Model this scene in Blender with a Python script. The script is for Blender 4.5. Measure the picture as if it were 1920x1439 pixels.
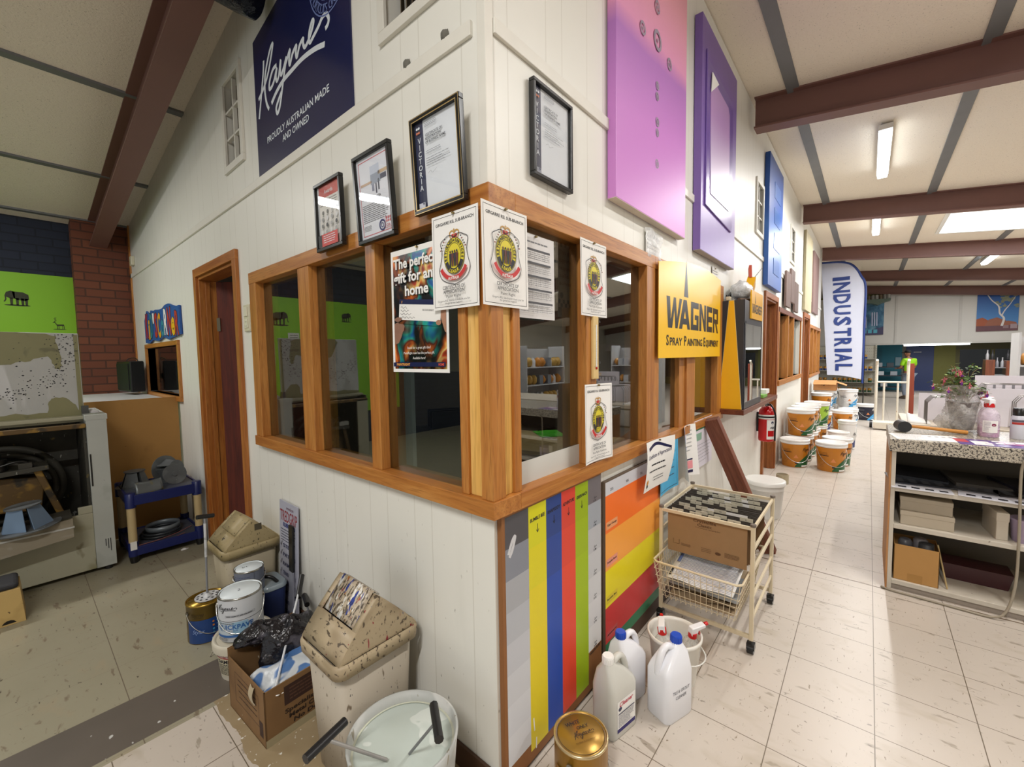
import bpy, bmesh, math, random
from mathutils import Vector, Matrix, Euler
from math import sin, cos, pi, radians, hypot, atan2, sqrt

for o in list(bpy.data.objects): bpy.data.objects.remove(o)
sc = bpy.context.scene
col = sc.collection
V = Vector
random.seed(7)

# ------------------------------------------------------------------ camera
cam_d = bpy.data.cameras.new('camera'); cam = bpy.data.objects.new('camera', cam_d); col.objects.link(cam)
cam_d.sensor_fit = 'HORIZONTAL'; cam_d.sensor_width = 36.0
cam_d.lens = 36.0 * 792.661 / 1920.0
cam_d.clip_start = 0.02; cam_d.clip_end = 200
yaw, pit, roll = radians(40.181), radians(-3.579), radians(-0.8935)
cf = V((cos(pit)*cos(yaw), cos(pit)*sin(yaw), sin(pit)))
cr = V((sin(yaw), -cos(yaw), 0)); cu = cr.cross(cf)
cr2 = cr*cos(roll) + cu*sin(roll); cu2 = -cr*sin(roll) + cu*cos(roll)
mw = Matrix((cr2, cu2, -cf)).transposed().to_4x4(); mw.translation = V((-.945, -.88, 1.43))
cam.matrix_world = mw
sc.camera = cam

# ------------------------------------------------------------------ world, exposure
sc.view_settings.view_transform = 'Standard'; sc.view_settings.look = 'None'
sc.view_settings.gamma = 1; sc.view_settings.use_curve_mapping = False
sc.view_settings.exposure = 0.12
w = bpy.data.worlds.new('world'); sc.world = w; w.use_nodes = True
w.node_tree.nodes['Background'].inputs[0].default_value = (0.93, 0.97, 1.0, 1)
w.node_tree.nodes['Background'].inputs[1].default_value = 0.6

# ------------------------------------------------------------------ materials
def lin(h):
    h = h.lstrip('#'); r = [int(h[i:i+2], 16)/255 for i in (0, 2, 4)]
    return tuple([(c/12.92 if c <= .04045 else ((c+.055)/1.055)**2.4) for c in r] + [1])
MATS = {}
class NT:
    def __init__(s, name):
        s.m = bpy.data.materials.new(name); s.m.use_nodes = True; s.t = s.m.node_tree; s.n = s.t.nodes
        s.b = s.n['Principled BSDF']; s.tc = s.n.new('ShaderNodeTexCoord')
    def mp(s, scale=(1, 1, 1), rot=(0, 0, 0), loc=(0, 0, 0)):
        m = s.n.new('ShaderNodeMapping'); m.inputs['Scale'].default_value = scale
        m.inputs['Rotation'].default_value = rot; m.inputs['Location'].default_value = loc
        s.t.links.new(s.tc.outputs['Object'], m.inputs[0]); return m.outputs[0]
    def noise(s, vec, scale, detail=3, rough=.5, dist=0):
        n = s.n.new('ShaderNodeTexNoise'); n.inputs['Scale'].default_value = scale; n.inputs['Detail'].default_value = detail
        n.inputs['Roughness'].default_value = rough; n.inputs['Distortion'].default_value = dist
        s.t.links.new(vec, n.inputs['Vector']); return n.outputs['Fac']
    def ramp(s, fac, stops, const=False):
        r = s.n.new('ShaderNodeValToRGB'); cr_ = r.color_ramp
        if const: cr_.interpolation = 'CONSTANT'
        cr_.elements[0].position = stops[0][0]; cr_.elements[0].color = stops[0][1]
        cr_.elements[1].position = stops[-1][0]; cr_.elements[1].color = stops[-1][1]
        for p, c in stops[1:-1]:
            e = cr_.elements.new(p); e.color = c
        s.t.links.new(fac, r.inputs[0]); return r.outputs[0]
    def mix(s, fac, a, b, mode='MIX'):
        m = s.n.new('ShaderNodeMix'); m.data_type = 'RGBA'; m.blend_type = mode
        for i, x in ((0, fac), (6, a), (7, b)):
            if isinstance(x, (int, float)): m.inputs[i].default_value = x
            elif isinstance(x, tuple): m.inputs[i].default_value = x
            else: s.t.links.new(x, m.inputs[i])
        return m.outputs[2]
    def math(s, op, a, b=None, c=None):
        m = s.n.new('ShaderNodeMath'); m.operation = op
        for i, x in enumerate((a, b, c)):
            if x is None: continue
            if isinstance(x, (int, float)): m.inputs[i].default_value = x
            else: s.t.links.new(x, m.inputs[i])
        return m.outputs[0]
    def xyz(s):
        x = s.n.new('ShaderNodeSeparateXYZ'); s.t.links.new(s.tc.outputs['Object'], x.inputs[0]); return x.outputs
    def bump(s, h, strength, dist=.002):
        b = s.n.new('ShaderNodeBump'); b.inputs['Strength'].default_value = strength; b.inputs['Distance'].default_value = dist
        s.t.links.new(h, b.inputs['Height']); s.t.links.new(b.outputs[0], s.b.inputs['Normal'])
    def col(s, c):
        if isinstance(c, tuple): s.b.inputs['Base Color'].default_value = c
        else: s.t.links.new(c, s.b.inputs['Base Color'])
    def fin(s, rough=.6, metal=0, spec=.5):
        s.b.inputs['Roughness'].default_value = rough; s.b.inputs['Metallic'].default_value = metal
        s.b.inputs['Specular IOR Level'].default_value = spec; return s.m
BLK = (0, 0, 0, 1); WHT = (1, 1, 1, 1)
def mat(hexc, rough=.6, metal=0, spec=.5, var=0.06, vs=12, bump=None):
    """plain paint, plastic or metal with a faint procedural unevenness"""
    k = ('m', hexc, rough, metal, spec, var, vs, bump)
    if k in MATS: return MATS[k]
    t = NT('paint_'+hexc.strip('#')); c = lin(hexc)
    if var:
        f = t.noise(t.mp(), vs)
        a = tuple(max(0, x*(1-var)) for x in c[:3])+(1,); b = tuple(min(1, x*(1+var)) for x in c[:3])+(1,)
        t.col(t.mix(f, a, b))
    else: t.col(c)
    if bump: t.bump(t.noise(t.mp(), bump[0], 2), bump[1], bump[2] if len(bump) > 2 else .002)
    MATS[k] = t.fin(rough, metal, spec); return MATS[k]
def specks(name, base, layers, rough=.6, bump=None, metal=0, var=.08):
    """base colour with stains, scuffs and drips: layers = (hex, scale, stretch xyz, threshold, softness)"""
    k = ('s', name)
    if k in MATS: return MATS[k]
    t = NT(name); c = lin(base)
    a = tuple(x*(1-var) for x in c[:3])+(1,); b = tuple(min(1, x*(1+var)) for x in c[:3])+(1,)
    o = t.mix(t.noise(t.mp(), 6), a, b)
    for i, (h, s_, st, th, so) in enumerate(layers):
        f = t.noise(t.mp(st, loc=(i*3.7, i*1.3, i*2.1), rot=(.2*(i % 3), .15*(i % 2), .1*i)), s_, 2, .55, .3)
        f = t.ramp(f, [(th, BLK), (min(1, th+so), WHT)])
        o = t.mix(f, o, lin(h))
    t.col(o)
    if bump: t.bump(t.noise(t.mp(), bump[0], 3), bump[1], bump[2] if len(bump) > 2 else .003)
    MATS[k] = t.fin(rough, metal); return MATS[k]
def wood(name, axis, c0, c1, c2, rough=.42, sc_=14, knots=False):
    k = ('w', name, axis)
    if k in MATS: return MATS[k]
    t = NT('%s_grain_%s' % (name, 'xyz'[axis])); s3 = [1, 1, 1]; s3[axis] = .06
    v = t.mp(tuple(s3)); f = t.noise(v, sc_*2.2, 4, .6, .6); g = t.noise(t.mp(tuple(s3)), sc_*12, 2, .6)
    o = t.ramp(f, [(.28, lin(c0)), (.5, lin(c1)), (.72, lin(c2))])
    dk = tuple(x*.62 for x in lin(c0)[:3])+(1,)
    o = t.mix(t.ramp(g, [(.52, BLK), (.72, (.55, .55, .55, 1))]), o, dk)
    t.col(o); t.bump(g, .12, .001); MATS[k] = t.fin(rough); return MATS[k]
def OAK(a): return wood('oiled_hardwood', a, '#995b24', '#b07232', '#c28845')
def PINE(a): return wood('yellow_pine', a, '#cc9440', '#dfae5c', '#e8bf74', .5, 7)
def MERB(a): return wood('dark_merbau', a, '#4d2413', '#6a3319', '#7d4222', .4)
def CEDAR(a): return wood('red_brown_timber', a, '#5b2c1c', '#74402b', '#84503a', .55)
def emit(name, hexc, s):
    k = ('e', name)
    if k in MATS: return MATS[k]
    m = bpy.data.materials.new(name); m.use_nodes = True; t = m.node_tree; t.nodes.clear()
    e = t.nodes.new('ShaderNodeEmission'); e.inputs[0].default_value = lin(hexc); e.inputs[1].default_value = s
    o = t.nodes.new('ShaderNodeOutputMaterial'); t.links.new(e.outputs[0], o.inputs[0]); MATS[k] = m; return m
def glass(name, tint='#ffffff', r0=.05, rough=0.0, minr=0.0, haze=0.0):
    k = ('g', name)
    if k in MATS: return MATS[k]
    m = bpy.data.materials.new(name); m.use_nodes = True; t = m.node_tree; t.nodes.clear(); n = t.nodes
    tr = n.new('ShaderNodeBsdfTransparent'); tr.inputs[0].default_value = lin(tint)
    gl = n.new('ShaderNodeBsdfGlossy'); gl.inputs['Roughness'].default_value = rough
    fr = n.new('ShaderNodeLayerWeight'); fr.inputs[0].default_value = .5
    mx = n.new('ShaderNodeMixShader'); o = n.new('ShaderNodeOutputMaterial')
    pw = n.new('ShaderNodeMath'); pw.operation = 'POWER'; pw.inputs[1].default_value = 5; t.links.new(fr.outputs[1], pw.inputs[0])
    ad = n.new('ShaderNodeMath'); ad.operation = 'MULTIPLY_ADD'; ad.inputs[1].default_value = 1-r0; ad.inputs[2].default_value = r0; ad.use_clamp = True
    t.links.new(pw.outputs[0], ad.inputs[0])
    t.links.new(ad.outputs[0], mx.inputs[0]); t.links.new(tr.outputs[0], mx.inputs[1]); t.links.new(gl.outputs[0], mx.inputs[2])
    last = mx.outputs[0]
    if haze:
        df = n.new('ShaderNodeBsdfDiffuse'); df.inputs[0].default_value = lin('#dcdcd6'); m2 = n.new('ShaderNodeMixShader')
        m2.inputs[0].default_value = haze; t.links.new(last, m2.inputs[1]); t.links.new(df.outputs[0], m2.inputs[2]); last = m2.outputs[0]
    t.links.new(last, o.inputs[0]); MATS[k] = m; return m
def bag_mat(name, hexc, alpha, rough=.25):
    """thin crinkled plastic film, partly see-through"""
    k = ('bag', name)
    if k in MATS: return MATS[k]
    t = NT(name); t.col(lin(hexc)); f = t.noise(t.mp(), 22, 4, .6, 1.5)
    a = t.ramp(f, [(.3, (alpha*.5,)*3+(1,)), (.75, (min(1, alpha*1.5),)*3+(1,))])
    t.t.links.new(a, t.b.inputs['Alpha']); t.bump(f, .9, .01); MATS[k] = t.fin(rough); return MATS[k]

# ------------------------------------------------------------------ mesh builder
TXT = {}
def text2d(s, bold=0.0):
    k = (s, bold)
    if k not in TXT:
        cu_ = bpy.data.curves.new('t', 'FONT'); cu_.body = s; cu_.size = 1.0; cu_.resolution_u = 2; cu_.offset = bold
        ob = bpy.data.objects.new('t', cu_); col.objects.link(ob)
        dg = bpy.context.evaluated_depsgraph_get(); me = bpy.data.meshes.new_from_object(ob.evaluated_get(dg))
        vs = [(v.co.x, v.co.y) for v in me.vertices]; fs = [tuple(p.vertices) for p in me.polygons]
        bpy.data.objects.remove(ob); bpy.data.curves.remove(cu_); bpy.data.meshes.remove(me)
        x0 = min([v[0] for v in vs], default=0); x1 = max([v[0] for v in vs], default=1)
        TXT[k] = ([(v[0]-x0, v[1]) for v in vs], fs, max(.01, x1-x0))
    return TXT[k]
def spline(pts, n=6, closed=False):
    if len(pts) < 3: return list(pts)
    P = [V(p) for p in pts]; out = []
    m = len(P); rng = range(m if closed else m-1)
    for i in rng:
        p0 = P[(i-1) % m] if (closed or i > 0) else P[0]*2-P[1]
        p1 = P[i]; p2 = P[(i+1) % m]; p3 = P[(i+2) % m] if (closed or i+2 < m) else P[-1]*2-P[-2]
        for j in range(n):
            t = j/n
            out.append(.5*((2*p1)+(p2-p0)*t+(2*p0-5*p1+4*p2-p3)*t*t+(3*p1-p0-3*p2+p3)*t**3))
    if not closed: out.append(P[-1])
    return [tuple(q) for q in out]
class B:
    def __init__(s): s.v = []; s.f = []; s.fm = []; s.sm = []; s.mats = []; s.M = Matrix.Identity(4)
    def mi(s, m):
        if m not in s.mats: s.mats.append(m)
        return s.mats.index(m)
    def add(s, vs, fs, m, smooth=False):
        o = len(s.v); i = s.mi(m)
        s.v += [tuple(s.M @ V(p)) for p in vs]
        for f in fs: s.f.append(tuple(o+k for k in f)); s.fm.append(i); s.sm.append(smooth)
        return s
    def box(s, x0, y0, z0, x1, y1, z1, m):
        if x0 > x1: x0, x1 = x1, x0
        if y0 > y1: y0, y1 = y1, y0
        if z0 > z1: z0, z1 = z1, z0
        return s.add([(x0, y0, z0), (x1, y0, z0), (x1, y1, z0), (x0, y1, z0), (x0, y0, z1), (x1, y0, z1), (x1, y1, z1), (x0, y1, z1)],
              [(0, 3, 2, 1), (4, 5, 6, 7), (0, 1, 5, 4), (1, 2, 6, 5), (2, 3, 7, 6), (3, 0, 4, 7)], m)
    def cbox(s, c, d, m, rot=None):
        M0 = s.M.copy()
        s.M = M0 @ Matrix.Translation(c) @ (Euler(rot).to_matrix().to_4x4() if rot else Matrix.Identity(4))
        s.box(-d[0]/2, -d[1]/2, -d[2]/2, d[0]/2, d[1]/2, d[2]/2, m); s.M = M0; return s
    def loft(s, rings, m, smooth=True, caps=(True, True), closed=True):
        n = len(rings[0]); vs = [p for r in rings for p in r]; fs = []
        for i in range(len(rings)-1):
            for j in range(n if closed else n-1):
                k = (j+1) % n; fs.append((i*n+j, i*n+k, (i+1)*n+k, (i+1)*n+j))
        s.add(vs, fs, m, smooth)
        if caps[0]: s.add(list(rings[0]), [tuple(range(n))[::-1]], m)
        if caps[1]: s.add(list(rings[-1]), [tuple(range(n))], m)
        return s
    def lathe(s, prof, m, c=(0, 0, 0), n=28, caps=(True, True), sx=1, sy=1, smooth=True):
        return s.loft([[(c[0]+r*sx*cos(2*pi*j/n), c[1]+r*sy*sin(2*pi*j/n), c[2]+z) for j in range(n)] for r, z in prof], m, smooth, caps)
    def cyl(s, p0, p1, r0, m, r1=None, n=12, caps=True):
        p0 = V(p0); p1 = V(p1); d = (p1-p0); q = d.to_track_quat('Z', 'Y'); r1 = r0 if r1 is None else r1
        rg = [[tuple(p+q @ V((r*cos(2*pi*j/n), r*sin(2*pi*j/n), 0))) for j in range(n)] for p, r in ((p0, r0), (p1, r1))]
        return s.loft(rg, m, True, (caps, caps))
    def tube(s, pts, r, m, n=7, sm=0, closed=False):
        if sm: pts = spline(pts, sm, closed)
        P = [V(p) for p in pts]; rings = []; k = len(P)
        up = None
        for i, p in enumerate(P):
            d = (P[min(i+1, k-1)]-P[max(i-1, 0)])
            if d.length < 1e-9: d = V((0, 0, 1))
            d.normalize()
            if up is None:
                up = V((0, 0, 1)) if abs(d.z) < .9 else V((1, 0, 0))
            a = d.cross(up); 
            if a.length < 1e-6: a = d.orthogonal()
            a.normalize(); b = a.cross(d).normalized(); up = b
            rr = r[i] if isinstance(r, (list, tuple)) else r
            rings.append([tuple(p+a*rr*cos(2*pi*j/n)+b*rr*sin(2*pi*j/n)) for j in range(n)])
        return s.loft(rings, m)
    def prism(s, poly, h, m, base=(0, 0, 0), ax='z'):
        """poly in 2D extruded by h; ax z: xy->z ; y: xz->y ; x: yz->x"""
        f = {'z': lambda p, t: (p[0], p[1], t), 'y': lambda p, t: (p[0], t, p[1]), 'x': lambda p, t: (t, p[0], p[1])}[ax]
        n = len(poly); vs = [V(f(p, 0))+V(base) for p in poly]+[V(f(p, h))+V(base) for p in poly]
        return s.add([tuple(v) for v in vs], [tuple(range(n))[::-1], tuple(range(n, 2*n))]+[(i, (i+1) % n, n+(i+1) % n, n+i) for i in range(n)], m)
    def grid(s, fn, nu, nv, m, smooth=True, thick=0):
        vs = [tuple(fn(i/nu, j/nv)) for j in range(nv+1) for i in range(nu+1)]
        fs = [(j*(nu+1)+i, j*(nu+1)+i+1, (j+1)*(nu+1)+i+1, (j+1)*(nu+1)+i) for j in range(nv) for i in range(nu)]
        return s.add(vs, fs, m, smooth)
    def blob(s, c, r, m, n=12, k=8, wob=0, seed=0):
        rr = random.Random(seed); ph = [rr.uniform(0, 6) for _ in range(6)]
        rings = []
        for i in range(k+1):
            t = pi*i/k; ring = []
            for j in range(n):
                a = 2*pi*j/n; q = 1+wob*(sin(3*a+ph[0]+2*t)+sin(5*a+ph[1])*sin(4*t+ph[2])+.6*sin(7*t+ph[3]+2*a))/2
                tt = max(t, .02); tt = min(tt, pi-.02)
                ring.append((c[0]+r[0]*q*sin(tt)*cos(a), c[1]+r[1]*q*sin(tt)*sin(a), c[2]-r[2]*q*cos(tt)))
            rings.append(ring)
        return s.loft(rings, m)
    def build(s, name, parent=None, loc=None, rot=None, bevel=0, seg=2, solid=0, sub=0, label=None):
        me = bpy.data.meshes.new(name); me.from_pydata(s.v, [], s.f)
        for m in s.mats: me.materials.append(m)
        for p, i, q in zip(me.polygons, s.fm, s.sm): p.material_index = i; p.use_smooth = q
        me.update(); ob = bpy.data.objects.new(name, me); col.objects.link(ob)
        if parent: ob.parent = parent
        if loc: ob.location = loc
        if rot: ob.rotation_euler = rot
        if solid:
            q = ob.modifiers.new('thickness', 'SOLIDIFY'); q.thickness = solid; q.offset = 0
        if sub:
            q = ob.modifiers.new('smooth', 'SUBSURF'); q.levels = sub; q.render_levels = sub
        if bevel:
            q = ob.modifiers.new('bevel', 'BEVEL'); q.width = bevel; q.segments = seg; q.limit_method = 'ANGLE'; q.angle_limit = radians(40)
        if label: ob['label'] = label
        return ob
def tag(o, label, cat, group=None, kind=None):
    o['label'] = label; o['category'] = cat
    if group: o['group'] = group
    if kind: o['kind'] = kind
    return o
def thing(name, label, cat, loc=(0, 0, 0), rotz=0, group=None, rot=None):
    o = bpy.data.objects.new(name, None); o.empty_display_size = .05; col.objects.link(o); o.location = loc
    o.rotation_euler = rot if rot else (0, 0, rotz)
    return tag(o, label, cat, group)
def struct(b, name, label, cat='structure', bevel=0, parent=None):
    o = b.build(name, parent, bevel=bevel)
    if parent is None: tag(o, label, cat, kind='structure')
    return o
def dup(src, loc, rotz=0, label=None, name=None):
    r = src.copy(); col.objects.link(r); r.location = loc; r.rotation_euler = (0, 0, rotz)
    if label: r['label'] = label
    for ch in list(src.children):
        c = ch.copy(); col.objects.link(c); c.parent = r
        for g in list(ch.children):
            d = g.copy(); col.objects.link(d); d.parent = c
    return r

# ------------------------------------------------------------------ flat printing on a surface
class Canvas:
    """draws print on a flat or curved face: (u,v,lift) -> point"""
    def __init__(s, b, f=None, y=0.0, step=None, unit=.0003):
        s.b = b; s.k = 0; s.unit = unit; s.step = step
        s.f = f or (lambda u, v, l: (u, y-l, v))
    def lay(s): s.k += 1; return s.k*s.unit
    def poly(s, pts, m, l=None):
        l = s.lay() if l is None else l
        s.b.add([s.f(u, v, l) for u, v in pts], [tuple(range(len(pts)))], m)
    def rect(s, u0, v0, u1, v1, m, l=None):
        l = s.lay() if l is None else l
        n = max(1, int(abs(u1-u0)/s.step+.99)) if s.step else 1
        vs = []; fs = []
        for i in range(n+1):
            u = u0+(u1-u0)*i/n; vs += [s.f(u, v0, l), s.f(u, v1, l)]
            if i: fs.append((2*i-2, 2*i, 2*i+1, 2*i-1))
        s.b.add(vs, fs, m, bool(s.step))
    def frame(s, u0, v0, u1, v1, w_, m):
        l = s.lay()
        s.rect(u0, v0, u1, v0+w_, m, l); s.rect(u0, v1-w_, u1, v1, m, l); s.rect(u0, v0+w_, u0+w_, v1-w_, m, l); s.rect(u1-w_, v0+w_, u1, v1-w_, m, l)
    def ell(s, c, rx, ry, m, n=24, l=None):
        s.poly([(c[0]+rx*cos(2*pi*i/n), c[1]+ry*sin(2*pi*i/n)) for i in range(n)], m, l)
    def ring(s, c, rx, ry, w_, m, n=32, a0=0, a1=2*pi):
        l = s.lay(); vs = []; fs = []
        for i in range(n+1):
            a = a0+(a1-a0)*i/n
            vs += [s.f(c[0]+rx*cos(a), c[1]+ry*sin(a), l), s.f(c[0]+(rx-w_)*cos(a), c[1]+(ry-w_)*sin(a), l)]
            if i: fs.append((2*i-2, 2*i, 2*i+1, 2*i-1))
        s.b.add(vs, fs, m)
    def stroke(s, pts, w_, m, sm=5, l=None):
        l = s.lay() if l is None else l
        P = [V((p[0], p[1])) for p in (spline([(p[0], p[1], 0) for p in pts], sm) if sm else pts)]
        vs = []; fs = []; k = len(P)
        for i, p in enumerate(P):
            d = P[min(i+1, k-1)]-P[max(0, i-1)]
            if d.length < 1e-9: d = V((1, 0))
            d.normalize(); nn = V((-d.y, d.x)); ww = (w_[0]+(w_[1]-w_[0])*i/(k-1)) if isinstance(w_, tuple) else w_
            a = p+nn*ww/2; b_ = p-nn*ww/2; e = l+i*1e-6
            vs += [s.f(a.x, a.y, e), s.f(b_.x, b_.y, e)]
            if i: fs.append((2*i-2, 2*i-1, 2*i+1, 2*i))
        s.b.add(vs, fs, m)
    def text(s, t, u, v, size, m, w_=None, align='l', bold=0, l=None, rot=0, slant=0):
        """size = cap height; w_ = total width to squeeze the line into"""
        l = s.lay() if l is None else l
        vs, fs, tw = text2d(t, bold); k = size/.69; kx = (w_/tw) if w_ else k
        off = {'l': 0, 'c': -tw*kx/2, 'r': -tw*kx}[align]; ca, sa = cos(rot), sin(rot)
        out = []
        for x, y in vs:
            x, y = x*kx+off+slant*y*k, y*k
            out.append(s.f(u+x*ca-y*sa, v+x*sa+y*ca, l))
        s.b.add(out, fs, m)
    def arc_text(s, t, c, r, size, m, a0, a1, inward=False, bold=0):
        """letters set around a circle from angle a0 to a1"""
        l = s.lay(); n = len(t)
        for i, ch in enumerate(t):
            if ch == ' ': continue
            a = a0+(a1-a0)*(i+.5)/n; vs, fs, tw = text2d(ch, bold); k = size/.69
            rt = a-pi/2 if not inward else a+pi/2; ca, sa = cos(rt), sin(rt)
            rr = r if not inward else r+size; o = []
            for x, y in vs:
                x = (x-tw/2)*k; y = y*k
                o.append(s.f(c[0]+rr*cos(a)+x*ca-y*sa, c[1]+rr*sin(a)+x*sa+y*ca, l))
            s.b.add(o, fs, m)
    def lines(s, u0, u1, v0, v1, n, m, th=.35, ragged=.3, seed=1, words=True):
        """small print too fine to read: broken lines"""
        r = random.Random(seed); l = s.lay(); h = (v0-v1)/n
        for i in range(n):
            v = v0-h*(i+.5); end = u1-(u1-u0)*r.uniform(0, ragged); u = u0
            while u < end:
                e = min(end, u+(u1-u0)*r.uniform(.06, .2)) if words else end
                s.rect(u, v-abs(h)*th/2, e, v+abs(h)*th/2, m, l); u = e+(u1-u0)*.018
HS = [
 [(0.116,0.566),(0.106,0.518),(0.086,0.465),(0.06,0.4),(0.021,0.307)],
 [(0.026,0.404),(0.062,0.418),(0.111,0.442),(0.171,0.49),(0.235,0.584),(0.216,0.59),(0.171,0.551),(0.126,0.485),(0.114,0.416),(0.128,0.349),(0.155,0.308)],
 [(0.27,0.477),(0.224,0.474),(0.18,0.438),(0.171,0.403),(0.196,0.399),(0.232,0.417),(0.272,0.462),(0.257,0.43),(0.264,0.403),(0.29,0.416),(0.32,0.479),(0.31,0.431),(0.321,0.409),(0.356,0.434),(0.385,0.461),(0.345,0.387),(0.31,0.315),(0.282,0.267),(0.253,0.251),(0.243,0.281),(0.272,0.306),(0.312,0.331)],
 [(0.189,0.323),(0.255,0.354),(0.335,0.374),(0.431,0.38),(0.55,0.383),(0.669,0.369),(0.758,0.348)],
 [(0.344,0.417),(0.383,0.445),(0.426,0.477),(0.414,0.443),(0.418,0.413),(0.452,0.448),(0.494,0.465),(0.486,0.439),(0.495,0.413),(0.525,0.448),(0.564,0.462),(0.562,0.442),(0.578,0.419),(0.616,0.432),(0.653,0.461),(0.669,0.484),(0.656,0.493),(0.63,0.467),(0.619,0.436),(0.629,0.415),(0.657,0.423),(0.711,0.443),(0.746,0.461),(0.781,0.459),(0.8,0.432),(0.791,0.412),(0.768,0.405)]]
def script_logo(cv, u, v, width, m, wt=.016, ky=1.0):
    """the handwritten paint-maker's signature, drawn stroke by stroke"""
    k = width/.80
    l = cv.lay()
    for i, st in enumerate(HS):
        ww = wt*k*(1.0 if i != 3 else 1.2)
        cv.stroke([(u+x*k, v+(y-.251)*k*ky) for x, y in st], ww, m, 5, l+i*2e-5)
# ------------------------------------------------------------------ lamps of the room
WHITEP = mat('#e9e9e4', .45)
LAMP = emit('lamp_diffuser', '#f4fbff', 9)
def lamp_light(name, x, y, z, lx, ly, power, color=(1, .975, .945), parent=None):
    d = bpy.data.lights.new(name, 'AREA'); d.shape = 'RECTANGLE'; d.size = lx; d.size_y = ly; d.energy = power; d.color = color
    o = bpy.data.objects.new(name, d); col.objects.link(o); o.location = (x, y, z)
    if parent: o.parent = parent
    return o
def ceil_z(y): return 3.72-(.137*y if y > 0 else -.115*y)
def batten(x0, x1, y, power, label, drop=.02, z=None):
    cx_ = (x0+x1)/2; z = ceil_z(y)-drop-.05 if z is None else z; L = x1-x0
    t = thing('fluorescent_light', label, 'ceiling light', (cx_, y, z), group=None)
    b = B(); b.box(-L/2, -.055, 0, L/2, .055, .05, WHITEP); b.build('housing', t, bevel=.004)
    b = B(); b.prism([(-.05, 0), (.05, 0), (.042, -.045), (-.042, -.045)], L*.93, LAMP, (-L*.465, 0, 0), 'x'); b.build('diffuser', t)
    lamp_light('lamp_light', 0, 0, -.055, L*.9, .08, power, parent=t)
    return t
batten(4.55, 5.95, -.94, 50, 'long fluorescent batten nearest on the right-hand ceiling, its end towards the viewer')
batten(7.8, 9.2, -.91, 55, 'smaller-looking fluorescent batten in the next bay behind the nearest right-hand one')
batten(11.6, 13.0, -2.75, 55, 'tilted-looking fluorescent batten far right, beyond the third beam')
batten(.9, 2.3, -1.75, 46, 'fluorescent batten overhead beside the office corner, outside the picture')
batten(-3.0, -1.6, -.94, 95, 'unseen fluorescent batten added for fill light behind the viewer over the front aisle')  # added out of view to fill the room and light the left wall
batten(-2.75, -1.35, 3.75, 42, 'fluorescent batten on the left ceiling mirrored in the framed letter')
batten(1.2, 2.6, -4.4, 50, 'unseen fluorescent batten added for fill and window reflections over the shop shelves right of the viewer')  # unseen row, added for room fill and to show mirrored in the windows
batten(2.6, 3.9, 1.5, 22, 'fluorescent batten added inside the office to brighten the desk', z=2.9)  # added so the office interior and desk are bright enough behind the glass
batten(4.7, 6.1, -4.4, 50, 'unseen fluorescent batten added for fill and window reflections over the middle shop shelves')  # second of the unseen row, added for fill and mirrored light
batten(8.3, 9.7, -5.2, 60, 'unseen fluorescent batten added for fill and window reflections over the far shop shelves')  # last of the unseen row, also added as fill light
# tube under the bulkhead
t = thing('fluorescent_light', 'long bare white fluorescent tube under the far white bulkhead', 'ceiling light', (17.945, -2.48, 1.645))
b = B(); b.box(-.03, -.78, -.0, .03, .78, .03, WHITEP); b.build('housing', t)
b = B(); b.cyl((0, -.74, -.03), (0, .74, -.03), .024, LAMP, n=10); b.build('tube', t)
lamp_light('lamp_light', 0, 0, -.065, .05, 1.4, 22, parent=t)
# skylights
SKY = emit('skylight_panel', '#f2f8ff', 6)
for i, (x0, x1, y0, y1, lab, pw) in enumerate([(8.35, 9.75, -3.8, -1.76, 'bright white skylight panel in the ceiling above the right-hand counter', 90), (15.2, 15.9, -3.75, -2.6, 'thin bright skylight strip in the far ceiling above the bulkhead', 40)]):
    t = thing('skylight', lab, 'skylight', ((x0+x1)/2, (y0+y1)/2, ceil_z((y0+y1)/2)-.012), rot=(math.atan(.115), 0, 0))
    hx, hy = (x1-x0)/2, (y1-y0)/2
    b = B(); b.box(-hx, -hy, -.004, hx, hy, 0, SKY); b.build('panel', t)
    b = B()
    for a in ((-hx-.05, -hy-.05, hx+.05, -hy), (-hx-.05, hy, hx+.05, hy+.05), (-hx-.05, -hy, -hx, hy), (hx, -hy, hx+.05, hy)): b.box(a[0], a[1], -.015, a[2], a[3], .005, WHITEP)
    b.build('frame', t)
    lamp_light('daylight', 0, 0, -.03, 2*hx, 2*hy, pw, (.93, .97, 1), t)

# ------------------------------------------------------------------ shell materials
t = NT('cream_grooved_board'); X = t.xyz()
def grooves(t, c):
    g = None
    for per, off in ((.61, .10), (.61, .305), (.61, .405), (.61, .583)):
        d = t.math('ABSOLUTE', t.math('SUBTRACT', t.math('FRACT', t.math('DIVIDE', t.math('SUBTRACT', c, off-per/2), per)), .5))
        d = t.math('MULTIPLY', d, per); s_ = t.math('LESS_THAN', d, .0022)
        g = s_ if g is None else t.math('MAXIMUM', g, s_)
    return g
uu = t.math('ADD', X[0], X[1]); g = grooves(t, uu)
o = t.mix(t.noise(t.mp(), 1.6), lin('#deddd4'), lin('#e9e7df'))
st = t.ramp(t.noise(t.mp((1, 1, .12)), 5, 4, .6), [(.6, BLK), (.9, (.35,)*3+(1,))]); lo = t.ramp(X[2], [(0, (1,)*3+(1,)), (1.0, BLK)])
o = t.mix(t.mix(lo, BLK, st), o, lin('#8c8570'))
sp = t.ramp(t.noise(t.mp((1, 1, .5)), 60, 2, .4), [(.72, BLK), (.76, WHT)]); o = t.mix(t.mix(lo, BLK, sp), o, lin('#6d675c'))
o = t.mix(t.math('MULTIPLY', g, .28), o, lin('#a39b88')); t.col(o)  # groove lines also tinted darker, painting in their shade
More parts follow.
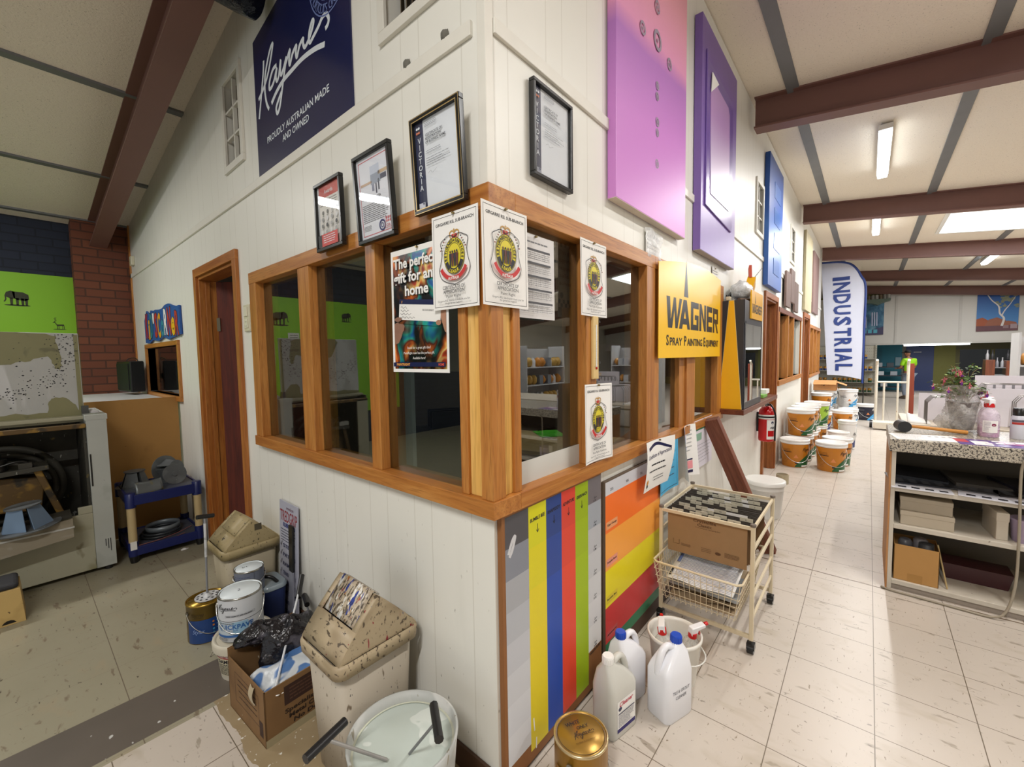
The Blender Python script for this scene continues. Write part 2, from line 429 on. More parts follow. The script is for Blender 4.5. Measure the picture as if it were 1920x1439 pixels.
t.bump(t.math('SUBTRACT', 1.0, g), .35, .002); WALL = t.fin(.42)

t = NT('vinyl_floor'); X = t.xyz()
left = t.math('GREATER_THAN', X[1], 1.16)
def gridln(off0, per, c, wd):
    d = t.math('ABSOLUTE', t.math('SUBTRACT', t.math('FRACT', t.math('DIVIDE', t.math('SUBTRACT', c, off0-per/2), per)), .5))
    return t.math('LESS_THAN', t.math('MULTIPLY', d, per), wd)
gr = t.math('MAXIMUM', gridln(.44, .308, X[0], .0016), gridln(-.03, .302, X[1], .0016))
gl_ = t.math('MAXIMUM', gridln(-.325, .375, X[0], .0016), t.math('MULTIPLY', gridln(1.48, .305, X[1], .0012), .35))
gg = t.math('ADD', t.math('MULTIPLY', left, gl_), t.math('MULTIPLY', t.math('SUBTRACT', 1.0, left), gr))
o = t.mix(t.noise(t.mp(), 2.2, 3), lin('#bcb2a5'), lin('#cdc3b8'))
o = t.mix(left, o, t.mix(t.noise(t.mp(), 3, 3), lin('#938d76'), lin('#a19b86')))
for i, (h, s_, stt, th, so) in enumerate((('#7c6f5c', 26, (1, .3, 1), .63, .06), ('#4f4538', 60, (.8, .35, 1), .675, .03), ('#a2947a', 7, (1, .6, 1), .58, .2), ('#8a7c68', 80, (.3, 1.2, 1), .66, .05))):
    f = t.ramp(t.noise(t.mp(stt, loc=(i*2.1, i, 0), rot=(0, 0, .3+.5*i)), s_, 3, .6, .4), [(th, BLK), (th+so, WHT)])
    if i < 3: f = t.mix(t.math('ADD', .55, t.math('MULTIPLY', left, .45)), BLK, f)
    o = t.mix(f, o, lin(h))
o = t.mix(gg, o, lin('#6f6353'))
# grey runner strip, glue stain where a tile is missing, a worn joint
band = t.math('MULTIPLY', t.math('LESS_THAN', t.math('ABSOLUTE', t.math('SUBTRACT', X[1], 1.335)), .145), t.math('LESS_THAN', X[0], 0.0))
dark = t.mix(t.noise(t.mp(), 4), lin('#5b544c'), lin('#6b6259'))
dark = t.mix(t.ramp(t.noise(t.mp((1, .6, 1)), 30, 2), [(.7, BLK), (.74, WHT)]), dark, lin('#c8c8c4'))
o = t.mix(band, o, dark)
glue = t.math('MULTIPLY', t.math('MULTIPLY', t.math('LESS_THAN', X[1], 1.19), t.math('GREATER_THAN', X[1], -.1)), t.math('MULTIPLY', t.math('GREATER_THAN', X[0], t.math('ADD', -.5, t.math('MULTIPLY', t.noise(t.mp(), 9), .06))), t.math('LESS_THAN', X[0], 0.0)))
gc = t.mix(t.noise(t.mp(), 8), lin('#8d7a5a'), lin('#a8977a')); gc = t.mix(t.ramp(t.noise(t.mp(), 45, 2), [(.66, BLK), (.7, WHT)]), gc, lin('#e0ddd4'))
o = t.mix(glue, o, gc)
crack = t.math('MULTIPLY', t.math('LESS_THAN', t.math('ABSOLUTE', t.math('ADD', t.math('SUBTRACT', X[0], 2.385), t.math('MULTIPLY', t.noise(t.mp(), 9), .02))), .006), t.math('LESS_THAN', X[1], 0.0))
o = t.mix(crack, o, lin('#6e5e4a')); t.col(o)
t.bump(t.noise(t.mp(), 3), .15, .004); FLOOR = t.fin(.33)

t = NT('textured_ceiling'); f = t.noise(t.mp(), 70, 4, .7)
o = t.mix(f, lin('#e6dbc8'), lin('#f0e6d6')); o = t.mix(t.ramp(t.noise(t.mp(), 110, 2), [(.66, BLK), (.72, (.6,)*3+(1,))]), o, lin('#887e6c')); t.col(o)
t.bump(f, .9, .006); CEIL = t.fin(.85)
STEEL = mat('#6e6f70', .5, 0, .5, .12, 5); BEAM = mat('#74524a', .5, 0, .4, .1, 3)
def brick_mat(name, c1, c2, mort):
    t = NT(name); bk = t.n.new('ShaderNodeTexBrick')
    c = t.n.new('ShaderNodeCombineXYZ'); X = t.xyz(); t.t.links.new(t.math('ADD', X[0], X[1]), c.inputs[0]); t.t.links.new(X[2], c.inputs[1])
    t.t.links.new(c.outputs[0], bk.inputs['Vector']); bk.inputs['Scale'].default_value = 1
    bk.inputs['Brick Width'].default_value = .235; bk.inputs['Row Height'].default_value = .086; bk.inputs['Mortar Size'].default_value = .007
    bk.inputs['Color1'].default_value = lin(c1); bk.inputs['Color2'].default_value = lin(c2); bk.inputs['Mortar'].default_value = lin(mort); bk.offset = .5
    t.col(bk.outputs[0]); h = t.mix(.25, t.math('SUBTRACT', 1.0, bk.outputs[1]), t.noise(t.mp(), 40)); t.bump(h, .9, .008); return t.fin(.8)
BRICK = brick_mat('brown_brick', '#643624', '#74422b', '#4c2e20')
NAVYB = brick_mat('navy_painted_brick', '#1d2434', '#222a3b', '#171d2a')
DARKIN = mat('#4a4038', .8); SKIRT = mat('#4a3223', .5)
PLAIN = mat('#dad6ca', .6, 0, .4, .04, 2)

# floor, ceiling, outer walls
b = B(); b.box(-7, -9, -.1, 21, 6.2, 0, FLOOR); struct(b, 'floor', 'cream scuffed vinyl tile floor of the whole shop')
b = B()
for y0, y1 in ((0, 6.4), (-9, 0)):
    z0, z1 = ceil_z(y0), ceil_z(y1)
    b.add([(-7, y0, z0), (21, y0, z0), (21, y1, z1), (-7, y1, z1), (-7, y0, z0+.1), (21, y0, z0+.1), (21, y1, z1+.1), (-7, y1, z1+.1)], [(0, 1, 2, 3), (4, 7, 6, 5), (0, 4, 5, 1), (2, 6, 7, 3), (0, 3, 7, 4), (1, 5, 6, 2)], CEIL)
struct(b, 'ceiling', 'cream textured pitched ceiling')
b = B(); b.box(-7, 5.75, 0, 21, 5.9, 3.3, NAVYB); struct(b, 'wall_left_end', 'navy painted brick wall at the far left')
b = B(); b.box(-.455, 5.55, 0, .12, 5.75, 3.05, BRICK); struct(b, 'wall_brick_pier', 'brown brick pier between the navy wall and the cream office wall')
b = B(); b.box(20.6, -9, 0, 20.75, 5.75, 3.9, mat('#8d8a34', .7)); struct(b, 'wall_far', 'olive green wall far behind under the bulkhead')
b = B(); b.box(-7, -9.1, 0, 21, -9, 2.75, PLAIN); struct(b, 'wall_right_side', 'cream side wall of the shop on the right, outside the picture')

# portal beams (steel I sections running down both roof slopes)
def beam(x, y0, y1, label, wdt=.14):
    b = B(); h = .27
    for s0, s1 in (((-wdt/2, -h), (wdt/2, -h+.014)), ((-.012, -h+.014), (.012, -.012)), ((-wdt/2, -.012), (wdt/2, 0))):
        vs = []
        for y in (y0, y1):
            z = ceil_z(y); vs += [(s0[0], y, z+s0[1]), (s1[0], y, z+s0[1]), (s1[0], y, z+s1[1]), (s0[0], y, z+s1[1])]
        b.add(vs, [(0, 1, 2, 3), (7, 6, 5, 4), (0, 4, 5, 1), (1, 5, 6, 2), (2, 6, 7, 3), (3, 7, 4, 0)], BEAM)
    o = b.build('roof_beam', loc=(x, 0, 0)); return tag(o, label, 'beam', 'painted steel roof beams')
beam(-.255, .0, 5.56, 'brown steel roof beam running down the left ceiling to the brick pier')
for x, lab in ((3.55, 'first and largest brown steel roof beam on the right'), (7.2, 'second brown steel roof beam on the right, in front of the big skylight'), (10.75, 'third brown steel roof beam on the right, above the feather flag'), (14.35, 'fourth dark brown steel roof beam on the right'), (17.8, 'last brown steel roof beam, resting against the far white bulkhead')):
    beam(x, -8.95, -.03, lab)
n_ = {0: 'nearest the office wall', 1: 'second from the office wall', 2: 'third from the office wall', 3: 'fourth from the office wall', 4: 'fifth from the office wall'}
for i, y in enumerate((-.32, -1.46, -2.62, -3.8, -5.0)):
    b = B(); z = ceil_z(y); b.box(-7, -.045, -.012, 20.9, .045, .03, STEEL)
    o = b.build('ceiling_purlin', loc=(0, y, z)); tag(o, 'grey steel purlin strip in the right-hand ceiling, '+n_[i], 'purlin', 'grey purlin strips in the ceiling')
for i, y in enumerate((1.9, 3.12, 4.44, 5.56)):
    b = B(); z = ceil_z(y); b.box(-7, -.035, -.012, .0, .035, .03, STEEL)
    o = b.build('ceiling_purlin', loc=(0, y, z)); tag(o, 'grey steel purlin strip in the left ceiling, '+['above the picture edge', 'upper one in view', 'middle one in view', 'lowest one by the navy wall'][i], 'purlin', 'grey purlin strips in the ceiling')

# office walls with openings
def holed_wall(axis, u0, u1, z1, holes, th, m, cap):
    us = sorted(set([u0, u1]+[h[0] for h in holes]+[h[1] for h in holes]+[u0+(u1-u0)*i/14 for i in range(15)]))
    us = [u for u in us if u0-1e-6 <= u <= u1+1e-6]
    zs = sorted(set([0, z1]+[h[2] for h in holes]+[h[3] for h in holes]))
    inside = lambda u, z: any(h[0] < u < h[1] and h[2] < z < h[3] for h in holes)
    b = B(); P = lambda u, z, d: ((d, u, min(z, cap(u))) if axis == 'y' else (u, d, min(z, cap(u))))
    solid = [[not inside((us[i]+us[i+1])/2, (zs[j]+zs[j+1])/2) for j in range(len(zs)-1)] for i in range(len(us)-1)]
    for i in range(len(us)-1):
        for j in range(len(zs)-1):
            if not solid[i][j]: continue
            a0, a1, c0, c1 = us[i], us[i+1], zs[j], zs[j+1]
            b.add([P(a0, c0, 0), P(a1, c0, 0), P(a1, c1, 0), P(a0, c1, 0)], [(0, 1, 2, 3)], m)
            b.add([P(a0, c0, th), P(a1, c0, th), P(a1, c1, th), P(a0, c1, th)], [(3, 2, 1, 0)], m)
            for di, dj, q in ((-1, 0, ((a0, c0), (a0, c1))), (1, 0, ((a1, c0), (a1, c1))), (0, -1, ((a0, c0), (a1, c0))), (0, 1, ((a0, c1), (a1, c1)))):
                ii, jj = i+di, j+dj
                if 0 <= ii < len(us)-1 and 0 <= jj < len(zs)-1 and solid[ii][jj]: continue
                b.add([P(*q[0], 0), P(*q[1], 0), P(*q[1], th), P(*q[0], th)], [(0, 1, 2, 3)], m)
    return b
WZ0, WZ1 = .955, 1.92
hl = [(.0, 1.86, WZ0, WZ1), (2.17, 2.97, 0, 2.08), (3.66, 4.93, 1.13, 1.58), (1.93, 2.2, 2.62, 3.12), (.1, .49, 2.6, 3.3)]
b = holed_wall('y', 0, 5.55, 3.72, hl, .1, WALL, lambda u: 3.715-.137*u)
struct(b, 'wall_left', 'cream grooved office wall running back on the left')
hr = [(.0, 2.56, WZ0, WZ1), (4.36, 5.08, 0, 2.05), (5.28, 7.4, 1.08, 1.94), (7.85, 8.65, 0, 2.05), (8.8, 10.9, 1.0, 1.92), (3.8, 4.13, 2.63, 3.1), (6.13, 6.52, 2.72, 3.18)]
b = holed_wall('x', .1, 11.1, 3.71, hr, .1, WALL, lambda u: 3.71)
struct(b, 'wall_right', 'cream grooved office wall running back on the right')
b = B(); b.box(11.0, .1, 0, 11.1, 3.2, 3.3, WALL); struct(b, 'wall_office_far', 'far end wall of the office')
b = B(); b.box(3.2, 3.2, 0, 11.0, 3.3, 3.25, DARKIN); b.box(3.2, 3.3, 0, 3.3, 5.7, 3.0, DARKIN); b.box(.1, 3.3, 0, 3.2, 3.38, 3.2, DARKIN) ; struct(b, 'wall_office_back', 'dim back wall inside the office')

def strip(name, label, x0, y0, z0, x1, y1, z1, m, cat='trim'):
    b = B(); b.box(x0, y0, z0, x1, y1, z1, m); return struct(b, name, label, cat, bevel=.002)
TR = mat('#dfdcd2', .45)
strip('trim_1', 'cream horizontal batten on the left office wall', -.012, .05, 2.385, 0, 5.55, 2.43, TR)
strip('trim_2', 'cream horizontal batten on the right office wall', .03, -.012, 2.385, 11.1, 0, 2.43, TR)
strip('trim_3', 'cream vertical corner board above the windows', -.006, -.006, 1.94, .028, .028, 3.71, TR)
strip('trim_4', 'timber edge strip between the brick pier and the office wall', -.012, 5.5, 0, .0, 5.55, 2.98, OAK(2))
strip('baseboard_left', 'dark skirting board along the left office wall', -.012, .0, 0, -.001, 2.1, .085, SKIRT, 'skirting')
strip('baseboard_right', 'dark skirting board along the right office wall', -.01, -.012, 0, 4.28, -.001, .085, SKIRT, 'skirting')

# corner window band: rails, studs, glass
GL = glass('window_glass', '#d4dcd8', .2); GLH = glass('obscured_window_glass', '#e6ece8', .07, 0, 0, .8)
def window_frame(name, label, b, panes):
    o = struct(b, name, label, 'window', bevel=.002)
    for (p, m) in panes:
        q = B(); q.box(*p, m); q.build('glass_pane', o)
    return o
b = B()
b.box(-.022, -.022, 1.875, .1, 1.90, 1.94, OAK(1)); b.box(-.03, -.03, .935, .1, 1.90, .99, OAK(1))
for y0, y1, d in ((1.80, 1.895, -.022), (1.145, 1.262, -.018), (.585, .652, -.018), (.09, .125, -.018)): b.box(d, y0, .99, .1, y1, 1.875, OAK(2))
for y in (1.79, 1.135, 1.262, .575, .652, .125, .012): b.box(.028, y, .99, .045, y+.012, 1.875, OAK(2))
b.box(-.008, .03, .99, .06, .09, 1.875, PINE(2))
b.box(-.022, -.022, .99, .035, .03, 1.875, OAK(2))
W1 = window_frame('window_1', 'oiled timber framed office window of three panes left of the corner post', b,
    [((.022, 1.262, .985, .027, 1.80, 1.88), GL), ((.022, .652, .985, .027, 1.145, 1.88), GL), ((.022, .12, .985, .027, .585, 1.88), GL)])
b = B()
b.box(.1, -.022, 1.875, 1.235, .1, 1.94, OAK(0)); b.box(.1, -.03, .935, 1.235, .1, .99, OAK(0))
for x0, x1, d in ((.085, .12, -.018), (.54, .62, -.018), (1.13, 1.23, -.022)): b.box(x0, d, .99, x1, .1, 1.875, OAK(2))
b.box(.035, -.008, .99, .085, .06, 1.875, PINE(2))
for x in (.12, .528, .62, 1.118): b.box(x, .028, .99, x+.012, .045, 1.875, OAK(2))
window_frame('window_2', 'oiled timber framed office window of two panes right of the corner post', b,
    [((.12, .022, .985, .545, .027, 1.88), GL), ((.61, .022, .985, 1.135, .027, 1.88), GL)])
b = B(); HZ = mat('#b9b6ae', .9)
q = B(); q.box(.122, .0190, .988, .543, .0205, 1.07, glass('frosted_film', '#ffffff', .03, .3, 0, .8)); o = q.build('privacy_film'); tag(o, 'milky frosted film along the bottom of the first pane right of the corner', 'window film')
b = B()
b.box(1.235, -.022, 1.875, 2.58, .1, 1.94, OAK(0)); b.box(1.235, -.03, .935, 2.58, .1, .985, OAK(0))
for x0, x1, d in ((1.235, 1.30, -.018), (1.66, 1.92, -.005), (2.44, 2.58, -.022)): b.box(x0, d, .985, x1, .1, 1.875, OAK(2))
b.box(1.76, -.018, .985, 1.92, -.004, 1.875, OAK(2))
window_frame('window_3', 'oiled timber framed office window behind the yellow sign', b,
    [((1.30, .022, .985, 1.66, .027, 1.88), GL), ((1.92, .022, .985, 2.44, .027, 1.88), GL)])
b = B(); b.box(5.2, -.022, 1.94, 7.5, .1, 2.0, CEDAR(0)); b.box(5.2, -.035, 1.02, 7.5, .1, 1.08, OAK(0))
for x0, x1 in ((5.2, 5.26), (5.98, 6.04), (6.52, 6.58), (7.42, 7.48)): b.box(x0, -.02, 1.08, x1, .1, 1.94, OAK(2))
window_frame('window_4', 'timber framed office window between the two far doorways', b, [((5.28, .05, 1.08, 7.4, .055, 1.94), GL)])
b = B(); b.box(8.75, -.022, 1.9, 11.0, .1, 1.96, OAK(0)); b.box(8.75, -.03, .95, 11.0, .1, 1.0, OAK(0))
for x0, x1 in ((8.75, 8.82), (9.4, 9.46), (10.1, 10.16), (10.89, 10.95)): b.box(x0, -.02, 1.0, x1, .1, 1.9, OAK(2))
window_frame('window_5', 'farthest timber framed office window at the end of the right wall', b, [((8.95, .05, 1.0, 10.9, .055, 1.9), GL)])
b = B(); b.box(-.02, 3.62, 1.58, .1, 4.97, 1.62, OAK(1)); b.box(-.025, 3.62, 1.09, .1, 4.97, 1.13, OAK(1))
for y0, y1 in ((3.62, 3.66), (4.93, 4.97)): b.box(-.02, y0, 1.13, .1, y1, 1.58, OAK(2))
o = window_frame('window_6', 'small timber framed window under the colourful letters sign', b, [((.03, 3.66, 1.13, .035, 4.93, 1.58), GL)])

# doorways
def door_frame(name, label, axis, u0, u1, zt, w_=.07, m=OAK):
    b = B()
    def bx(a0, a1, z0, z1, d0, d1, mm):
        if axis == 'y': b.box(d0, a0, z0, d1, a1, z1, mm)
        else: b.box(a0, d0, z0, a1, d1, z1, mm)
    A = 1 if axis == 'y' else 0
    bx(u0-w_, u0, 0, zt, -.022, .0, m(2)); bx(u1, u1+w_, 0, zt, -.022, .0, m(2)); bx(u0-w_, u1+w_, zt, zt+w_, -.022, 0, m(A))
    bx(u0, u0+.022, 0, zt-.022, -.005, .11, m(2)); bx(u1-.022, u1, 0, zt-.022, -.005, .11, m(2)); bx(u0, u1, zt-.022, zt, -.005, .11, m(A))
    bx(u1-.034, u1-.022, 0, zt-.034, .03, .06, m(2)); bx(u0+.022, u0+.034, 0, zt-.034, .03, .06, m(2))
    return struct(b, name, label, 'door frame', bevel=.002)
MOAK = lambda a: wood('door_oak', a, '#8f4f1c', '#a5642a', '#b97a3a')
door_frame('door_1', 'oiled timber door frame in the left office wall', 'y', 2.17, 2.97, 2.06, .06, MOAK)
D2 = door_frame('door_2', 'timber door frame beside the red fire extinguisher', 'x', 4.36, 5.08, 2.04, .06, lambda a: wood('door_oak2', a, '#7c4018', '#945424', '#a86832'))
door_frame('door_3', 'farther timber door frame beyond the stacked pails', 'x', 7.85, 8.65, 2.04, .08, lambda a: wood('door_oak2', a, '#7c4018', '#945424', '#a86832'))
# hinged leaf standing open inside door_1
t = thing('office_door', 'dark red-brown door standing open inside the left doorway', 'door', (.12, 2.93, 0), rotz=radians(-50))
b = B(); DW = wood('door_leaf', 2, '#40150a', '#541d0d', '#632612', .8); b.box(0, -.038, .01, .76, 0, 2.03, DW); b.build('panel', t, bevel=.003)
b = B(); b.box(-.005, -.044, 1.66, .02, -.038, 1.76, mat('#6a6250', .4, 1)); b.build('hinge', t)
b = B(); b.cyl((.7, -.038, 1.0), (.7, -.09, 1.0), .012, mat('#b8b2a0', .3, 1)); b.blob((.7, -.1, 1.0), (.026, .026, .026), mat('#b8b2a0', .3, 1)); b.build('door_knob', t)
b = B(); b.box(.115, 2.2, .0, .13, 2.31, .87, mat('#cfc9b8', .6)); tag(b.build('white_offcut'), 'narrow white panel standing inside the left doorway beside the jamb', 'offcut')
t = thing('door_leaf', 'dark brown door ajar in the doorway by the fire extinguisher', 'door', (5.02, .14, 0), rotz=radians(115))
b = B(); b.box(0, -.035, .01, .66, 0, 2.01, wood('leaf2', 2, '#4a2010', '#5e2c16', '#6d381e')); b.build('panel', t)
b = B(); b.cyl((.6, -.04, 1.0), (.6, -.1, 1.0), .012, mat('#2c2a28', .4, 1)); b.cyl((.6, -.1, 1.0), (.5, -.1, 1.0), .012, mat('#2c2a28', .4, 1)); b.build('handle', t)

# louvred vents
def louvre(label, axis, u0, u1, z0, z1, vertical=()):
    """wall vent: frame, mullion and slats; u0 is its left side seen from the shop"""
    W_ = abs(u1-u0); H = z1-z0
    t = thing('louvre_vent', label, 'vent', (0, u0, z0) if axis == 'y' else (u0, 0, z0), -pi/2 if axis == 'y' else 0)
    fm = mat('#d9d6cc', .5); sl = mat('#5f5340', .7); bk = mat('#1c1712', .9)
    b = B()
    for q in ((-.04, -.04, W_+.04, 0), (-.04, H, W_+.04, H+.04), (-.04, 0, 0, H), (W_, 0, W_+.04, H)): b.box(q[0], -.015, q[1], q[2], 0, q[3], fm)
    b.build('frame', t, bevel=.002)
    b = B(); b.box(W_/2-.007, .0, 0, W_/2+.007, .02, H, fm)
    for k in (1, 2): b.box(0, .0, H*k/3-.006, W_, .02, H*k/3+.006, fm)
    b.build('mullion', t)
    b = B()
    for c in range(2):
        for r in range(3):
            x0 = c*W_/2+.01; x1 = x0+W_/2-.02; zz = r*H/3+.01; hh = H/3-.02
            if (c, r) in vertical:
                for k in range(5): b.cbox((x0+(k+.5)*(x1-x0)/5, .05, zz+hh/2), (.003, .03, hh), sl, (0, 0, .5))
            else:
                for k in range(6): b.cbox(((x0+x1)/2, .05, zz+(k+.5)*hh/6), (x1-x0, .035, .003), sl, (-.6, 0, 0))
    b.build('slats', t)
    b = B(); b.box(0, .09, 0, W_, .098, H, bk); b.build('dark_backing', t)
louvre('white framed louvre vent high on the left wall beside the navy sign', 'y', 2.19, 1.94, 2.63, 3.11, {(1, 0)})
louvre('white framed vertical-slat vent above the batten on the left wall near the corner', 'y', .48, .11, 2.61, 3.29, {(0, 0), (0, 1), (0, 2), (1, 0), (1, 1), (1, 2)})
louvre('louvre vent on the right wall between the purple and blue panels', 'x', 3.82, 4.11, 2.64, 3.09, set())
louvre('louvre vent on the right wall beyond the blue panel', 'x', 6.15, 6.5, 2.73, 3.17, set())
# ------------------------------------------------------------------ things on the office walls
LW = -pi/2
INK = mat('#1b1b22', .6); PAPER = mat('#eceae6', .7, 0, .3, .02); BLACKF = mat('#141414', .3); GOLD = mat('#cdb27c', .3, .6)
NAVY = mat('#1a1f4a', .28, 0, .5, .03); WINK = mat('#dfe6ec', .5)
def wall_thing(side, name, label, cat, u, z, off=0, group=None, tilt=0):
    """side L: left office wall (u = y), R: right office wall (u = x); local x runs to the viewer's right, local -y out of the wall"""
    if side == 'L': o = thing(name, label, cat, (-off, u, z), LW, group)
    else: o = thing(name, label, cat, (u, -off, z), 0, group)
    if tilt: o.rotation_euler = (tilt, 0, o.rotation_euler[2])
    return o
# navy paint-maker's sign
t = wall_thing('L', 'navy_sign', 'large navy sign with white handwritten signature and PROUDLY AUSTRALIAN MADE AND OWNED', 'sign', 1.70, 2.42)
b = B(); b.prism([(0, 0), (.985, 0), (.985, .86), (0, .715)], -.006, NAVY, (0, 0, 0), 'y')
c = Canvas(b, y=-.006, unit=.0004); script_logo(c, .019, .251, .80, WINK, .019)
c.text('PROUDLY AUSTRALIAN MADE', .135, .148, .031, WINK, .665, bold=.012); c.text('AND OWNED', .32, .096, .031, WINK, .287, bold=.012)
LB = mat('#6f7fb5', .5)
c.ring((.835, .62), .175, .172, .006, LB); c.ring((.835, .62), .115, .113, .005, LB)
c.arc_text('SHORTCUTS ON QUALITY', (.835, .62), .125, .036, LB, radians(190), radians(350), True)
b.build('panel', t)

# framed certificates standing on or above the window head
def frame_pic(side, label, u, z, w_, h, draw, fw=.014, gold=False, tilt=.03, depth=.02, group=None, off=.0):
    t = wall_thing(side, 'picture_frame', label, 'framed certificate', u, z, off+.034, group, tilt)
    b = B()
    for q in ((0, 0, w_, fw), (0, h-fw, w_, h), (0, fw, fw, h-fw), (w_-fw, fw, w_, h-fw)): b.box(q[0], -depth, q[1], q[2], 0, q[3], BLACKF)
    b.build('frame', t, bevel=.002)
    if gold:
        b = B(); c = Canvas(b, y=-depth); c.frame(.002, .002, w_-.002, h-.002, .002, GOLD); c.frame(fw-.003, fw-.003, w_-fw+.003, h-fw+.003, .003, GOLD); b.build('gold_lining', t)
    b = B(); b.box(fw*.6, -.008, fw*.6, w_-fw*.6, -.002, h-fw*.6, PAPER); c = Canvas(b, y=-.008); draw(c, fw, fw, w_-fw, h-fw); b.build('certificate', t)
    b = B(); b.box(fw*.8, -.0125, fw*.8, w_-fw*.8, -.0115, h-fw*.8, glass('picture_glass', '#ffffff', .045)); b.build('glass', t)
    return t
def d_awards(c, x0, y0, x1, y1):
    R_ = mat('#c2413c', .5); G = mat('#8a8a8a', .5)
    c.rect(x0, y0, x1, y1, mat('#d8dcdf', .6)); m = (x1-x0)*.08; c.rect(x0+m, y0, x1-m, y1, PAPER)
    c.rect(x0+m, y1-.05, x1-m, y1, R_); c.text('Awards', (x0+x1)/2, y1-.035, .016, WINK, align='c', bold=.01)
    c.lines(x0+m*1.5, x1-m*1.5, y1-.055, y1-.085, 3, G, .3)
    r = random.Random(5)
    for i in range(5):
        for j in range(4):
            cx_, cy_ = x0+.045+j*.04, y1-.11-i*.028; g_ = ['#c9c9c9', '#9a9a9a', '#6c6c6c', '#3c3c3c'][r.randrange(4)]
            c.ell((cx_, cy_), .009, .009, mat(g_, .5), 10); c.rect(cx_-.009, cy_-.014, cx_+.009, cy_-.012, G)
    c.rect(x0+m, y0, x1-m, y0+.05, R_); c.rect(x0+m, y0, x0+m+.03, y0+.05, mat('#3a3a3c')); c.lines(x0+.06, x1-.03, y0+.045, y0+.01, 4, WINK, .3)
frame_pic('L', 'small black framed certificate with red header, leftmost of the framed certificates', .977, 1.897, .222, .282, d_awards, .014, tilt=.02)
def d_cfa(c, x0, y0, x1, y1):
    RD = mat('#c45a62', .5); G = mat('#77757c'); NB = mat('#2c2c6c'); w_ = x1-x0; h = y1-y0
    c.rect(x0, y0, x1, y1, mat('#e3e6ee', .6))
    c.frame(x0+.012, y0+.012, x1-.012, y1-.012, .003, RD)
    l = c.lay()
    for a in ((.1, .66, .45, .69, '#c9ae98'), (.42, .64, .72, .76, '#9aa3b4'), (.42, .76, .7, .86, '#c8d0e0'), (.66, .73, .95, .77, '#c8ae8e'), (.45, .56, .52, .64, '#8e93a8'), (.56, .52, .6, .64, '#5e6070'), (.64, .55, .68, .68, '#55586a'), (.72, .66, .9, .72, '#53566a'), (.1, .5, .3, .52, '#8a8f9c')):
        c.rect(x0+a[0]*w_, y0+a[1]*h, x0+a[2]*w_, y0+a[3]*h, mat(a[4], .6), l)
    c.text('supporting CFA', x0+.5*w_, y0+.47*h, .009, INK, align='c', bold=.01)
    c.lines(x0+.1*w_, x1-.1*w_, y0+.43*h, y0+.2*h, 10, G, .32, .12, 3); c.lines(x0+.1*w_, x0+.35*w_, y0+.17*h, y0+.1*h, 4, G, .3)
    c.ring((x0+.68*w_, y0+.12*h), .02, .02, .006, NB); c.ring((x0+.68*w_, y0+.12*h), .009, .009, .003, NB)
    for i in range(3):
        for j in range(2): c.ell((x0+(.81+.055*i)*w_, y0+(.15+.035*j)*h), .005, .005, RD, 6, l)
    c.frame(x0+.77*w_, y0+.065*h, x0+.96*w_, y0+.2*h, .0014, RD); c.text('CFA', x0+.865*w_, y0+.08*h, .009, RD, align='c', bold=.02)
frame_pic('L', 'black framed letter with dotted red border and CFA badge, middle one above the windows', .635, 1.868, .235, .318, d_cfa, .014, tilt=.06)
def d_vic(c, x0, y0, x1, y1):
    w_ = x1-x0; h = y1-y0; G = mat('#6d6f76'); VB = mat('#2b3252', .5)
    c.rect(x0, y0, x1, y1, mat('#dfe4ea', .6)); c.rect(x0, y0, x0+.2*w_, y1, VB)
    for i, ch in enumerate('VICTORIA'): c.text(ch, x0+.1*w_, y1-(.235+i*.078)*h, .0165, WINK, align='c', bold=.015)
    c.ell((x0+.07*w_, y1-.07*h), .005, .004, WINK, 8); c.ell((x0+.12*w_, y1-.07*h), .005, .004, WINK, 8); c.ell((x0+.07*w_, y1-.12*h), .005, .004, mat('#d07a58'), 8); c.ell((x0+.12*w_, y1-.12*h), .005, .004, mat('#d07a58'), 8)
    c.rect(x0+.02*w_, y0+.015*h, x0+.17*w_, y0+.075*h, mat('#c9ccd6')); c.poly([(x0+.11*w_, y0+.07*h), (x0+.16*w_, y0+.07*h), (x0+.135*w_, y0+.04*h)], VB)
    for i, s_ in enumerate(('CERTIFICATE OF', 'REGISTRATION', 'OF BUSINESS NAME')): c.text(s_, x0+.27*w_, y1-(.2+.042*i)*h, .0075, INK, bold=.01)
    c.lines(x0+.26*w_, x0+.55*w_, y1-.05*h, y1-.1*h, 3, G, .3); c.lines(x0+.27*w_, x0+.62*w_, y1-.36*h, y1-.4*h, 2, G, .25)
    c.lines(x0+.27*w_, x0+.82*w_, y1-.44*h, y1-.54*h, 4, G, .22, .4); c.stroke([(x0+.3*w_, y1-.62*h), (x0+.36*w_, y1-.6*h), (x0+.4*w_, y1-.63*h), (x0+.5*w_, y1-.6*h)], .0008, G)
frame_pic('L', 'black and gold framed VICTORIA business name certificate on the left wall above the corner', .283, 1.9, .237, .30, d_vic, .016, True, .05)
frame_pic('R', 'black framed VICTORIA business name certificate on the right wall beside the pink panel', .20, 2.03, .236, .31, d_vic, .012, False, .0, .022, off=-.03)

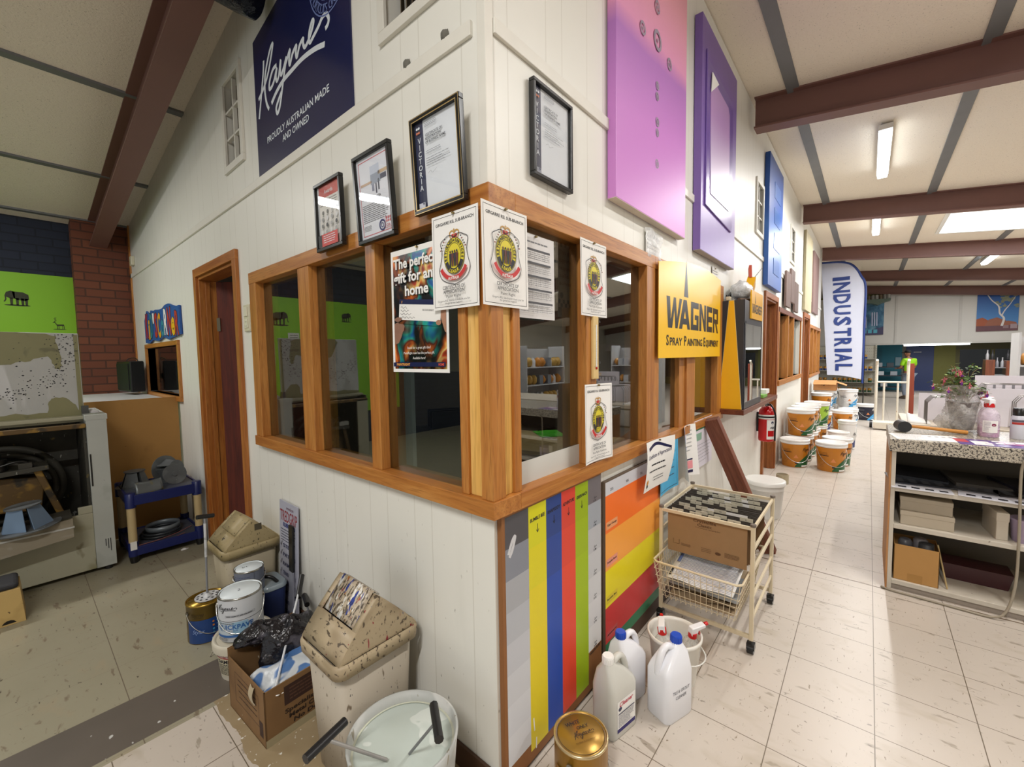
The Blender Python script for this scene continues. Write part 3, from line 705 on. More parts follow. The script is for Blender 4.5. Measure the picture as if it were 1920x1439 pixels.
# RSL certificates of appreciation
def rsl(c, w_=.21, h=.297, extra=False):
    YL = mat('#d9c92e', .5); RD = mat('#c22c2c', .5); DK = mat('#23232c', .5); GD = mat('#b98f45', .5); MR = mat('#5a2a28', .5)
    c.frame(.008, .008, w_-.008, h-.008, .0014, INK); c.text('GIRGARRE RSL SUB-BRANCH', w_/2, h-.034, .0092, INK, w_*.82, 'c', bold=.012)
    cx_ = w_/2; cy_ = h*.53
    # crown
    k = h-.058
    c.poly([(cx_-.016, k-.03), (cx_+.016, k-.03), (cx_+.018, k-.022), (cx_-.018, k-.022)], GD); c.poly([(cx_-.011, k-.021), (cx_+.011, k-.021), (cx_+.013, k-.012), (cx_+.007, k-.009), (cx_, k-.012), (cx_-.007, k-.009), (cx_-.013, k-.012)], RD)
    for s_ in (-1, 1): c.stroke([(cx_, k-.006), (cx_+s_*.010, k), (cx_+s_*.021, k-.006), (cx_+s_*.017, k-.022)], .0042, GD)
    c.rect(cx_-.0012, k-.02, cx_+.0012, k+.006, GD); c.rect(cx_-.004, k+.001, cx_+.004, k+.0032, GD)
    # shield
    sh = [(0, .062), (.022, .070), (.044, .062), (.062, .050), (.056, .02), (.062, -.01), (.070, -.035), (.060, -.06), (.035, -.074), (.0, -.083)]
    pts = [(cx_+x, cy_+y) for x, y in sh]+[(cx_-x, cy_+y) for x, y in sh[::-1]]
    sp = spline([(p[0], p[1], 0) for p in pts], 4)
    c.stroke([(p[0], p[1]) for p in sp], .0022, DK, 0)
    c.ell((cx_, cy_+.004), .047, .056, YL, 32); c.ring((cx_, cy_+.004), .044, .053, .013, DK, 32, radians(200), radians(340)); c.ring((cx_, cy_+.004), .047, .056, .0016, DK); c.ring((cx_, cy_+.004), .031, .040, .0014, DK)
    def et(s_, a0, a1, inw, m):
        l = c.lay(); n = len(s_)
        for i, ch in enumerate(s_):
            if ch == ' ': continue
            a = a0+(a1-a0)*(i+.5)/n; rt = a-pi/2 if not inw else a+pi/2; kx = .034 if not inw else .043
            c.text(ch, cx_+(kx)*cos(a), cy_+.004+(kx+.009)*sin(a), .009, m, None, 'c', .03, l, rt)
    et('RETURNED+SERVICES', radians(196), radians(-16), False, DK); et('LEAGUE', radians(238), radians(302), True, YL)
    for i, (x, m) in enumerate(((-.016, DK), (-.0055, MR), (.0055, DK), (.016, MR))):
        c.poly([(cx_+x-.0055, cy_+.012), (cx_+x+.0055, cy_+.012), (cx_+x+.0045, cy_-.004), (cx_+x+.0035, cy_-.028), (cx_+x-.0035, cy_-.028), (cx_+x-.0045, cy_-.004)], m); c.ell((cx_+x, cy_+.017), .0034, .0042, MR if m is DK else DK, 8)
    rb = [(-.056, -.032), (-.046, -.046), (-.026, -.060), (0, -.064), (.026, -.060), (.046, -.046), (.056, -.032)]
    c.stroke([(cx_+x, cy_+y) for x, y in rb], .013, RD); c.text('AUSTRALIA', cx_, cy_-.068, .0085, PAPER, .05, 'c', bold=.03)
    l = c.lay()
    for s_ in (-1, 1):
        for i in range(5): c.ell((cx_+s_*(.036+.005*i), cy_+.058-.008*i), .0035, .0025, [DK, mat('#7d3b34', .5), mat('#566046', .5)][i % 3], 7, l)
    c.text('CERTIFICATE OF', w_/2, h*.205, .0105, INK, w_*.48, 'c', bold=.008); c.text('APPRECIATION', w_/2, h*.16, .0105, INK, w_*.46, 'c', bold=.008)
    c.text('Paint Right' if not extra else 'Paint Right, Kyabram', w_/2, h*.115, .0085, INK, w_*(.32 if not extra else .5), 'c')
    c.text('Girgarre RSL Sub-branch thank you for', w_/2, h*.075, .006, INK, w_*.7, 'c'); c.text('the generous support', w_/2, h*.05, .006, INK, w_*.38, 'c')
def sheet(side, name, label, cat, u, z, w_, h, draw, off=.03, group=None, bend=0, col_=None, rot=0, twist=None):
    t = wall_thing(side, name, label, cat, u, z, off, group)
    f = (lambda x, v, l: (x, -l-.0006-bend*((x/w_-.5)**2*4)*(1-v/h*.6), v)) if not twist else twist
    b = B(); m = col_ or PAPER
    b.grid(lambda i, j: f(i*w_, j*h, 0), 10, 8, m); b.grid(lambda i, j: f((1-i)*w_, j*h, -.0008), 10, 8, m)
    draw(Canvas(b, f, step=w_/8)); b.build('paper', t)
    pin = B(); p = f(w_/2, h-.006, .001); pin.cyl(p, (p[0], p[1]-.008, p[2]), .004, mat('#8a7a55', .3, 1), n=8); pin.build('drawing_pin', t)
    if rot: t.rotation_euler[1] = rot
    return t
sheet('L', 'certificate_sheet', 'white certificate of appreciation pinned left of the corner post', 'certificate', .216, 1.585, .21, .297, rsl, .036, bend=.003)
sheet('R', 'certificate_sheet', 'white certificate of appreciation pinned right of the corner, biggest and nearest', 'certificate', -.062, 1.583, .21, .297, rsl, .027, bend=.004)
sheet('R', 'certificate_sheet', 'white certificate of appreciation pinned above the wooden thermometer', 'certificate', .478, 1.588, .207, .295, lambda c: rsl(c, .207, .295, True), .026, bend=.005)
sheet('R', 'certificate_sheet', 'white certificate of appreciation pinned low, below the wooden thermometer', 'certificate', .482, 1.0, .225, .318, lambda c: rsl(c, .225, .318, True), .034, bend=.012, rot=.02)
def d_poster(c):
    w_, h = .31, .43
    t = NT('blurred_colours'); f = t.noise(t.mp((1, 1, .75)), 11, 2, .5, .8); g_ = t.noise(t.mp((1, 1, .8), loc=(3, 1, 2)), 9, 2, .5, .5)
    o = t.mix(f, lin('#10141c'), lin('#e8a05a')); o = t.ramp(f, [(.28, lin('#101a38')), (.36, lin('#1a5c9c')), (.42, lin('#2aa08c')), (.48, lin('#5c1e18')), (.55, lin('#d8702c')), (.62, lin('#ecd07a')), (.70, lin('#b03a20')), (.8, lin('#20140f'))])
    o = t.mix(t.ramp(g_, [(.42, BLK), (.62, WHT)]), o, lin('#0d0d12')); t.col(o); BL = t.fin(.25)
    c.rect(.012, .012, w_-.012, h-.014, BL)
    SK = mat('#a87a60', .5, 0, .5, .25, 40); SK2 = mat('#8a6350', .5, 0, .5, .3, 50)
    for pts, m in (([(.012, .175), (.05, .185), (.055, .18), (.07, .165), (.066, .15), (.06, .145), (.05, .125), (.035, .105), (.012, .10)], SK2), ([(w_-.012, .22), (.27, .235), (.255, .22), (.225, .21), (.232, .2), (.26, .198), (.27, .18), (.29, .135), (w_-.012, .13)], SK)):
        c.poly(pts, m)
    a = -.10; ca, sa = cos(a), sin(a); q = lambda x, y: (.038+(x*1.12)*ca-y*1.15*sa, .176+x*1.12*sa+y*1.15*ca)
    c.poly([q(0, 0), q(.205, 0), q(.205, .075), q(0, .075)], PAPER); c.poly([q(0, .06), q(.205, .06), q(.205, .075), q(0, .075)], NAVY); c.poly([q(0, 0), q(.205, 0), q(.205, .012), q(0, .012)], BL)
    OR = mat('#e8a23c', .5)
    c.text('PAINTRIGHT', q(.012, .063)[0], q(.012, .063)[1], .008, OR, .08, bold=.03, rot=a); c.text('GIFT VOUCHER', q(.12, .063)[0], q(.12, .063)[1], .008, WINK, .078, bold=.02, rot=a)
    for i in range(4): c.stroke([q(.01+.006*k, .05-.01*i+.003*sin(k*2.1+i)) for k in range(12+3*(i % 2))], .0012, INK, 3)
    c.text('80 DOUGHLY!', q(.12, .042)[0], q(.12, .042)[1], .006, INK, .06, rot=a)
    c.ell(q(.20, .01), .014, .009, SK, 14); c.ell(q(-.0, .012), .02, .008, SK2, 14)
    sh_ = mat('#1a1a1a', .5)
    for dx, dz, m in ((.002, -.002, sh_), (0, 0, PAPER)):
        c.text('The perfect', .022+dx, .368+dz, .034, m, .235, bold=.03); c.text('gift for any', .022+dx, .318+dz, .034, m, .245, bold=.03); c.text('home', .085+dx, .270+dz, .034, m, .13, bold=.03)
    for i, s_ in enumerate(('Stuck for a great gift idea?', 'PaintRight now has the perfect gift.', 'Available here!')): c.text(s_, .155, .082-.018*i, .0085, PAPER, [.13, .17, .07][i], 'c')
    c.rect(.012, .02, w_-.012, .035, NAVY); c.text('PAINTRIGHT', .03, .0235, .0085, OR, .075, bold=.03); c.text('HOME', .262, .0235, .008, mat('#d8503a', .5), .03, bold=.03)
sheet('L', 'gift_poster', 'colourful poster reading The perfect gift for any home on the left window', 'poster', .465, 1.382, .31, .435, d_poster, .024, bend=.006)
def d_table(c):
    G = mat('#77777a'); H = mat('#4c4c50')
    c.text('K', .012, .255, .012, INK, bold=.04); c.lines(.06, .19, .262, .25, 1, G, .4)
    for k in range(5):
        v = .235-.045*k; c.rect(.012, v-.007, .196, v, H); c.lines(.014, .194, v-.010, v-.036, 4, G, .22, .0, k)
        for q in (.03, .055, .08, .105, .13, .16): c.rect(q, v-.037, q+.0008, v-.008, G)
sheet('R', 'price_list', 'white price list sheet with grey tables taped behind the certificates', 'paper notice', .118, 1.56, .222, .282, d_table, .0, rot=.0, bend=.002, col_=mat('#d9d7d6', .7))
def d_solv(c):
    for i in range(10):
        for j in range(2):
            if (i+j) % 2 == 0:
                c.rect(i*.015, .235+j*.015, i*.015+.015, .25+j*.015, INK); c.rect(i*.015, .0+j*.015, i*.015+.015, .015+j*.015, NAVY)
    RB = mat('#8a4030')
    for i, s_ in enumerate(('This store', 'supports the', 'responsible', 'sale of', 'solvents')): c.text(s_, .075, .205-.03*i, .016, RB, .12, 'c', bold=.02)
    c.ell((.03, .045), .012, .012, NAVY, 10); c.text('A', .1, .035, .018, INK, bold=.04)
sheet('R', 'solvent_notice', 'checkered-edge notice This store supports responsible sale of solvents', 'paper notice', .44, 1.625, .15, .265, d_solv, -.06, col_=mat('#cbb0a0', .7))
# thermometer
t = wall_thing('R', 'thermometer', 'pale wooden wall thermometer on the window stud', 'thermometer', .575, 1.335, .018)
b = B(); b.box(0, -.012, 0, .042, 0, .255, mat('#d9bb7d', .5)); c = Canvas(b, y=-.012)
for k in range(26): c.rect(.006 if k % 5 == 0 else .010, .05+k*.0068, .014, .0508+k*.0068, INK); c.rect(.028, .05+k*.0068, .036 if k % 5 == 0 else .032, .0508+k*.0068, INK)
for v in (.228, .063): c.poly([(.014, v), (.028, v), (.024, v+.008), (.021, v+.013), (.018, v+.008)], INK)
c.rect(.01, .015, .032, .018, mat('#8a6d3a')); c.rect(.01, .022, .032, .0245, mat('#8a6d3a')); b.build('board', t, bevel=.002)
b = B(); b.tube([(.021, -.0135, .045), (.021, -.0135, .22)], .0028, mat('#e6e8ea', .1), 6); b.blob((.021, -.014, .045), (.005, .004, .006), mat('#a82020', .2)); b.build('glass_tube', t)
# plastic sleeve above window, small note
t = wall_thing('R', 'plastic_sleeve', 'clear crinkled plastic sleeve pinned above the yellow sign', 'plastic sleeve', 1.13, 1.915, .004)
b = B(); b.grid(lambda i, j: (.0+i*.21, -.012-.006*sin(9*i+5*j)-.004*sin(17*j), j*.15+.01*sin(4*i)), 14, 10, bag_mat('sleeve_film', '#eef0f2', .5, .1)); b.build('film', t)
b = B(); b.box(.015, -.004, .02, .19, -.003, .14, PAPER); Canvas(b, y=-.004).lines(.03, .17, .13, .03, 5, mat('#8c8c90'), .2); b.build('paper', t)
sheet('R', 'small_notice', 'small white notice stuck to the wall right of the yellow sign', 'paper notice', 2.32, 1.93, .17, .125, lambda c: c.lines(.02, .15, .11, .02, 5, mat('#888'.replace('888', '888888')), .3), .002, bend=.01)
# yellow sprayer sign
YEL = mat('#f6c222', .3, 0, .5, .03); YTX = mat('#1c1612', .35)
def wag(c, x, y, w_, h):
    """WAGNER in heavy blocks"""
    u = w_/6.4; P_ = lambda k, pts, m=YTX: c.poly([(x+u*(k+a*.0+p[0]), y+h*p[1]) for p in pts for a in (0,)], m, L_)
    L_ = c.lay()
    P_(0, [(0, 1), (.3, 1), (.38, .42), (.3, 0), (.15, 0)]); P_(0, [(.3, 0), (.62, 1), (.82, 1), (.5, 0)]); P_(0, [(.62, 1), (.82, 1), (.98, .0), (.78, 0)]); P_(0, [(.98, 0), (.82, 0), (1.15, 1), (1.4, 1)]); P_(0, [(.15, 0), (.5, 0), (.4, .35)])
    P_(1.12, [(0, 0), (.3, 0), (.75, 1), (.42, 1)]); P_(1.12, [(.42, 1), (.75, 1), (1.12, 0), (.84, 0)]); P_(1.12, [(.3, .16), (.92, .16), (.88, .36), (.34, .36)])
    P_(2.32, [(0, 0), (.28, 0), (.28, 1), (0, 1)]); P_(2.32, [(.28, .78), (.92, .78), (.92, 1), (.28, 1)]); P_(2.32, [(.28, 0), (.92, 0), (.92, .2), (.28, .2)]); P_(2.32, [(.66, .2), (.92, .2), (.92, .55), (.66, .55)]); P_(2.32, [(.45, .38), (.66, .38), (.66, .55), (.45, .55)])
    P_(3.34, [(0, 0), (.27, 0), (.27, 1), (0, 1)]); P_(3.34, [(.65, 0), (.92, 0), (.92, 1), (.65, 1)]); P_(3.34, [(.27, 1), (.27, .66), (.65, 0), (.65, .4)])
    P_(4.36, [(0, 0), (.28, 0), (.28, 1), (0, 1)])
    for v in (0, .39, .78): P_(4.36, [(.28, v), (.86, v), (.86, v+.22), (.28, v+.22)])
    P_(5.34, [(0, 0), (.28, 0), (.28, 1), (0, 1)]); P_(5.34, [(.28, .78), (.92, .78), (.92, 1), (.28, 1)]); P_(5.34, [(.66, .5), (.92, .5), (.92, .78), (.66, .78)]); P_(5.34, [(.28, .38), (.92, .38), (.92, .56), (.28, .56)]); P_(5.34, [(.4, .38), (.68, .38), (.96, 0), (.68, 0)])
    c.poly([(x+u*1.58, y+h*1.10), (x+u*2.02, y+h*1.10), (x+u*1.80, y+h*2.35)], YTX)
t = wall_thing('R', 'yellow_sign', 'yellow bowed sign reading WAGNER Spray Painting Equipment over the window', 'sign', 1.24, 1.412, .026)
bow = lambda u, v, l: (u, -l-.012-.014*sin(pi*min(1, max(0, u/1.19))), v)
b = B(); b.grid(lambda i, j: bow(i*1.19, j*(.50+.07*sin(pi*i)*.6+.05*i), 0), 16, 6, YEL); b.grid(lambda i, j: bow((1-i)*1.19, j*(.50+.07*sin(pi*i)*.6+.05*(1-i)), -.004), 16, 6, YEL)
c = Canvas(b, bow, step=.06); wag(c, .10, .165, 1.04, .17)
c.text('S', .10, .07, .055, YTX, bold=.02); c.text('PRAY', .148, .07, .042, YTX, .185, bold=.02); c.text('P', .365, .07, .055, YTX, bold=.02); c.text('AINTING', .415, .07, .042, YTX, .29, bold=.02); c.text('E', .74, .07, .055, YTX, bold=.02); c.text('QUIPMENT', .79, .07, .042, YTX, .335, bold=.02)
b.build('panel', t)

# big painted door panels hung on the right wall
def gradmat(name, stops, rough=.25, axis=2, a=0, bb=1, metal=.1):
    t = NT(name); X = t.xyz(); f = t.math('DIVIDE', t.math('SUBTRACT', X[axis], a), bb-a); t.col(t.ramp(f, stops)); return t.fin(max(.38, rough), 0)
t = NT('pink_to_violet_spray'); X = t.xyz(); f = t.math('ADD', t.math('MULTIPLY', X[0], -.10), X[2]); f = t.math('ADD', f, t.math('MULTIPLY', t.noise(t.mp(), 2), .08))
t.col(t.ramp(t.math('MULTIPLY', f, .7), [(0, lin('#cf86d0')), (.3, lin('#c880cc')), (.52, lin('#ae70bc')), (.585, lin('#e095bd')), (.8, lin('#eba3b4'))]))
PINKV = t.fin(.42)
t = wall_thing('R', 'painted_door_panel', 'big pink and violet sprayed door panel with grey numbers hanging on the right wall', 'display panel', .745, 2.10, .0)
b = B(); b.box(0, -.045, 0, .872, -.004, 1.5, PINKV); b.build('panel', t, bevel=.002)
b = B(); b.box(-.002, -.044, -.002, .872, -.005, .0, mat('#cbbfae')); b.build('bottom_edge', t)
b = B(); c = Canvas(b, y=-.0455); GY = mat('#94889a', .5)
for (u, v, r_) in ((.445, .28, .022), (.445, .43, .02), (.445, .48, .022), (.44, .60, .02), (.44, .65, .02), (.60, .83, .03), (.437, .86, .048), (.26, .82, .03), (.43, 1.01, .03)): c.ring((u, v), r_, r_, r_*.35, GY); c.rect(u-.008, v-.008, u+.008, v+.008, GY)
b.build('painted_numbers', t)
VIO = mat('#7c60a8', .42); t = wall_thing('R', 'painted_door_panel', 'tall violet door panel with a pale shield-shaped inset hanging on the right wall', 'display panel', 1.89, 2.09, .0)
b = B(); b.box(0, -.05, 0, .87, -.004, 1.42, VIO); b.box(0, -.049, -.003, .87, -.006, 0, mat('#a89a90')); b.build('panel', t, bevel=.002)
b = B(); out = [(.07, 1.24), (.10, 1.19), (.68, 1.18), (.72, 1.12), (.74, .28), (.72, .25), (.07, .29)]
b.prism(out, -.01, mat('#7157a0', .3), (0, -.05, 0), 'y'); b.build('raised_border', t, bevel=.004)
b = B(); b.prism([(.14, 1.02), (.22, 1.10), (.57, 1.09), (.61, 1.05), (.63, .38), (.16, .38)], -.004, gradmat('lilac_inset', [(0, lin('#d9d4e6')), (1, lin('#b58dc4'))], .3, 2, .3, .9), (0, -.06, 0), 'y')
b.prism([(.13, 1.00), (.15, 1.13), (.30, 1.12)], -.004, PAPER, (0, -.066, 0), 'y'); b.build('inset', t)
t = wall_thing('R', 'painted_door_panel', 'narrow-looking glossy blue door panel hanging above the dark doorway', 'display panel', 4.20, 2.15, .0)
BLU = gradmat('blue_fade', [(0, lin('#2f5ba8')), (.45, lin('#3f74c4')), (.55, lin('#2c5cb0')), (1, lin('#1c4a92'))], .2, 2, 0, 1.4, .2)
b = B(); b.box(0, -.05, 0, .87, -.004, 1.35, BLU); b.build('panel', t, bevel=.003)
b = B(); BM = mat('#3468b4', .3)
for v in (.15, .42, .69, .96): b.box(.3, -.054, v, .68, -.05, v+.17, BM)
b.build('raised_squares', t, bevel=.004)
for i, (x, w_, z, h, lab) in enumerate(((5.50, .40, 2.03, .45, 'leftmost'), (5.93, .36, 2.12, .45, 'highest middle'), (6.32, .38, 2.02, .42, 'rightmost'))):
    t = wall_thing('R', 'timber_sample', lab+' of the three dark brown decking boards hung over the far window', 'timber board', x, z, .0)
    b = B(); b.box(0, -.05, 0, w_, -.024, h, wood('weathered_decking', 2, '#5c4842', '#6e5952', '#7c6860', .7)); b.build('board', t, bevel=.004)
for x, hx, z, h, lab in ((7.62, '#b3a988', 2.15, 1.3, 'pale olive sample board on the far right wall above the third doorway'), (8.95, '#7c6460', 2.2, 1.15, 'muted brown sample board at the far end of the right wall')):
    t = wall_thing('R', 'sample_board', lab, 'sample board', x, z, .0); b = B(); b.box(0, -.04, 0, 1.0, -.004, h, mat(hx, .6, 0, .5, .15)); b.build('board', t)

# colour chart boards low on the right wall
def tab(c, u, v, w_, h, m): c.rect(u, v, u+w_, v+h, m)
t = wall_thing('R', 'colour_chart_board', 'tall colour chart board with yellow, blue, red and green stripes between grey scales', 'colour chart', .012, .0, .0)
b = B(); TANB = mat('#8a5a30', .6); b.box(0, -.02, .02, .64, -.002, .93, TANB); c = Canvas(b, y=-.02)
GR1 = ['#4c4b50', '#81858f', '#a3a5aa', '#b0b3b9', '#bcbec4', '#c6c8cd', '#cdcfd4', '#d3d5d9']
ztop = .925
for i, g_ in enumerate(GR1):
    z1 = ztop-.105*i; c.rect(.015, z1-.105, .135, z1, mat(g_, .45, 0, .5, .02), .0003)
strp = [(.135, '#cfcb12', '#e0cb10', 'BUMBLE BEE'), (.237, '#213e80', '#1f49a8', 'RHAPSODY'), (.335, '#cf3f30', '#e2482f', 'ADVENTURE'), (.432, '#93ab10', '#9db808', 'GREEN MACH')]
wd = [.102, .098, .097, .098]
for k, (u, c0, c1, nm) in enumerate(strp):
    n_s = 6; bot = [.0, .06, .12, .16][k]
    for i in range(n_s):
        r0 = ztop-(ztop-.055)*i/n_s; r1 = ztop-(ztop-.055)*(i+1)/n_s
        a0, a1 = lin(c0), lin(c1); q = min(1, i/2.2)
        hx = '#'+''.join('%02x' % int(round(int(c0[1+2*j:3+2*j], 16)*(1-q)+int(c1[1+2*j:3+2*j], 16)*q)) for j in range(3))
        c.rect(u, r1, u+wd[k], r0, mat(hx, .35, 0, .5, .02), .0003)
    c.text(nm, u+wd[k]/2, ztop-.055, .012, INK, wd[k]*.82, 'c', bold=.03, l=.0007, rot=.04, slant=.1)
    l = .0007; uu_ = u+wd[k]/2; c.stroke([(uu_, ztop-.07), (uu_, ztop-.10)], .003, INK, 0, l); c.stroke([(uu_-.007, ztop-.09), (uu_, ztop-.101), (uu_+.007, ztop-.09)], .003, INK, 0, l)
for i, g_ in enumerate(['#6b666a', '#9aa0a8', '#b4b5b9', '#bebfc2', '#c9cacc', '#d2d2d4', '#dadada']):
    z1 = ztop-.105*i; c.rect(.53, z1-.105, .638, z1, mat(g_, .45, 0, .5, .02), .0003)
    c.stroke([(.60, z1-.085), (.578, z1-.088), (.584, z1-.08)], .0028, INK, 0, .0007); c.text('1/%d' % (2**(i % 4+1)), .575, z1-.103, .009, INK, .022, bold=.02, l=.0007)
c.text('WHITE SURF', .584, .175, .010, INK, .09, 'c', bold=.03, l=.0007, rot=.05)
c.stroke([(.03, .80), (.05, .84), (.065, .85), (.05, .81), (.035, .79)], .012, mat('#c9c9cc'), 4)
c.stroke([(.15, .17), (.155, .12)], .006, PAPER, 0); c.stroke([(.165, .09), (.163, .05)], .006, PAPER, 0)
b.build('board', t, bevel=.001)
t = wall_thing('R', 'colour_chart_board', 'second colour chart board with slanting orange, yellow, red and green bands', 'colour chart', .69, .08, .0)
b = B(); b.box(0, -.018, .0, .64, -.002, .80, mat('#5a4a3c')); c = Canvas(b, y=-.018)
for z0, z1, hx in ((.735, .795, '#c9cad0'), (.565, .735, '#f0712a'), (.395, .565, '#f2a040'), (.225, .395, '#e6d50c'), (.06, .225, '#c8282c'), (.005, .06, '#1e7a50')):
    c.rect(.005, z0, .635, z1, mat(hx, .35, 0, .5, .02), .0003)
for z0, nm in ((.58, 'Tiger Orange'), (.41, 'Pumpkin Patch'), (.24, 'Bumble Bee'), (.075, 'Adventure')):
    c.rect(.012, z0-.0, .12, z0+.035, mat('#e0907a' if z0 < .5 and z0 > .4 else '#e09a68' if z0 > .5 else '#d8c030' if z0 > .2 else '#c05050', .5), .0006); c.text(nm, .02, z0+.015, .009, INK, .09, bold=.02, l=.001)
for k in range(4): c.text('%d%%' % (25*(k+1)), .05+.16*k, .75, .012, INK, l=.001)
b.build('board', t, bevel=.001)

# notices pinned under the sill
def d_apprec(c):
    c.stroke([(.03, .215), (.12, .235), (.22, .21), (.27, .195)], (.018, .012), NAVY); c.text('Certificate of Appreciation', .02, .165, .02, mat('#2a2050'), .25, bold=.01, rot=.05, slant=.2)
    c.lines(.06, .22, .145, .12, 1, INK, .3); c.lines(.04, .24, .11, .09, 1, INK, .3); c.lines(.1, .22, .07, .04, 2, INK, .2); c.ell((.03, .05), .01, .014, mat('#d89030'), 10); c.ell((.03, .03), .008, .01, INK, 8)
sheet('R', 'curled_certificate', 'curled Certificate of Appreciation sheet hanging off the sill below the yellow sign', 'certificate', 1.03, .745, .30, .255, d_apprec, .045, twist=lambda x, v, l: (x*.93, -l*1-.004-.09*max(0, x/.3-.25)**1.5*(.3+v/.26*.4)-.02*sin(v*9), v+.02*x))
def d_blue(c):
    c.frame(.012, .012, .268, .30, .003, NAVY)
    for i, s_ in enumerate(('Kyabram Fire Station', 'Thank You', '', '', '')): c.text(s_, .14, .25-.04*i, .014, NAVY, .2, 'c') if s_ else c.lines(.05, .23, .25-.04*i, .235-.04*i, 1, NAVY, .3)
sheet('R', 'blue_notice', 'bright blue bordered paper notice pinned under the sill', 'paper notice', 1.30, .655, .28, .33, d_blue, .022, col_=mat('#4fb0dc', .6), bend=.01)
def d_kid(c):
    c.rect(.012, .2, .09, .30, mat('#aebbe0', .6)); c.ell((.055, .255), .022, .03, mat('#e8c4bc', .6), 16); c.stroke([(.05, .235), (.066, .238)], .004, mat('#c03040'), 0); c.rect(.03, .2, .085, .222, mat('#6fa0c8'))
    c.rect(.012, .115, .1, .19, mat('#5a78b8', .6)); c.ell((.055, .155), .02, .022, mat('#c9dcf0', .6), 14); c.rect(.01, .045, .17, .095, mat('#e8969c')); c.rect(.01, .1, .17, .108, NAVY); c.rect(.01, .02, .17, .036, NAVY); c.lines(.1, .17, .3, .15, 6, mat('#999999'), .2)
sheet('R', 'photo_notice', 'white notice with photographs and pink footer curling off the wall under the sill', 'paper notice', 1.64, .665, .21, .325, d_kid, .024, bend=.05)
sheet('R', 'form_notice', 'pale form with green box pinned beside the leaning timber', 'paper notice', 1.90, .66, .42, .33, lambda c: (c.rect(.05, .26, .3, .29, mat('#4f8a68')), c.rect(.05, .19, .17, .24, mat('#88b09a')), c.lines(.03, .38, .31, .295, 1, NAVY, .5), c.lines(.03, .38, .17, .03, 6, mat('#a0a0a8'), .15)), .020, col_=mat('#dcd8e2', .7))

# power point by the first window, thermostat-like box near the pier
t = wall_thing('L', 'light_switch', 'cream double switch plate between the doorway and the first window', 'light switch', 2.04, 1.61, 0)
SWP = mat('#cfc9b0', .4); b = B(); b.box(0, -.012, 0, .09, 0, .16, SWP); b.build('plate', t, bevel=.004)
b = B(); b.box(.02, -.018, .09, .07, -.012, .145, mat('#ddd8c4', .35)); b.build('rocker', t, bevel=.002); b = B(); b.box(.02, -.016, .02, .07, -.012, .075, mat('#ddd8c4', .35)); c = Canvas(b, y=-.016)
for u, v in ((.03, .03), (.05, .03), (.03, .055), (.05, .055)): c.rect(u, v, u+.006, v+.004, INK, .0004)
b.build('socket', t, bevel=.002)
t = wall_thing('L', 'door_contact', 'tiny cream plastic box on the left wall beside the brick pier', 'sensor', 5.4, 2.50, 0); b = B(); b.box(0, -.03, 0, .1, 0, .1, SWP); b.build('case', t, bevel=.006); b = B(); b.box(.03, -.033, .03, .07, -.03, .07, mat('#b8b298', .4)); b.build('cover', t)
# colourful letters sign
t = wall_thing('L', 'letters_sign', 'colourful cut-out sign spelling KIDS CORNER above the small window', 'sign', 4.90, 1.635, .004)
SB = mat('#1b4f9a', .5); b = B(); letters = 'KiD\'SCoRNeR'; cols = ['#b8242c', '#e0a020', '#1f7f8c', '#e8e8ea', '#b8242c', '#e0a020', '#2a86a0', '#e8e8ea', '#b8242c', '#e6b422']
r = random.Random(2); x = .06; L_ = []
for i, ch in enumerate(letters):
    cc = cols[i % len(cols)]; w_ = .14 if ch not in "i'" else .08; h = .20+.04*r.random()
    L_.append((ch, x, .035+.02*r.random(), w_*.86, h, cc)); x += w_*.93
top = [(x+.02, .27)]+[(l[1]+l[3]/2, l[2]+l[4]+.03) for l in L_[::-1]]+[(-.0, .23)]
b.prism([(0, 0), (.2, -.01), (.35, .02), (.6, 0), (.8, .03), (1.0, .0), (x+.03, .03)]+top, -.014, SB, (0, 0, 0), 'y'); b.build('backing', t)
for ch, u, v, w_, h, cc in L_:
    q = B(); c = Canvas(q, y=-.0145, unit=.0008); c.text(ch, u-.006, v-.004, h*.98, INK, w_*1.08, bold=.045); c.text(ch, u, v, h*.95, mat(cc, .4), w_, bold=.035); q.build('letter', t)

for y, z, lab in ((.366, 2.440, 'farther of two small round mud nests on the left wall batten'), (.169, 2.442, 'small round mud nest on the left wall batten nearest the corner')):
    b = B(); b.blob((-.004, y, z), (.012, .017, .018), mat('#6c6a62', .9, 0, .3, .3, 60), 12, 8, .2, 4); tag(b.build('mud_nest'), lab, 'mud nest')
# ------------------------------------------------------------------ left side of the shop
# green mural board on the navy wall, running on past the picture edge
LIME = mat('#7fb81c', .5, 0, .5, .04, 3)
t = thing('green_mural_board', 'lime green board with small dark animal pictures on the navy brick wall', 'mural board', (-3.6, 5.749, 0))
b = B(); b.box(0, -.03, .55, 3.16, 0, 2.36, LIME); c = Canvas(b, y=-.03, unit=.0006); DK = mat('#2c3018', .6, 0, .5, .3, 40)
def elephant(u, v, s):
    l = c.lay(); P = lambda q: c.poly([(u+s*x, v+s*y) for x, y in q], DK, l)
    P([(.0, .62), (.06, .8), (.25, .9), (.42, .84), (.42, .4), (.2, .42), (.06, .5)]); P([(.3, .86), (.75, .84), (.98, .7), (1.0, .4), (.85, .3), (.5, .34), (.36, .45)])
    for x in (.26, .5, .72, .88): P([(x-.07, .45), (x+.07, .45), (x+.05, .0), (x-.05, .0)])
    c.stroke([(u+s*.02, v+s*.6), (u+s*.03, v+s*.35), (u-s*.04, v+s*.2)], .06*s, DK, 4, l); c.ell((u+s*.5, v+s*.0), .55*s, .05*s, DK, 16, l)
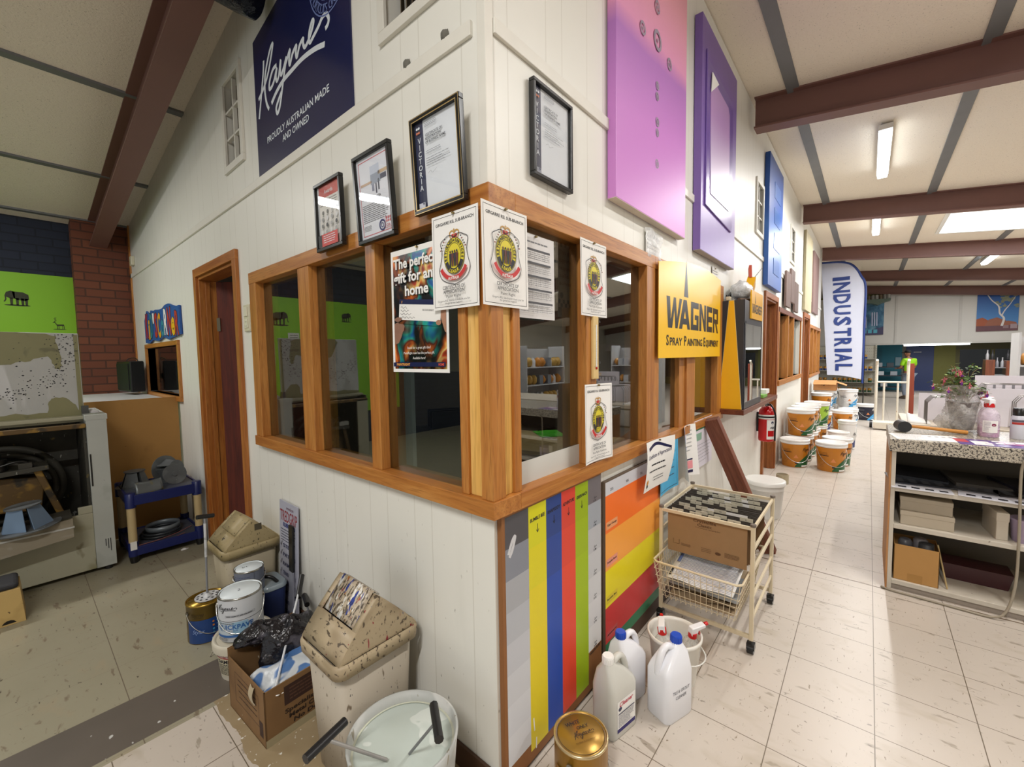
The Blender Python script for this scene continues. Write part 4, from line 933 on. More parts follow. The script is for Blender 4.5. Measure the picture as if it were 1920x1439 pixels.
def antelope(u, v, s):
    l = c.lay(); P = lambda q: c.poly([(u+s*x, v+s*y) for x, y in q], DK, l)
    P([(.25, .5), (.8, .52), (.85, .38), (.3, .34)]); P([(.25, .5), (.34, .46), (.16, .78), (.08, .76)]); P([(.0, .72), (.16, .82), (.18, .74), (.04, .66)])
    for x in (.32, .42, .7, .8): c.stroke([(u+s*x, v+s*.4), (u+s*(x+.02), v+s*.2), (u+s*x, v)], .045*s, DK, 3, l)
    for d in (0, .07): c.stroke([(u+s*(.13+d), v+s*.8), (u+s*(.2+d), v+s*.95), (u+s*(.12+d), v+s*1.1), (u+s*(.22+d), v+s*1.22)], .03*s, DK, 4, l)
    c.ell((u+s*.5, v), .5*s, .04*s, DK, 14, l)
elephant(2.66, 2.03, .16); antelope(2.97, 1.80, .10); elephant(1.9, 1.95, .22); antelope(1.3, 1.7, .2); elephant(.9, 2.05, .16); antelope(1.6, 1.2, .18)
for u, v in ((2.1, 1.35), (1.75, 1.5)): c.rect(u, v, u+.16, v+.34, mat('#c9c9c0')); c.lines(u+.02, u+.14, v+.32, v+.03, 9, mat('#6d6d66'), .4)
b.build('board', t)
# play counter: hardboard front, white bench top
t = thing('play_counter', 'tan hardboard-fronted bench with white top beside the office wall', 'bench', (0, 3.75, 0))
HB = specks('tan_hardboard', '#a87b3e', [('#8a6230', 6, (1, 1, 1), .6, .3), ('#4a3418', 60, (1, 1, 1), .76, .02)], .55)
b = B(); b.box(-.64, 0, .0, -.015, .016, 1.13, HB); b.build('front_panel', t)
b = B(); b.box(-.64, .02, 1.07, -.03, 1.75, 1.1, mat('#d9dadb', .4)); b.build('bench_top', t)
b = B(); b.box(-.62, .9, 0, -.58, .94, 1.07, PINE(2)); b.box(-.08, .9, 0, -.04, .94, 1.07, PINE(2)); b.box(-.62, 1.7, 0, -.58, 1.74, 1.07, PINE(2)); b.build('leg', t)
# small black television on a wall arm
t = thing('wall_television', 'small black television seen edge-on, on an arm between pier and window', 'television', (.02, 4.92, 1.285), rotz=radians(8))
TV = mat('#17181a', .35); b = B(); b.box(-.19, -.03, -.155, -.07, .35, .165, TV); b.build('case', t, bevel=.012)
b = B(); b.box(-.196, .0, -.13, -.19, .33, .14, mat('#0c0d10', .6)); b.build('screen', t)
b = B(); b.box(-.07, .1, -.03, -.05, .14, .03, BLACKF); b.box(-.05, .06, -.07, -.045, .18, .07, BLACKF); b.build('wall_arm', t)
b = B(); b.tube([(-.12, .3, .16), (-.1, .3, .19), (-.06, .2, .185), (-.05, .12, .03)], .005, BLACKF, 5, 4); b.build('cable', t)

# paint mixing machine with its lid up
MW = specks('grimy_cream_enamel', '#a8a691', [('#8b8868', 5, (1, 1, 1.6), .58, .2), ('#6c6648', 14, (1, 1, .5), .68, .1), ('#26241c', 75, (1, 1, .4), .74, .02)], .4)
MW2 = specks('pale_grey_enamel', '#b3b7b2', [('#969a92', 5, (1, 1, 1), .6, .2), ('#2a2a26', 70, (1, 1, .6), .76, .02)], .4)
MD = specks('splattered_dark_metal', '#3a3830', [('#2a2923', 5, (1, 1, 1), .5, .2), ('#8c8c84', 45, (1, 1, .6), .69, .03), ('#6f6030', 22, (1, 1, .7), .7, .05)], .6, (30, .4))
YM = specks('yellow_overspray_metal', '#5c4520', [('#8a6a28', 14, (1, 1, 1), .55, .1), ('#2b2418', 9, (1, 1, 1), .58, .1), ('#b8a468', 60, (1, 1, 1), .72, .03)], .5)
LIDW = specks('lid_splashed_white', '#b4b6b4', [('#c9cbcc', 9, (1, 1, .25), .52, .08), ('#8e9090', 9, (1, 1, .14), .62, .12)], .4)
t = thing('paint_mixer', 'big grimy paint mixing machine with its splashed white lid open', 'paint mixing machine', (-.98, 3.12, 0))
b = B()
b.box(-.42, 0, .03, .34, .02, .42, MW); b.box(.27, 0, .42, .34, .02, .47, MW); b.box(-.42, 0, .42, -.30, .02, 1.02, MW)      # apron under the opening
b.box(-.42, .02, .03, .34, .62, .06, MW); b.box(-.42, .60, .03, .34, .62, 1.06, MD); b.box(-.42, .02, .06, -.40, .6, 1.06, MD)
b.box(-.42, .0, 1.0, .34, .03, 1.03, YM); b.box(-.42, .16, 1.03, .36, .62, 1.06, MW); b.build('cabinet', t, bevel=.004)
b = B(); b.box(.34, -.003, .03, .44, .62, 1.075, MW2); b.box(.335, -.006, 1.05, .445, .63, 1.085, MW2); b.box(.345, -.006, .60, .353, -.003, .82, BLACKF)
for k in range(3): b.box(.39+.012*k, -.005, .17-.02*k, .394+.012*k, -.003, .22, INK)
b.build('side_column', t, bevel=.004)
b = B(); b.lathe([(.035, 0), (.035, .01), (.018, .016), (.012, .026)], mat('#d6d6da', .3), (.39, .2, 1.085), 16); b.build('white_knob', t)
b = B(); b.box(.325, .03, .06, .338, .6, 1.0, MD); b.box(-.4, .55, .06, .325, .59, 1.0, MD); b.box(-.40, .03, .06, .325, .58, .10, MD); b.build('inner_lining', t)
b = B(); b.prism([(.18, 1.06), (.2, 1.64), (.225, 1.64), (.205, 1.06)], .78, LIDW, (-.43, 0, 0), 'x'); b.box(-.43, .10, 1.05, .345, .24, 1.075, mat('#a9a68e', .4)); b.build('lid', t, bevel=.004)
b = B(); r = random.Random(8); OLV = specks('bare_olive_enamel', '#86845f', [('#6f6d50', 12, (1, 1, 1), .6, .1)], .45); fl = lambda u, v, l: (u, .1815+.02*(v-1.06)/.58-l-.002, v); c = Canvas(b, fl)
def blot(pts, m, n=6):
    sp = spline([(p[0], p[1], 0) for p in pts], n, True); c.poly([(p[0]+r.uniform(-.005, .005), p[1]+r.uniform(-.006, .006)) for p in sp], m)
blot([(-.19, 1.635), (.20, 1.63), (.245, 1.58), (.26, 1.42), (.23, 1.40), (.2, 1.48), (.1, 1.45), (-.02, 1.43), (-.12, 1.45), (-.18, 1.52)], OLV); blot([(.2, 1.2), (.28, 1.19), (.33, 1.10), (.33, 1.065), (.2, 1.065), (.18, 1.12)], OLV)
c.poly([(-.43, 1.062), (.34, 1.062), (.34, 1.10)]+[(.34-.05*k, 1.10+.02*r.random()) for k in range(1, 15)]+[(-.43, 1.10)], OLV); c.rect(.325, 1.07, .346, 1.63, OLV)
l = c.lay()
for k in range(420):
    a = radians(r.uniform(-170, 25)); rd = r.gauss(.36, .035) if r.random() < .8 else r.uniform(.1, .5); u, v = -.06+rd*cos(a), 1.52+rd*.95*sin(a)*.85
    if -.42 < u < .34 and 1.08 < v < 1.63: q = r.uniform(.0015, .0042); c.poly([(u-q*1.6, v), (u, v+q), (u+q*1.4, v+q*.3), (u+q*.2, v-q)], INK, l)
b.build('paint_splashes', t)
b = B(); b.box(.335, .14, 1.07, .37, .17, 1.14, mat('#5a5c5c', .4, .5)); b.build('hinge', t)
b = B(); b.cyl((.30, .09, 1.01), (.36, .09, 1.01), .018, MD); b.build('pivot_pin', t)
# gyroscope drum
CX, CZ = -.04, .60
b = B()
for r0, r1, y in ((.29, .25, .42), (.25, .22, .36), (.20, .17, .30)):
    b.loft([[(CX+r0*cos(a*pi/20), y, CZ+r0*sin(a*pi/20)) for a in range(40)], [(CX+r0*cos(a*pi/20), y-.04, CZ+r0*sin(a*pi/20)) for a in range(40)], [(CX+r1*cos(a*pi/20), y-.04, CZ+r1*sin(a*pi/20)) for a in range(40)], [(CX+r1*cos(a*pi/20), y, CZ+r1*sin(a*pi/20)) for a in range(40)]], MD, True, (False, False))
b.build('drum_rings', t)
b = B(); b.cbox((CX, .22, CZ+.0), (.34, .14, .22), YM, (0, .12, 0)); b.cbox((CX-.19, .12, CZ-.02), (.035, .05, .34), YM, (.0, .2, 0)); b.cbox((CX+.19, .12, CZ), (.035, .05, .34), YM, (0, -.28, 0)); b.build('clamp_cradle', t, bevel=.006)
b = B(); b.cbox((CX, .16, CZ+.15), (.40, .2, .03), MD, (0, -.06, 0)); b.cyl((CX-.02, .12, CZ+.17), (CX-.02, .12, CZ+.24), .05, BLACKF); b.cyl((CX-.02, .12, CZ+.24), (CX-.02, .12, CZ+.28), .025, BLACKF)
b.cbox((CX-.15, .1, CZ+.18), (.1, .06, .04), mat('#a8a8a2', .5)); b.cbox((CX+.1, .1, CZ+.18), (.06, .05, .05), MD)
b.tube([(CX-.12, .1, CZ+.18), (CX-.1, .08, CZ+.25), (CX-.03, .08, CZ+.2), (CX+.08, .08, CZ+.22), (CX+.16, .1, CZ+.16)], .008, BLACKF, 6, 5); b.build('clamp_head', t, bevel=.003)
b = B(); b.box(-.31, -.16, .395, .235, .02, .405, mat('#63635e', .5, .3)); b.add([(-.31, -.16, .40), (.235, -.16, .455), (.235, .02, .47), (-.31, .02, .42)], [(0, 1, 2, 3)], MD)
b.prism([(-.31, .27), (.235, .33), (.235, .45), (-.31, .395)], .006, specks('tray_front', '#8d8472', [('#6b6250', 5, (1, 1, 1), .5, .1), ('#a8a59c', 4, (1, 1, 2), .6, .1)], .5), (0, -.165, 0), 'y')
b.box(-.312, -.17, .39, .24, -.158, .40, mat('#b9b9b4', .4)); b.build('drip_tray', t)
FT = mat('#1c1c1c', .6)
for fx, fy in ((.4, .03), (.4, .55), (-.38, .03), (-.38, .55)): b = B(); b.cyl((fx, fy, 0), (fx, fy, .03), .02, FT); b.build('foot', t)
# grey cone adapter on the tray (plate + square cone + disc)
GP = specks('dusty_grey_steel', '#5d6163', [('#74787a', 8, (1, 1, 1), .5, .2), ('#a8a8a0', 70, (1, 1, 1), .73, .02)], .5, None, .3)
BP = mat('#6f86a0', .4, .2, .5, .15, 8)
def cone_adapter(label, x, y, z, s, rot=0, tilt=None, group=None, m=None):
    o = thing('can_adapter', label, 'paint can adapter', (x, y, z), rot, group)
    if tilt: o.rotation_euler = tilt
    m = m or GP
    b = B(); b.lathe([(.155*s, 0), (.155*s, .006)], GP, (0, 0, 0), 32); b.build('base_disc', o)
    b = B()
    for k in range(4):
        a = k*pi/2+.3; q = lambda r, aa, zz: (r*cos(aa), r*sin(aa), zz)
        b.add([q(.115*s, a-.28, .006), q(.03*s, a, .006), q(.03*s, a, .15*s), q(.07*s, a-.28, .15*s)], [(0, 1, 2, 3)], m)
        b.add([q(.115*s, a-.28, .006), q(.115*s, a+.28+.7, .006), q(.07*s, a+.28+.7, .15*s), q(.07*s, a-.28, .15*s)], [(0, 1, 2, 3)], m)
    b.build('fins', o, solid=.003)
    b = B(); b.lathe([(.085*s, .15*s), (.085*s, .158*s)], GP, (0, 0, 0), 28); b.build('top_disc', o)
    return o
cone_adapter('grey can adapter of two discs standing on the mixer drip tray', -.93+.0, 3.01, .437, .92, .2, (.0, -.1, .2), None, BP)

# blue and cream plastic shelf table
BL = mat('#16225f', .35); CR = specks('cream_pipe', '#c3ad80', [('#a08a60', 6, (1, 1, 1), .6, .2), ('#55452c', 60, (1, 1, 1), .76, .02)], .4)
t = thing('shelf_table', 'small blue plastic shelf table with cream tube legs beside the mixer', 'shelf table', (-.255, 3.30, 0))
for z, h in ((.475, .07), (.10, .06)):
    b = B(); b.box(-.20, -.20, z, .20, .25, z+.008, mat('#4c4f5c', .5)); b.box(-.2, -.215, z-h+.01, .2, -.2, z+.015, BL); b.box(-.2, .25, z-h+.01, .2, .265, z+.015, BL); b.box(-.215, -.2, z-h+.01, -.2, .25, z+.015, BL); b.box(.2, -.2, z-h+.01, .215, .25, z+.015, BL); b.build('shelf', t, bevel=.004)
for sx in (-1, 1):
    for sy in (-.19, .24):
        b = B(); x = sx*.195
        b.lathe([(.022, .0), (.026, .03), (.03, .06)], BLACKF, (x, sy, 0), 14); b.lathe([(.030, .05), (.030, .15)], BL, (x, sy, 0), 14); b.lathe([(.025, .15), (.025, .40)], CR, (x, sy, 0), 14); b.lathe([(.031, .40), (.031, .50), (.026, .505)], BL, (x, sy, 0), 14)
        b.build('leg', t)
b = B(); b.box(-.215, -.222, .10, -.18, -.219, .16, PAPER); b.build('white_paint_patch', t)
cone_adapter('dark grey can adapter at the back left of the blue shelf table', -.375, 3.42, .484, .75, .4)
cone_adapter('dark grey can adapter lying on its side on the blue shelf table', -.20, 3.36, .585, .7, .4, (radians(80), .2, .5))
o = thing('steel_disc', 'dusty round steel disc leaning on the blue shelf table', 'steel disc', (-.17, 3.22, .565), rot=(radians(72), 0, .15)); b = B(); b.lathe([(.078, 0), (.078, .004)], GP, n=30); b.build('disc', o); b = B(); b.lathe([(.02, .004), (.018, .01)], GP, n=16); b.build('hub', o)
o = thing('bent_steel_plate', 'bent steel plate with yellow paint stains on the front edge of the shelf table', 'steel plate', (-.35, 3.13, .484), rotz=.1); b = B(); b.grid(lambda i, j: (-.07+.155*i, -.03+.04*j*j, .005+.085*j-.012*sin(pi*i)), 10, 6, specks('stained_plate', '#6c7274', [('#8a7c34', 9, (1, 1, 1), .56, .06), ('#b0b0ac', 60, (1, 1, 1), .7, .02)], .35, None, .4)); b.build('plate', o, solid=.003)
for i, (x, y, z, r_, m, lab) in enumerate(((-.27, 3.28, .110, .125, '#2f3336', 'lowest dark ring in the pile on the shelf table bottom shelf'), (-.26, 3.28, .128, .118, '#3a3e42', 'middle dark ring in the pile on the shelf table bottom shelf'), (-.25, 3.29, .146, .105, '#7c848a', 'pale grey steel ring on top of the bottom shelf pile'))):
    o = thing('steel_ring', lab, 'steel ring', (x, y, z)); b = B(); b.lathe([(r_, 0), (r_, .016 if i < 2 else .035), (r_-.006, .016 if i < 2 else .035), (r_-.006, 0)], mat(m, .4, .3), n=36, caps=(False, False)); b.build('ring', o, solid=.001)
b = B(); b.tube([(-.43, 3.10, .118), (-.3, 3.12, .116), (-.18, 3.17, .117), (-.08, 3.25, .118)], .0025, mat('#a86a62', .5), 5, 4); b.tube([(-.22, 3.09, .112), (-.15, 3.13, .115)], .002, mat('#a86a62', .5), 5)
tag(b.build('copper_wire'), 'thin pinkish wire lying along the bottom shelf of the blue table', 'wire')
b = B(); b.grid(lambda i, j: (-.19+.05*i, 3.06+.03*j, .004+.012*sin(4*i)*sin(3*j)), 5, 4, PAPER); tag(b.build('paper_scrap'), 'small crumpled white scrap on the floor under the blue table', 'paper scrap')
# little step stool at the left edge
t = thing('step_stool', 'small cream plastic stool with black tread at the left picture edge', 'step stool', (-1.12, 2.80, 0)); SC = specks('stool_plastic', '#c2a468', [('#9c8048', 6, (1, 1, 1), .6, .2), ('#6a5432', 50, (1, 1, 1), .74, .02)], .45)
b = B(); b.loft([[(sx*(.15-.0*k)*s, sy*.11*s, z) for sx, sy in ((-1, -1), (1, -1), (1, 1), (-1, 1))] for s, z, k in ((1.0, 0, 0), (.92, .19, 0))], SC, False, (False, True)); b.build('body', t, bevel=.02, solid=.004)
b = B(); b.box(-.135, -.1, .19, .135, .1, .225, mat('#26262a', .7, bump=(60, .4))); b.build('tread', t, bevel=.02, seg=3)
b = B(); b.lathe([(.028, -.002), (.028, 0)], BLACKF, n=14); o = b.build('foot_hole', t, loc=(.09, -.111, .0), rot=(radians(90), 0, 0))
# thin black offcut stuck at wall: dark scuffs by skirting omitted

# ------------------------------------------------------------------ swing-lid bins
BINM = specks('bin_plastic_splattered', '#b5ab9b', [('#9a8f7c', 5, (1, 1, .5), .56, .2), ('#6b5d4c', 40, (1, 1, .35), .66, .06), ('#7d2a30', 30, (1.6, 1.6, .2), .75, .015), ('#33363c', 110, (1, 1, .35), .70, .02)], .5, (20, .2))
LIDM = specks('bin_lid_splattered', '#b09f82', [('#8d7c60', 6, (1, 1, 1), .52, .2), ('#574a3a', 90, (1, .3, .6), .60, .06), ('#8c2f36', 42, (1.4, 1, .3), .71, .02), ('#2a3a78', 38, (1.2, 1, .3), .73, .02)], .5, (18, .6, .006))
FLAPM = specks('bin_flap_splattered', '#b8aa94', [('#5d5244', 80, (1, 1.4, .3), .52, .06), ('#e4e2dc', 40, (.7, 1.4, .3), .56, .04), ('#2d3f8c', 32, (.8, 1.6, .3), .63, .02), ('#93343c', 36, (.8, 1.5, .3), .64, .02), ('#b07a34', 40, (.8, 1.5, .3), .68, .02), ('#1e1a18', 90, (.8, 1.4, .4), .66, .02)], .4, (16, .9, .01))
BIN2 = specks('old_bin_plastic', '#a59a82', [('#8f8469', 5, (1, 1, .5), .56, .2), ('#4b4233', 70, (1, 1, .6), .74, .02)], .5)
LID2 = specks('old_bin_lid', '#a3936c', [('#86764e', 5, (1, 1, 1), .5, .2), ('#3d3220', 90, (1, .5, .5), .64, .05)], .5, (14, .8, .006))
def rr(w_, d, r, z, n=5, cx_=0, cy_=0):
    out = []
    for k, (sx, sy) in enumerate(((1, 1), (-1, 1), (-1, -1), (1, -1))):
        for i in range(n+1):
            a = k*pi/2+i*pi/2/n; out.append((cx_+sx*(w_/2-r)+r*cos(a), cy_+sy*(d/2-r)+r*sin(a), z))
    return out
def swing_bin(label, x, y, rot, wx, wy, zr, zt, mb, ml, mf, group=None, gap=True, sticker=False):
    o = thing('swing_bin', label, 'rubbish bin', (x, y, 0), rot, group)
    b = B(); k = .80
    b.loft([rr(wx*k, wy*k, .03, 0), rr(wx*.95, wy*.95, .035, zr-.005)], mb, True, (True, False)); b.build('body', o, solid=.003)
    # lid: skirt then a gable whose ridge runs along y
    b = B(); h = zt-zr; hx, hy = wx/2, wy/2
    b.loft([rr(wx+.015, wy+.015, .035, zr-.035), rr(wx+.022, wy+.022, .04, zr), rr(wx+.01, wy+.01, .035, zr+.012)], ml, True, (False, False))
    z0 = zr+.010; g0 = -hy*.98; g1 = hy*.98; hx2 = hx*.98; rd = .018
    prof = lambda t_: (-hx2+2*hx2*t_, z0+h*.93*(1-abs(2*t_-1))**.88)
    N = 14
    ends = [[(prof(i/N)[0], yy, prof(i/N)[1]) for i in range(N+1)] for yy in (g0, g1)]
    for e, fl in ((ends[0], False), (ends[1], True)):
        b.add(e, [tuple(range(N+1)) if not fl else tuple(range(N+1))[::-1]], ml)
    # roof slopes as borders round a flap opening
    def strip_(i0, i1, ya, yb, mm, dz=0, ob=b): ob.add([(prof(i/N)[0], yy, prof(i/N)[1]+dz) for i in range(i0, i1+1) for yy in (ya, yb)], [(2*i, 2*i+2, 2*i+3, 2*i+1) for i in range(i1-i0)], mm, True)
    bd = wy*.10
    strip_(0, 3, g0, g1, ml); strip_(N-1 if gap else N-3, N, g0, g1, ml)
    i0, i1 = 3, (N-1 if gap else N-3)
    strip_(i0, i1, g0, g0+bd, ml); strip_(i0, i1, g1-bd, g1, ml)
    b.build('lid', o, solid=.004)
    f = B()
    if gap:
        piv = V((0, 0, z0+h*.86)); an = radians(-5)
        pts = []
        for i in range(i0, 9):
            p = V((prof(i/N)[0], 0, prof(i/N)[1])) - piv; q = V((p.x*cos(an)+p.z*sin(an), 0, -p.x*sin(an)+p.z*cos(an)))+piv; pts.append(q)
        f.add([(q.x, yy, q.z+.006) for q in pts for yy in (g0+bd+.003, g1-bd-.003)], [(2*i, 2*i+2, 2*i+3, 2*i+1) for i in range(len(pts)-1)], mf, True)
    else: strip_(i0, i1, g0+bd+.003, g1-bd-.003, mf, .002, f)
    f.build('flap', o, solid=.005)
    if gap:
        q = B(); q.add([(prof(i/N)[0], yy, prof(i/N)[1]-.05) for i in (3, 7, 12) for yy in (g0+.02, g1-.02)], [(0, 2, 3, 1), (2, 4, 5, 3)], mat('#15120f', .9)); q.build('inside_shade', o)  # near-black sheet, painting in the shade seen through the lid opening
    if sticker:
        q = B(); q.cbox((.03, g0-.002, zr+h*.72), (.035, .003, .035), mat('#4c4634', .5)); q.build('badge', o)
    return o
swing_bin('paint-splattered swing-lid bin with streaked white and blue flap, nearest the viewer', -.19, .49, 0, .30, .26, .455, .635, BINM, LIDM, FLAPM)
swing_bin('older beige swing-lid bin behind the stacked paint tins near the doorway', -.147, 1.80, 0, .27, .27, .42, .56, BIN2, LID2, LID2, gap=False, sticker=True)

# ------------------------------------------------------------------ tins and tubs
STEELR = mat('#8f8d86', .25, .9); HANDLE = mat('#c9c9c4', .25, .9)
def tin(label, x, y, z, R, H, body, lidm, deco=None, topdeco=None, rot=0, handle='down', rim=None, group=None):
    o = thing('paint_tin', label, 'paint tin', (x, y, z), rot, group)
    b = B(); b.lathe([(R*.985, 0), (R, .004), (R, H-.006), (R*1.02, H-.004), (R*1.02, H), (R*.985, H+.001)], body, n=40, caps=(True, False))
    if deco: deco(Canvas(b, lambda u, v, l: ((R+l+.0003)*sin(u/R), -(R+l+.0003)*cos(u/R), v), step=R*.12, unit=.0003))
    b.build('body', o)
    b = B(); b.lathe([(R*1.021, H-.005), (R*1.021, H+.002), (R*.97, H+.002), (R*.95, H-.004), (R*.90, H-.004), (R*.87, H+.001), (0.0001, H+.001)], lidm, n=40, caps=(False, True))
    for f in (rim or mat('#4a3f2c', .4, .3),): b.lathe([(R*.955, H-.0035), (R*.90, H-.0035)], f, n=40, caps=(False, False))
    b.lathe([(R*1.022, H-.005), (R*1.022, H+.0025), (R*.972, H+.0025)], rim or STEELR, n=40, caps=(False, False))
    if topdeco: topdeco(Canvas(b, lambda u, v, l: (u, v, H+.0014+l)))
    b.build('lid', o)
    b = B()
    for s_ in (-1, 1): b.lathe([(.012, 0), (.010, .003), (.004, .004)], STEELR, n=14); 
    for s_ in (-1, 1):
        b = B(); b.cyl((s_*R, 0, H*.78), (s_*(R+.005), 0, H*.78), .011, STEELR, n=12); b.build('handle_ear', o)
    b = B(); zz = H*.78; a = {'down': -1.15, 'side': -.3}[handle]
    pts = []
    for k in range(17):
        q = pi*k/16; px, pr = (R+.006)*cos(q), (R+.006)*1.12*sin(q); pts.append((px, -pr*cos(a*1.0)-.002 if a > -1 else -(R+.004)*sin(q)*1.06-.002, zz-(R*1.25*sin(q)**.8 if a < -1 else R*.35*sin(q))))
    b.tube(pts, .0018, HANDLE, 6); b.build('wire_handle', o)
    return o
# tub under the front tin
t = thing('plastic_tub', 'white plastic tub with a red and cream printed label under the large paint tin', 'tub', (-.315, 1.318, 0), rotz=radians(-10)); TW = specks('tub_white', '#c9c2b0', [('#a89f88', 6, (1, 1, 1), .6, .2), ('#544a3a', 70, (1, 1, 1), .76, .02)], .4)
R = .108; b = B(); b.lathe([(.092, 0), (R, .14), (R, .165)], TW, n=36, caps=(True, False)); c = Canvas(b, lambda u, v, l: ((.0925+(v/.14)*.0155+l+.0006)*sin(u/R), -(.0925+(v/.14)*.0155+l+.0006)*cos(u/R), v), step=.01)
c.rect(-.15, .025, .15, .128, mat('#d2c9ac', .5)); c.rect(-.15, .110, .15, .13, mat('#9a2a22', .5)); c.text('WELD-TREATS', -.14, .115, .011, PAPER, .09, bold=.01); c.text('DAMP-RITE', -.14, .088, .017, INK, .13, bold=.03); c.text('TERMAX', -.02, .088, .017, INK, .075, bold=.03)
c.lines(-.14, .0, .085, .03, 8, INK, .45, .2, 4); c.lines(.02, .14, .105, .04, 10, mat('#4a4436'), .35, .1, 6); b.build('body', t)
b = B(); b.lathe([(R+.012, .135), (R+.014, .165), (R+.010, .175), (R+.002, .175), (R-.004, .168)], TW, n=36, caps=(False, True)); b.build('lid', t)
b = B(); b.tube([(R+.012, 0, .13), (R+.016, .05, .08), (.06, R+.03, .06), (-.06, R+.03, .06), (-R-.016, .05, .08), (-R-.012, 0, .13)], .0025, TW, 6, 5); b.build('handle', t)
TINW = mat('#b4b7bb', .4, 0, .5, .05); LIDW2 = mat('#d9e2e6', .4, 0)
def d_quick(c):
    B1 = mat('#2b5f9e', .4); c.rect(-.15, .03, .13, .198, mat('#c7cbd0', .4)); c.rect(-.15, .095, .13, .097, INK)
    script_logo(c, -.105, .133, .095, INK, .02); c.frame(-.06, .115, .06, .124, .0006, INK); c.lines(-.055, .055, .1225, .1165, 1, INK, .5)
    c.rect(-.15, .032, .03, .092, mat('#8fb4cc', .4)); c.rect(-.15, .032, -.03, .092, mat('#b5c2cb', .4)); c.lines(-.09, -.02, .09, .085, 1, INK, .5)
    c.text('QUICKPAVE', -.10, .062, .02, B1, .15, bold=.03); c.text('SEAL + WALL + PAVE', -.09, .052, .006, B1, .08); c.rect(-.11, .025, .06, .035, B1); c.lines(-.11, -.05, .022, .008, 3, INK, .3); c.text('4 Litres', .03, .008, .007, INK, bold=.02)
tin('large white paint tin with handwritten brand script and QUICKPAVE label on the white tub', -.317, 1.322, .176, .088, .196, TINW, LIDW2, d_quick, lambda c: c.text('2', -.01, -.01, .018, mat('#556'.replace('556', '555566'))), rot=radians(-20), handle='down')
# supporting stack for the second tin, partly hidden
tin('blue labelled paint tin hidden beneath the small white-lidded tin', -.255, 1.515, 0, .075, .2, mat('#3a4a78', .4), LIDW2, None, None)
tin('smaller grey-blue paint tin with white lid standing behind the large white tin', -.213, 1.53, .203, .066, .17, mat('#7d8496', .4, 0), LIDW2, lambda c: (c.rect(.012, .02, .013, .165, INK), c.lines(-.09, 0, .15, .02, 12, mat('#5c6480'), .3), c.lines(.03, .1, .06, .02, 4, INK, .3)), lambda c: c.text('3/4', -.03, 0, .014, INK), rot=radians(-10), handle='side')
def d_gold(c):
    BL2 = mat('#1e3f78', .35); c.rect(-.13, .005, .15, .125, BL2); c.text('Haymes', -.11, .145, .018, mat('#3a2c0e'), .06, slant=.3); c.rect(-.1, .138, -.05, .139, INK)
    for i in range(5): c.ell((-.01, .105-.019*i), .005, .005, mat(['#c87838', '#c87838', '#3f90b8', '#3f90b8', '#b04030'][i]), 10); c.lines(.002, .07, .112-.019*i, .100-.019*i, 1, mat('#5a7fc0'), .35)
    c.text('Stylus', -.10, .06, .02, mat('#8ba4d8'), .05, slant=.3); c.rect(-.02, .012, .07, .026, mat('#a8c0dc')); c.text('100% ACRYLIC', -.012, .016, .006, INK, .07, bold=.02)
tin('gold and blue paint tin with a perforated stirring disc and rod on its lid', -.355, 1.735, 0, .086, .20, mat('#6a5520', .3, .5), mat('#8a6c24', .25, .7), d_gold, None, rot=radians(10), rim=mat('#a5853a', .25, .8))
t = thing('paint_plunger', 'tall paint plunger with perforated white disc standing on the gold-blue tin', 'paint stirrer', (-.35, 1.73, .205)); PD = specks('plunger_disc', '#c8cacc', [('#9a9c9e', 20, (1, 1, 1), .6, .1)], .4)
b = B(); b.lathe([(.055, 0), (.055, .004)], PD, n=30)
for k in range(14):
    a = k*2*pi/10 if k < 10 else k*pi/2; r_ = .042 if k < 10 else .022
    b.lathe([(.006, .0042), (.006, .0046)], INK, (r_*cos(a), r_*sin(a), 0), 10)
b.lathe([(.02, .004), (.008, .02)], PD, n=14); b.build('disc', t)
b = B(); b.cyl((0, 0, .004), (0, -.04, .44), .005, mat('#9c9fa6', .4, .5)); b.cyl((0, -.02, .22), (0, -.036, .40), .0062, PD); b.build('rod', t)
b = B(); b.cyl((-.035, -.05, .445), (.04, -.035, .43), .011, mat('#121212', .4)); b.build('grip', t)
t = thing('lidded_tub', 'blue tub with clear lid and black carry handle behind the paint tins by the wall', 'tub', (-.112, 1.56, 0)); b = B(); b.loft([rr(.10, .15, .035, 0), rr(.125, .18, .04, .235)], mat('#2a3868', .4), True, (True, False)); b.build('body', t)
b = B(); b.loft([rr(.135, .19, .045, .23), rr(.135, .19, .045, .245), rr(.12, .175, .04, .252)], mat('#8f9ca4', .15, 0, .6), True); b.build('lid', t)
b = B(); b.tube([(-.06, .02, .25), (-.06, .01, .28), (-.01, -.04, .285), (.02, -.06, .252)], .009, BLACKF, 8, 5); b.build('handle', t)
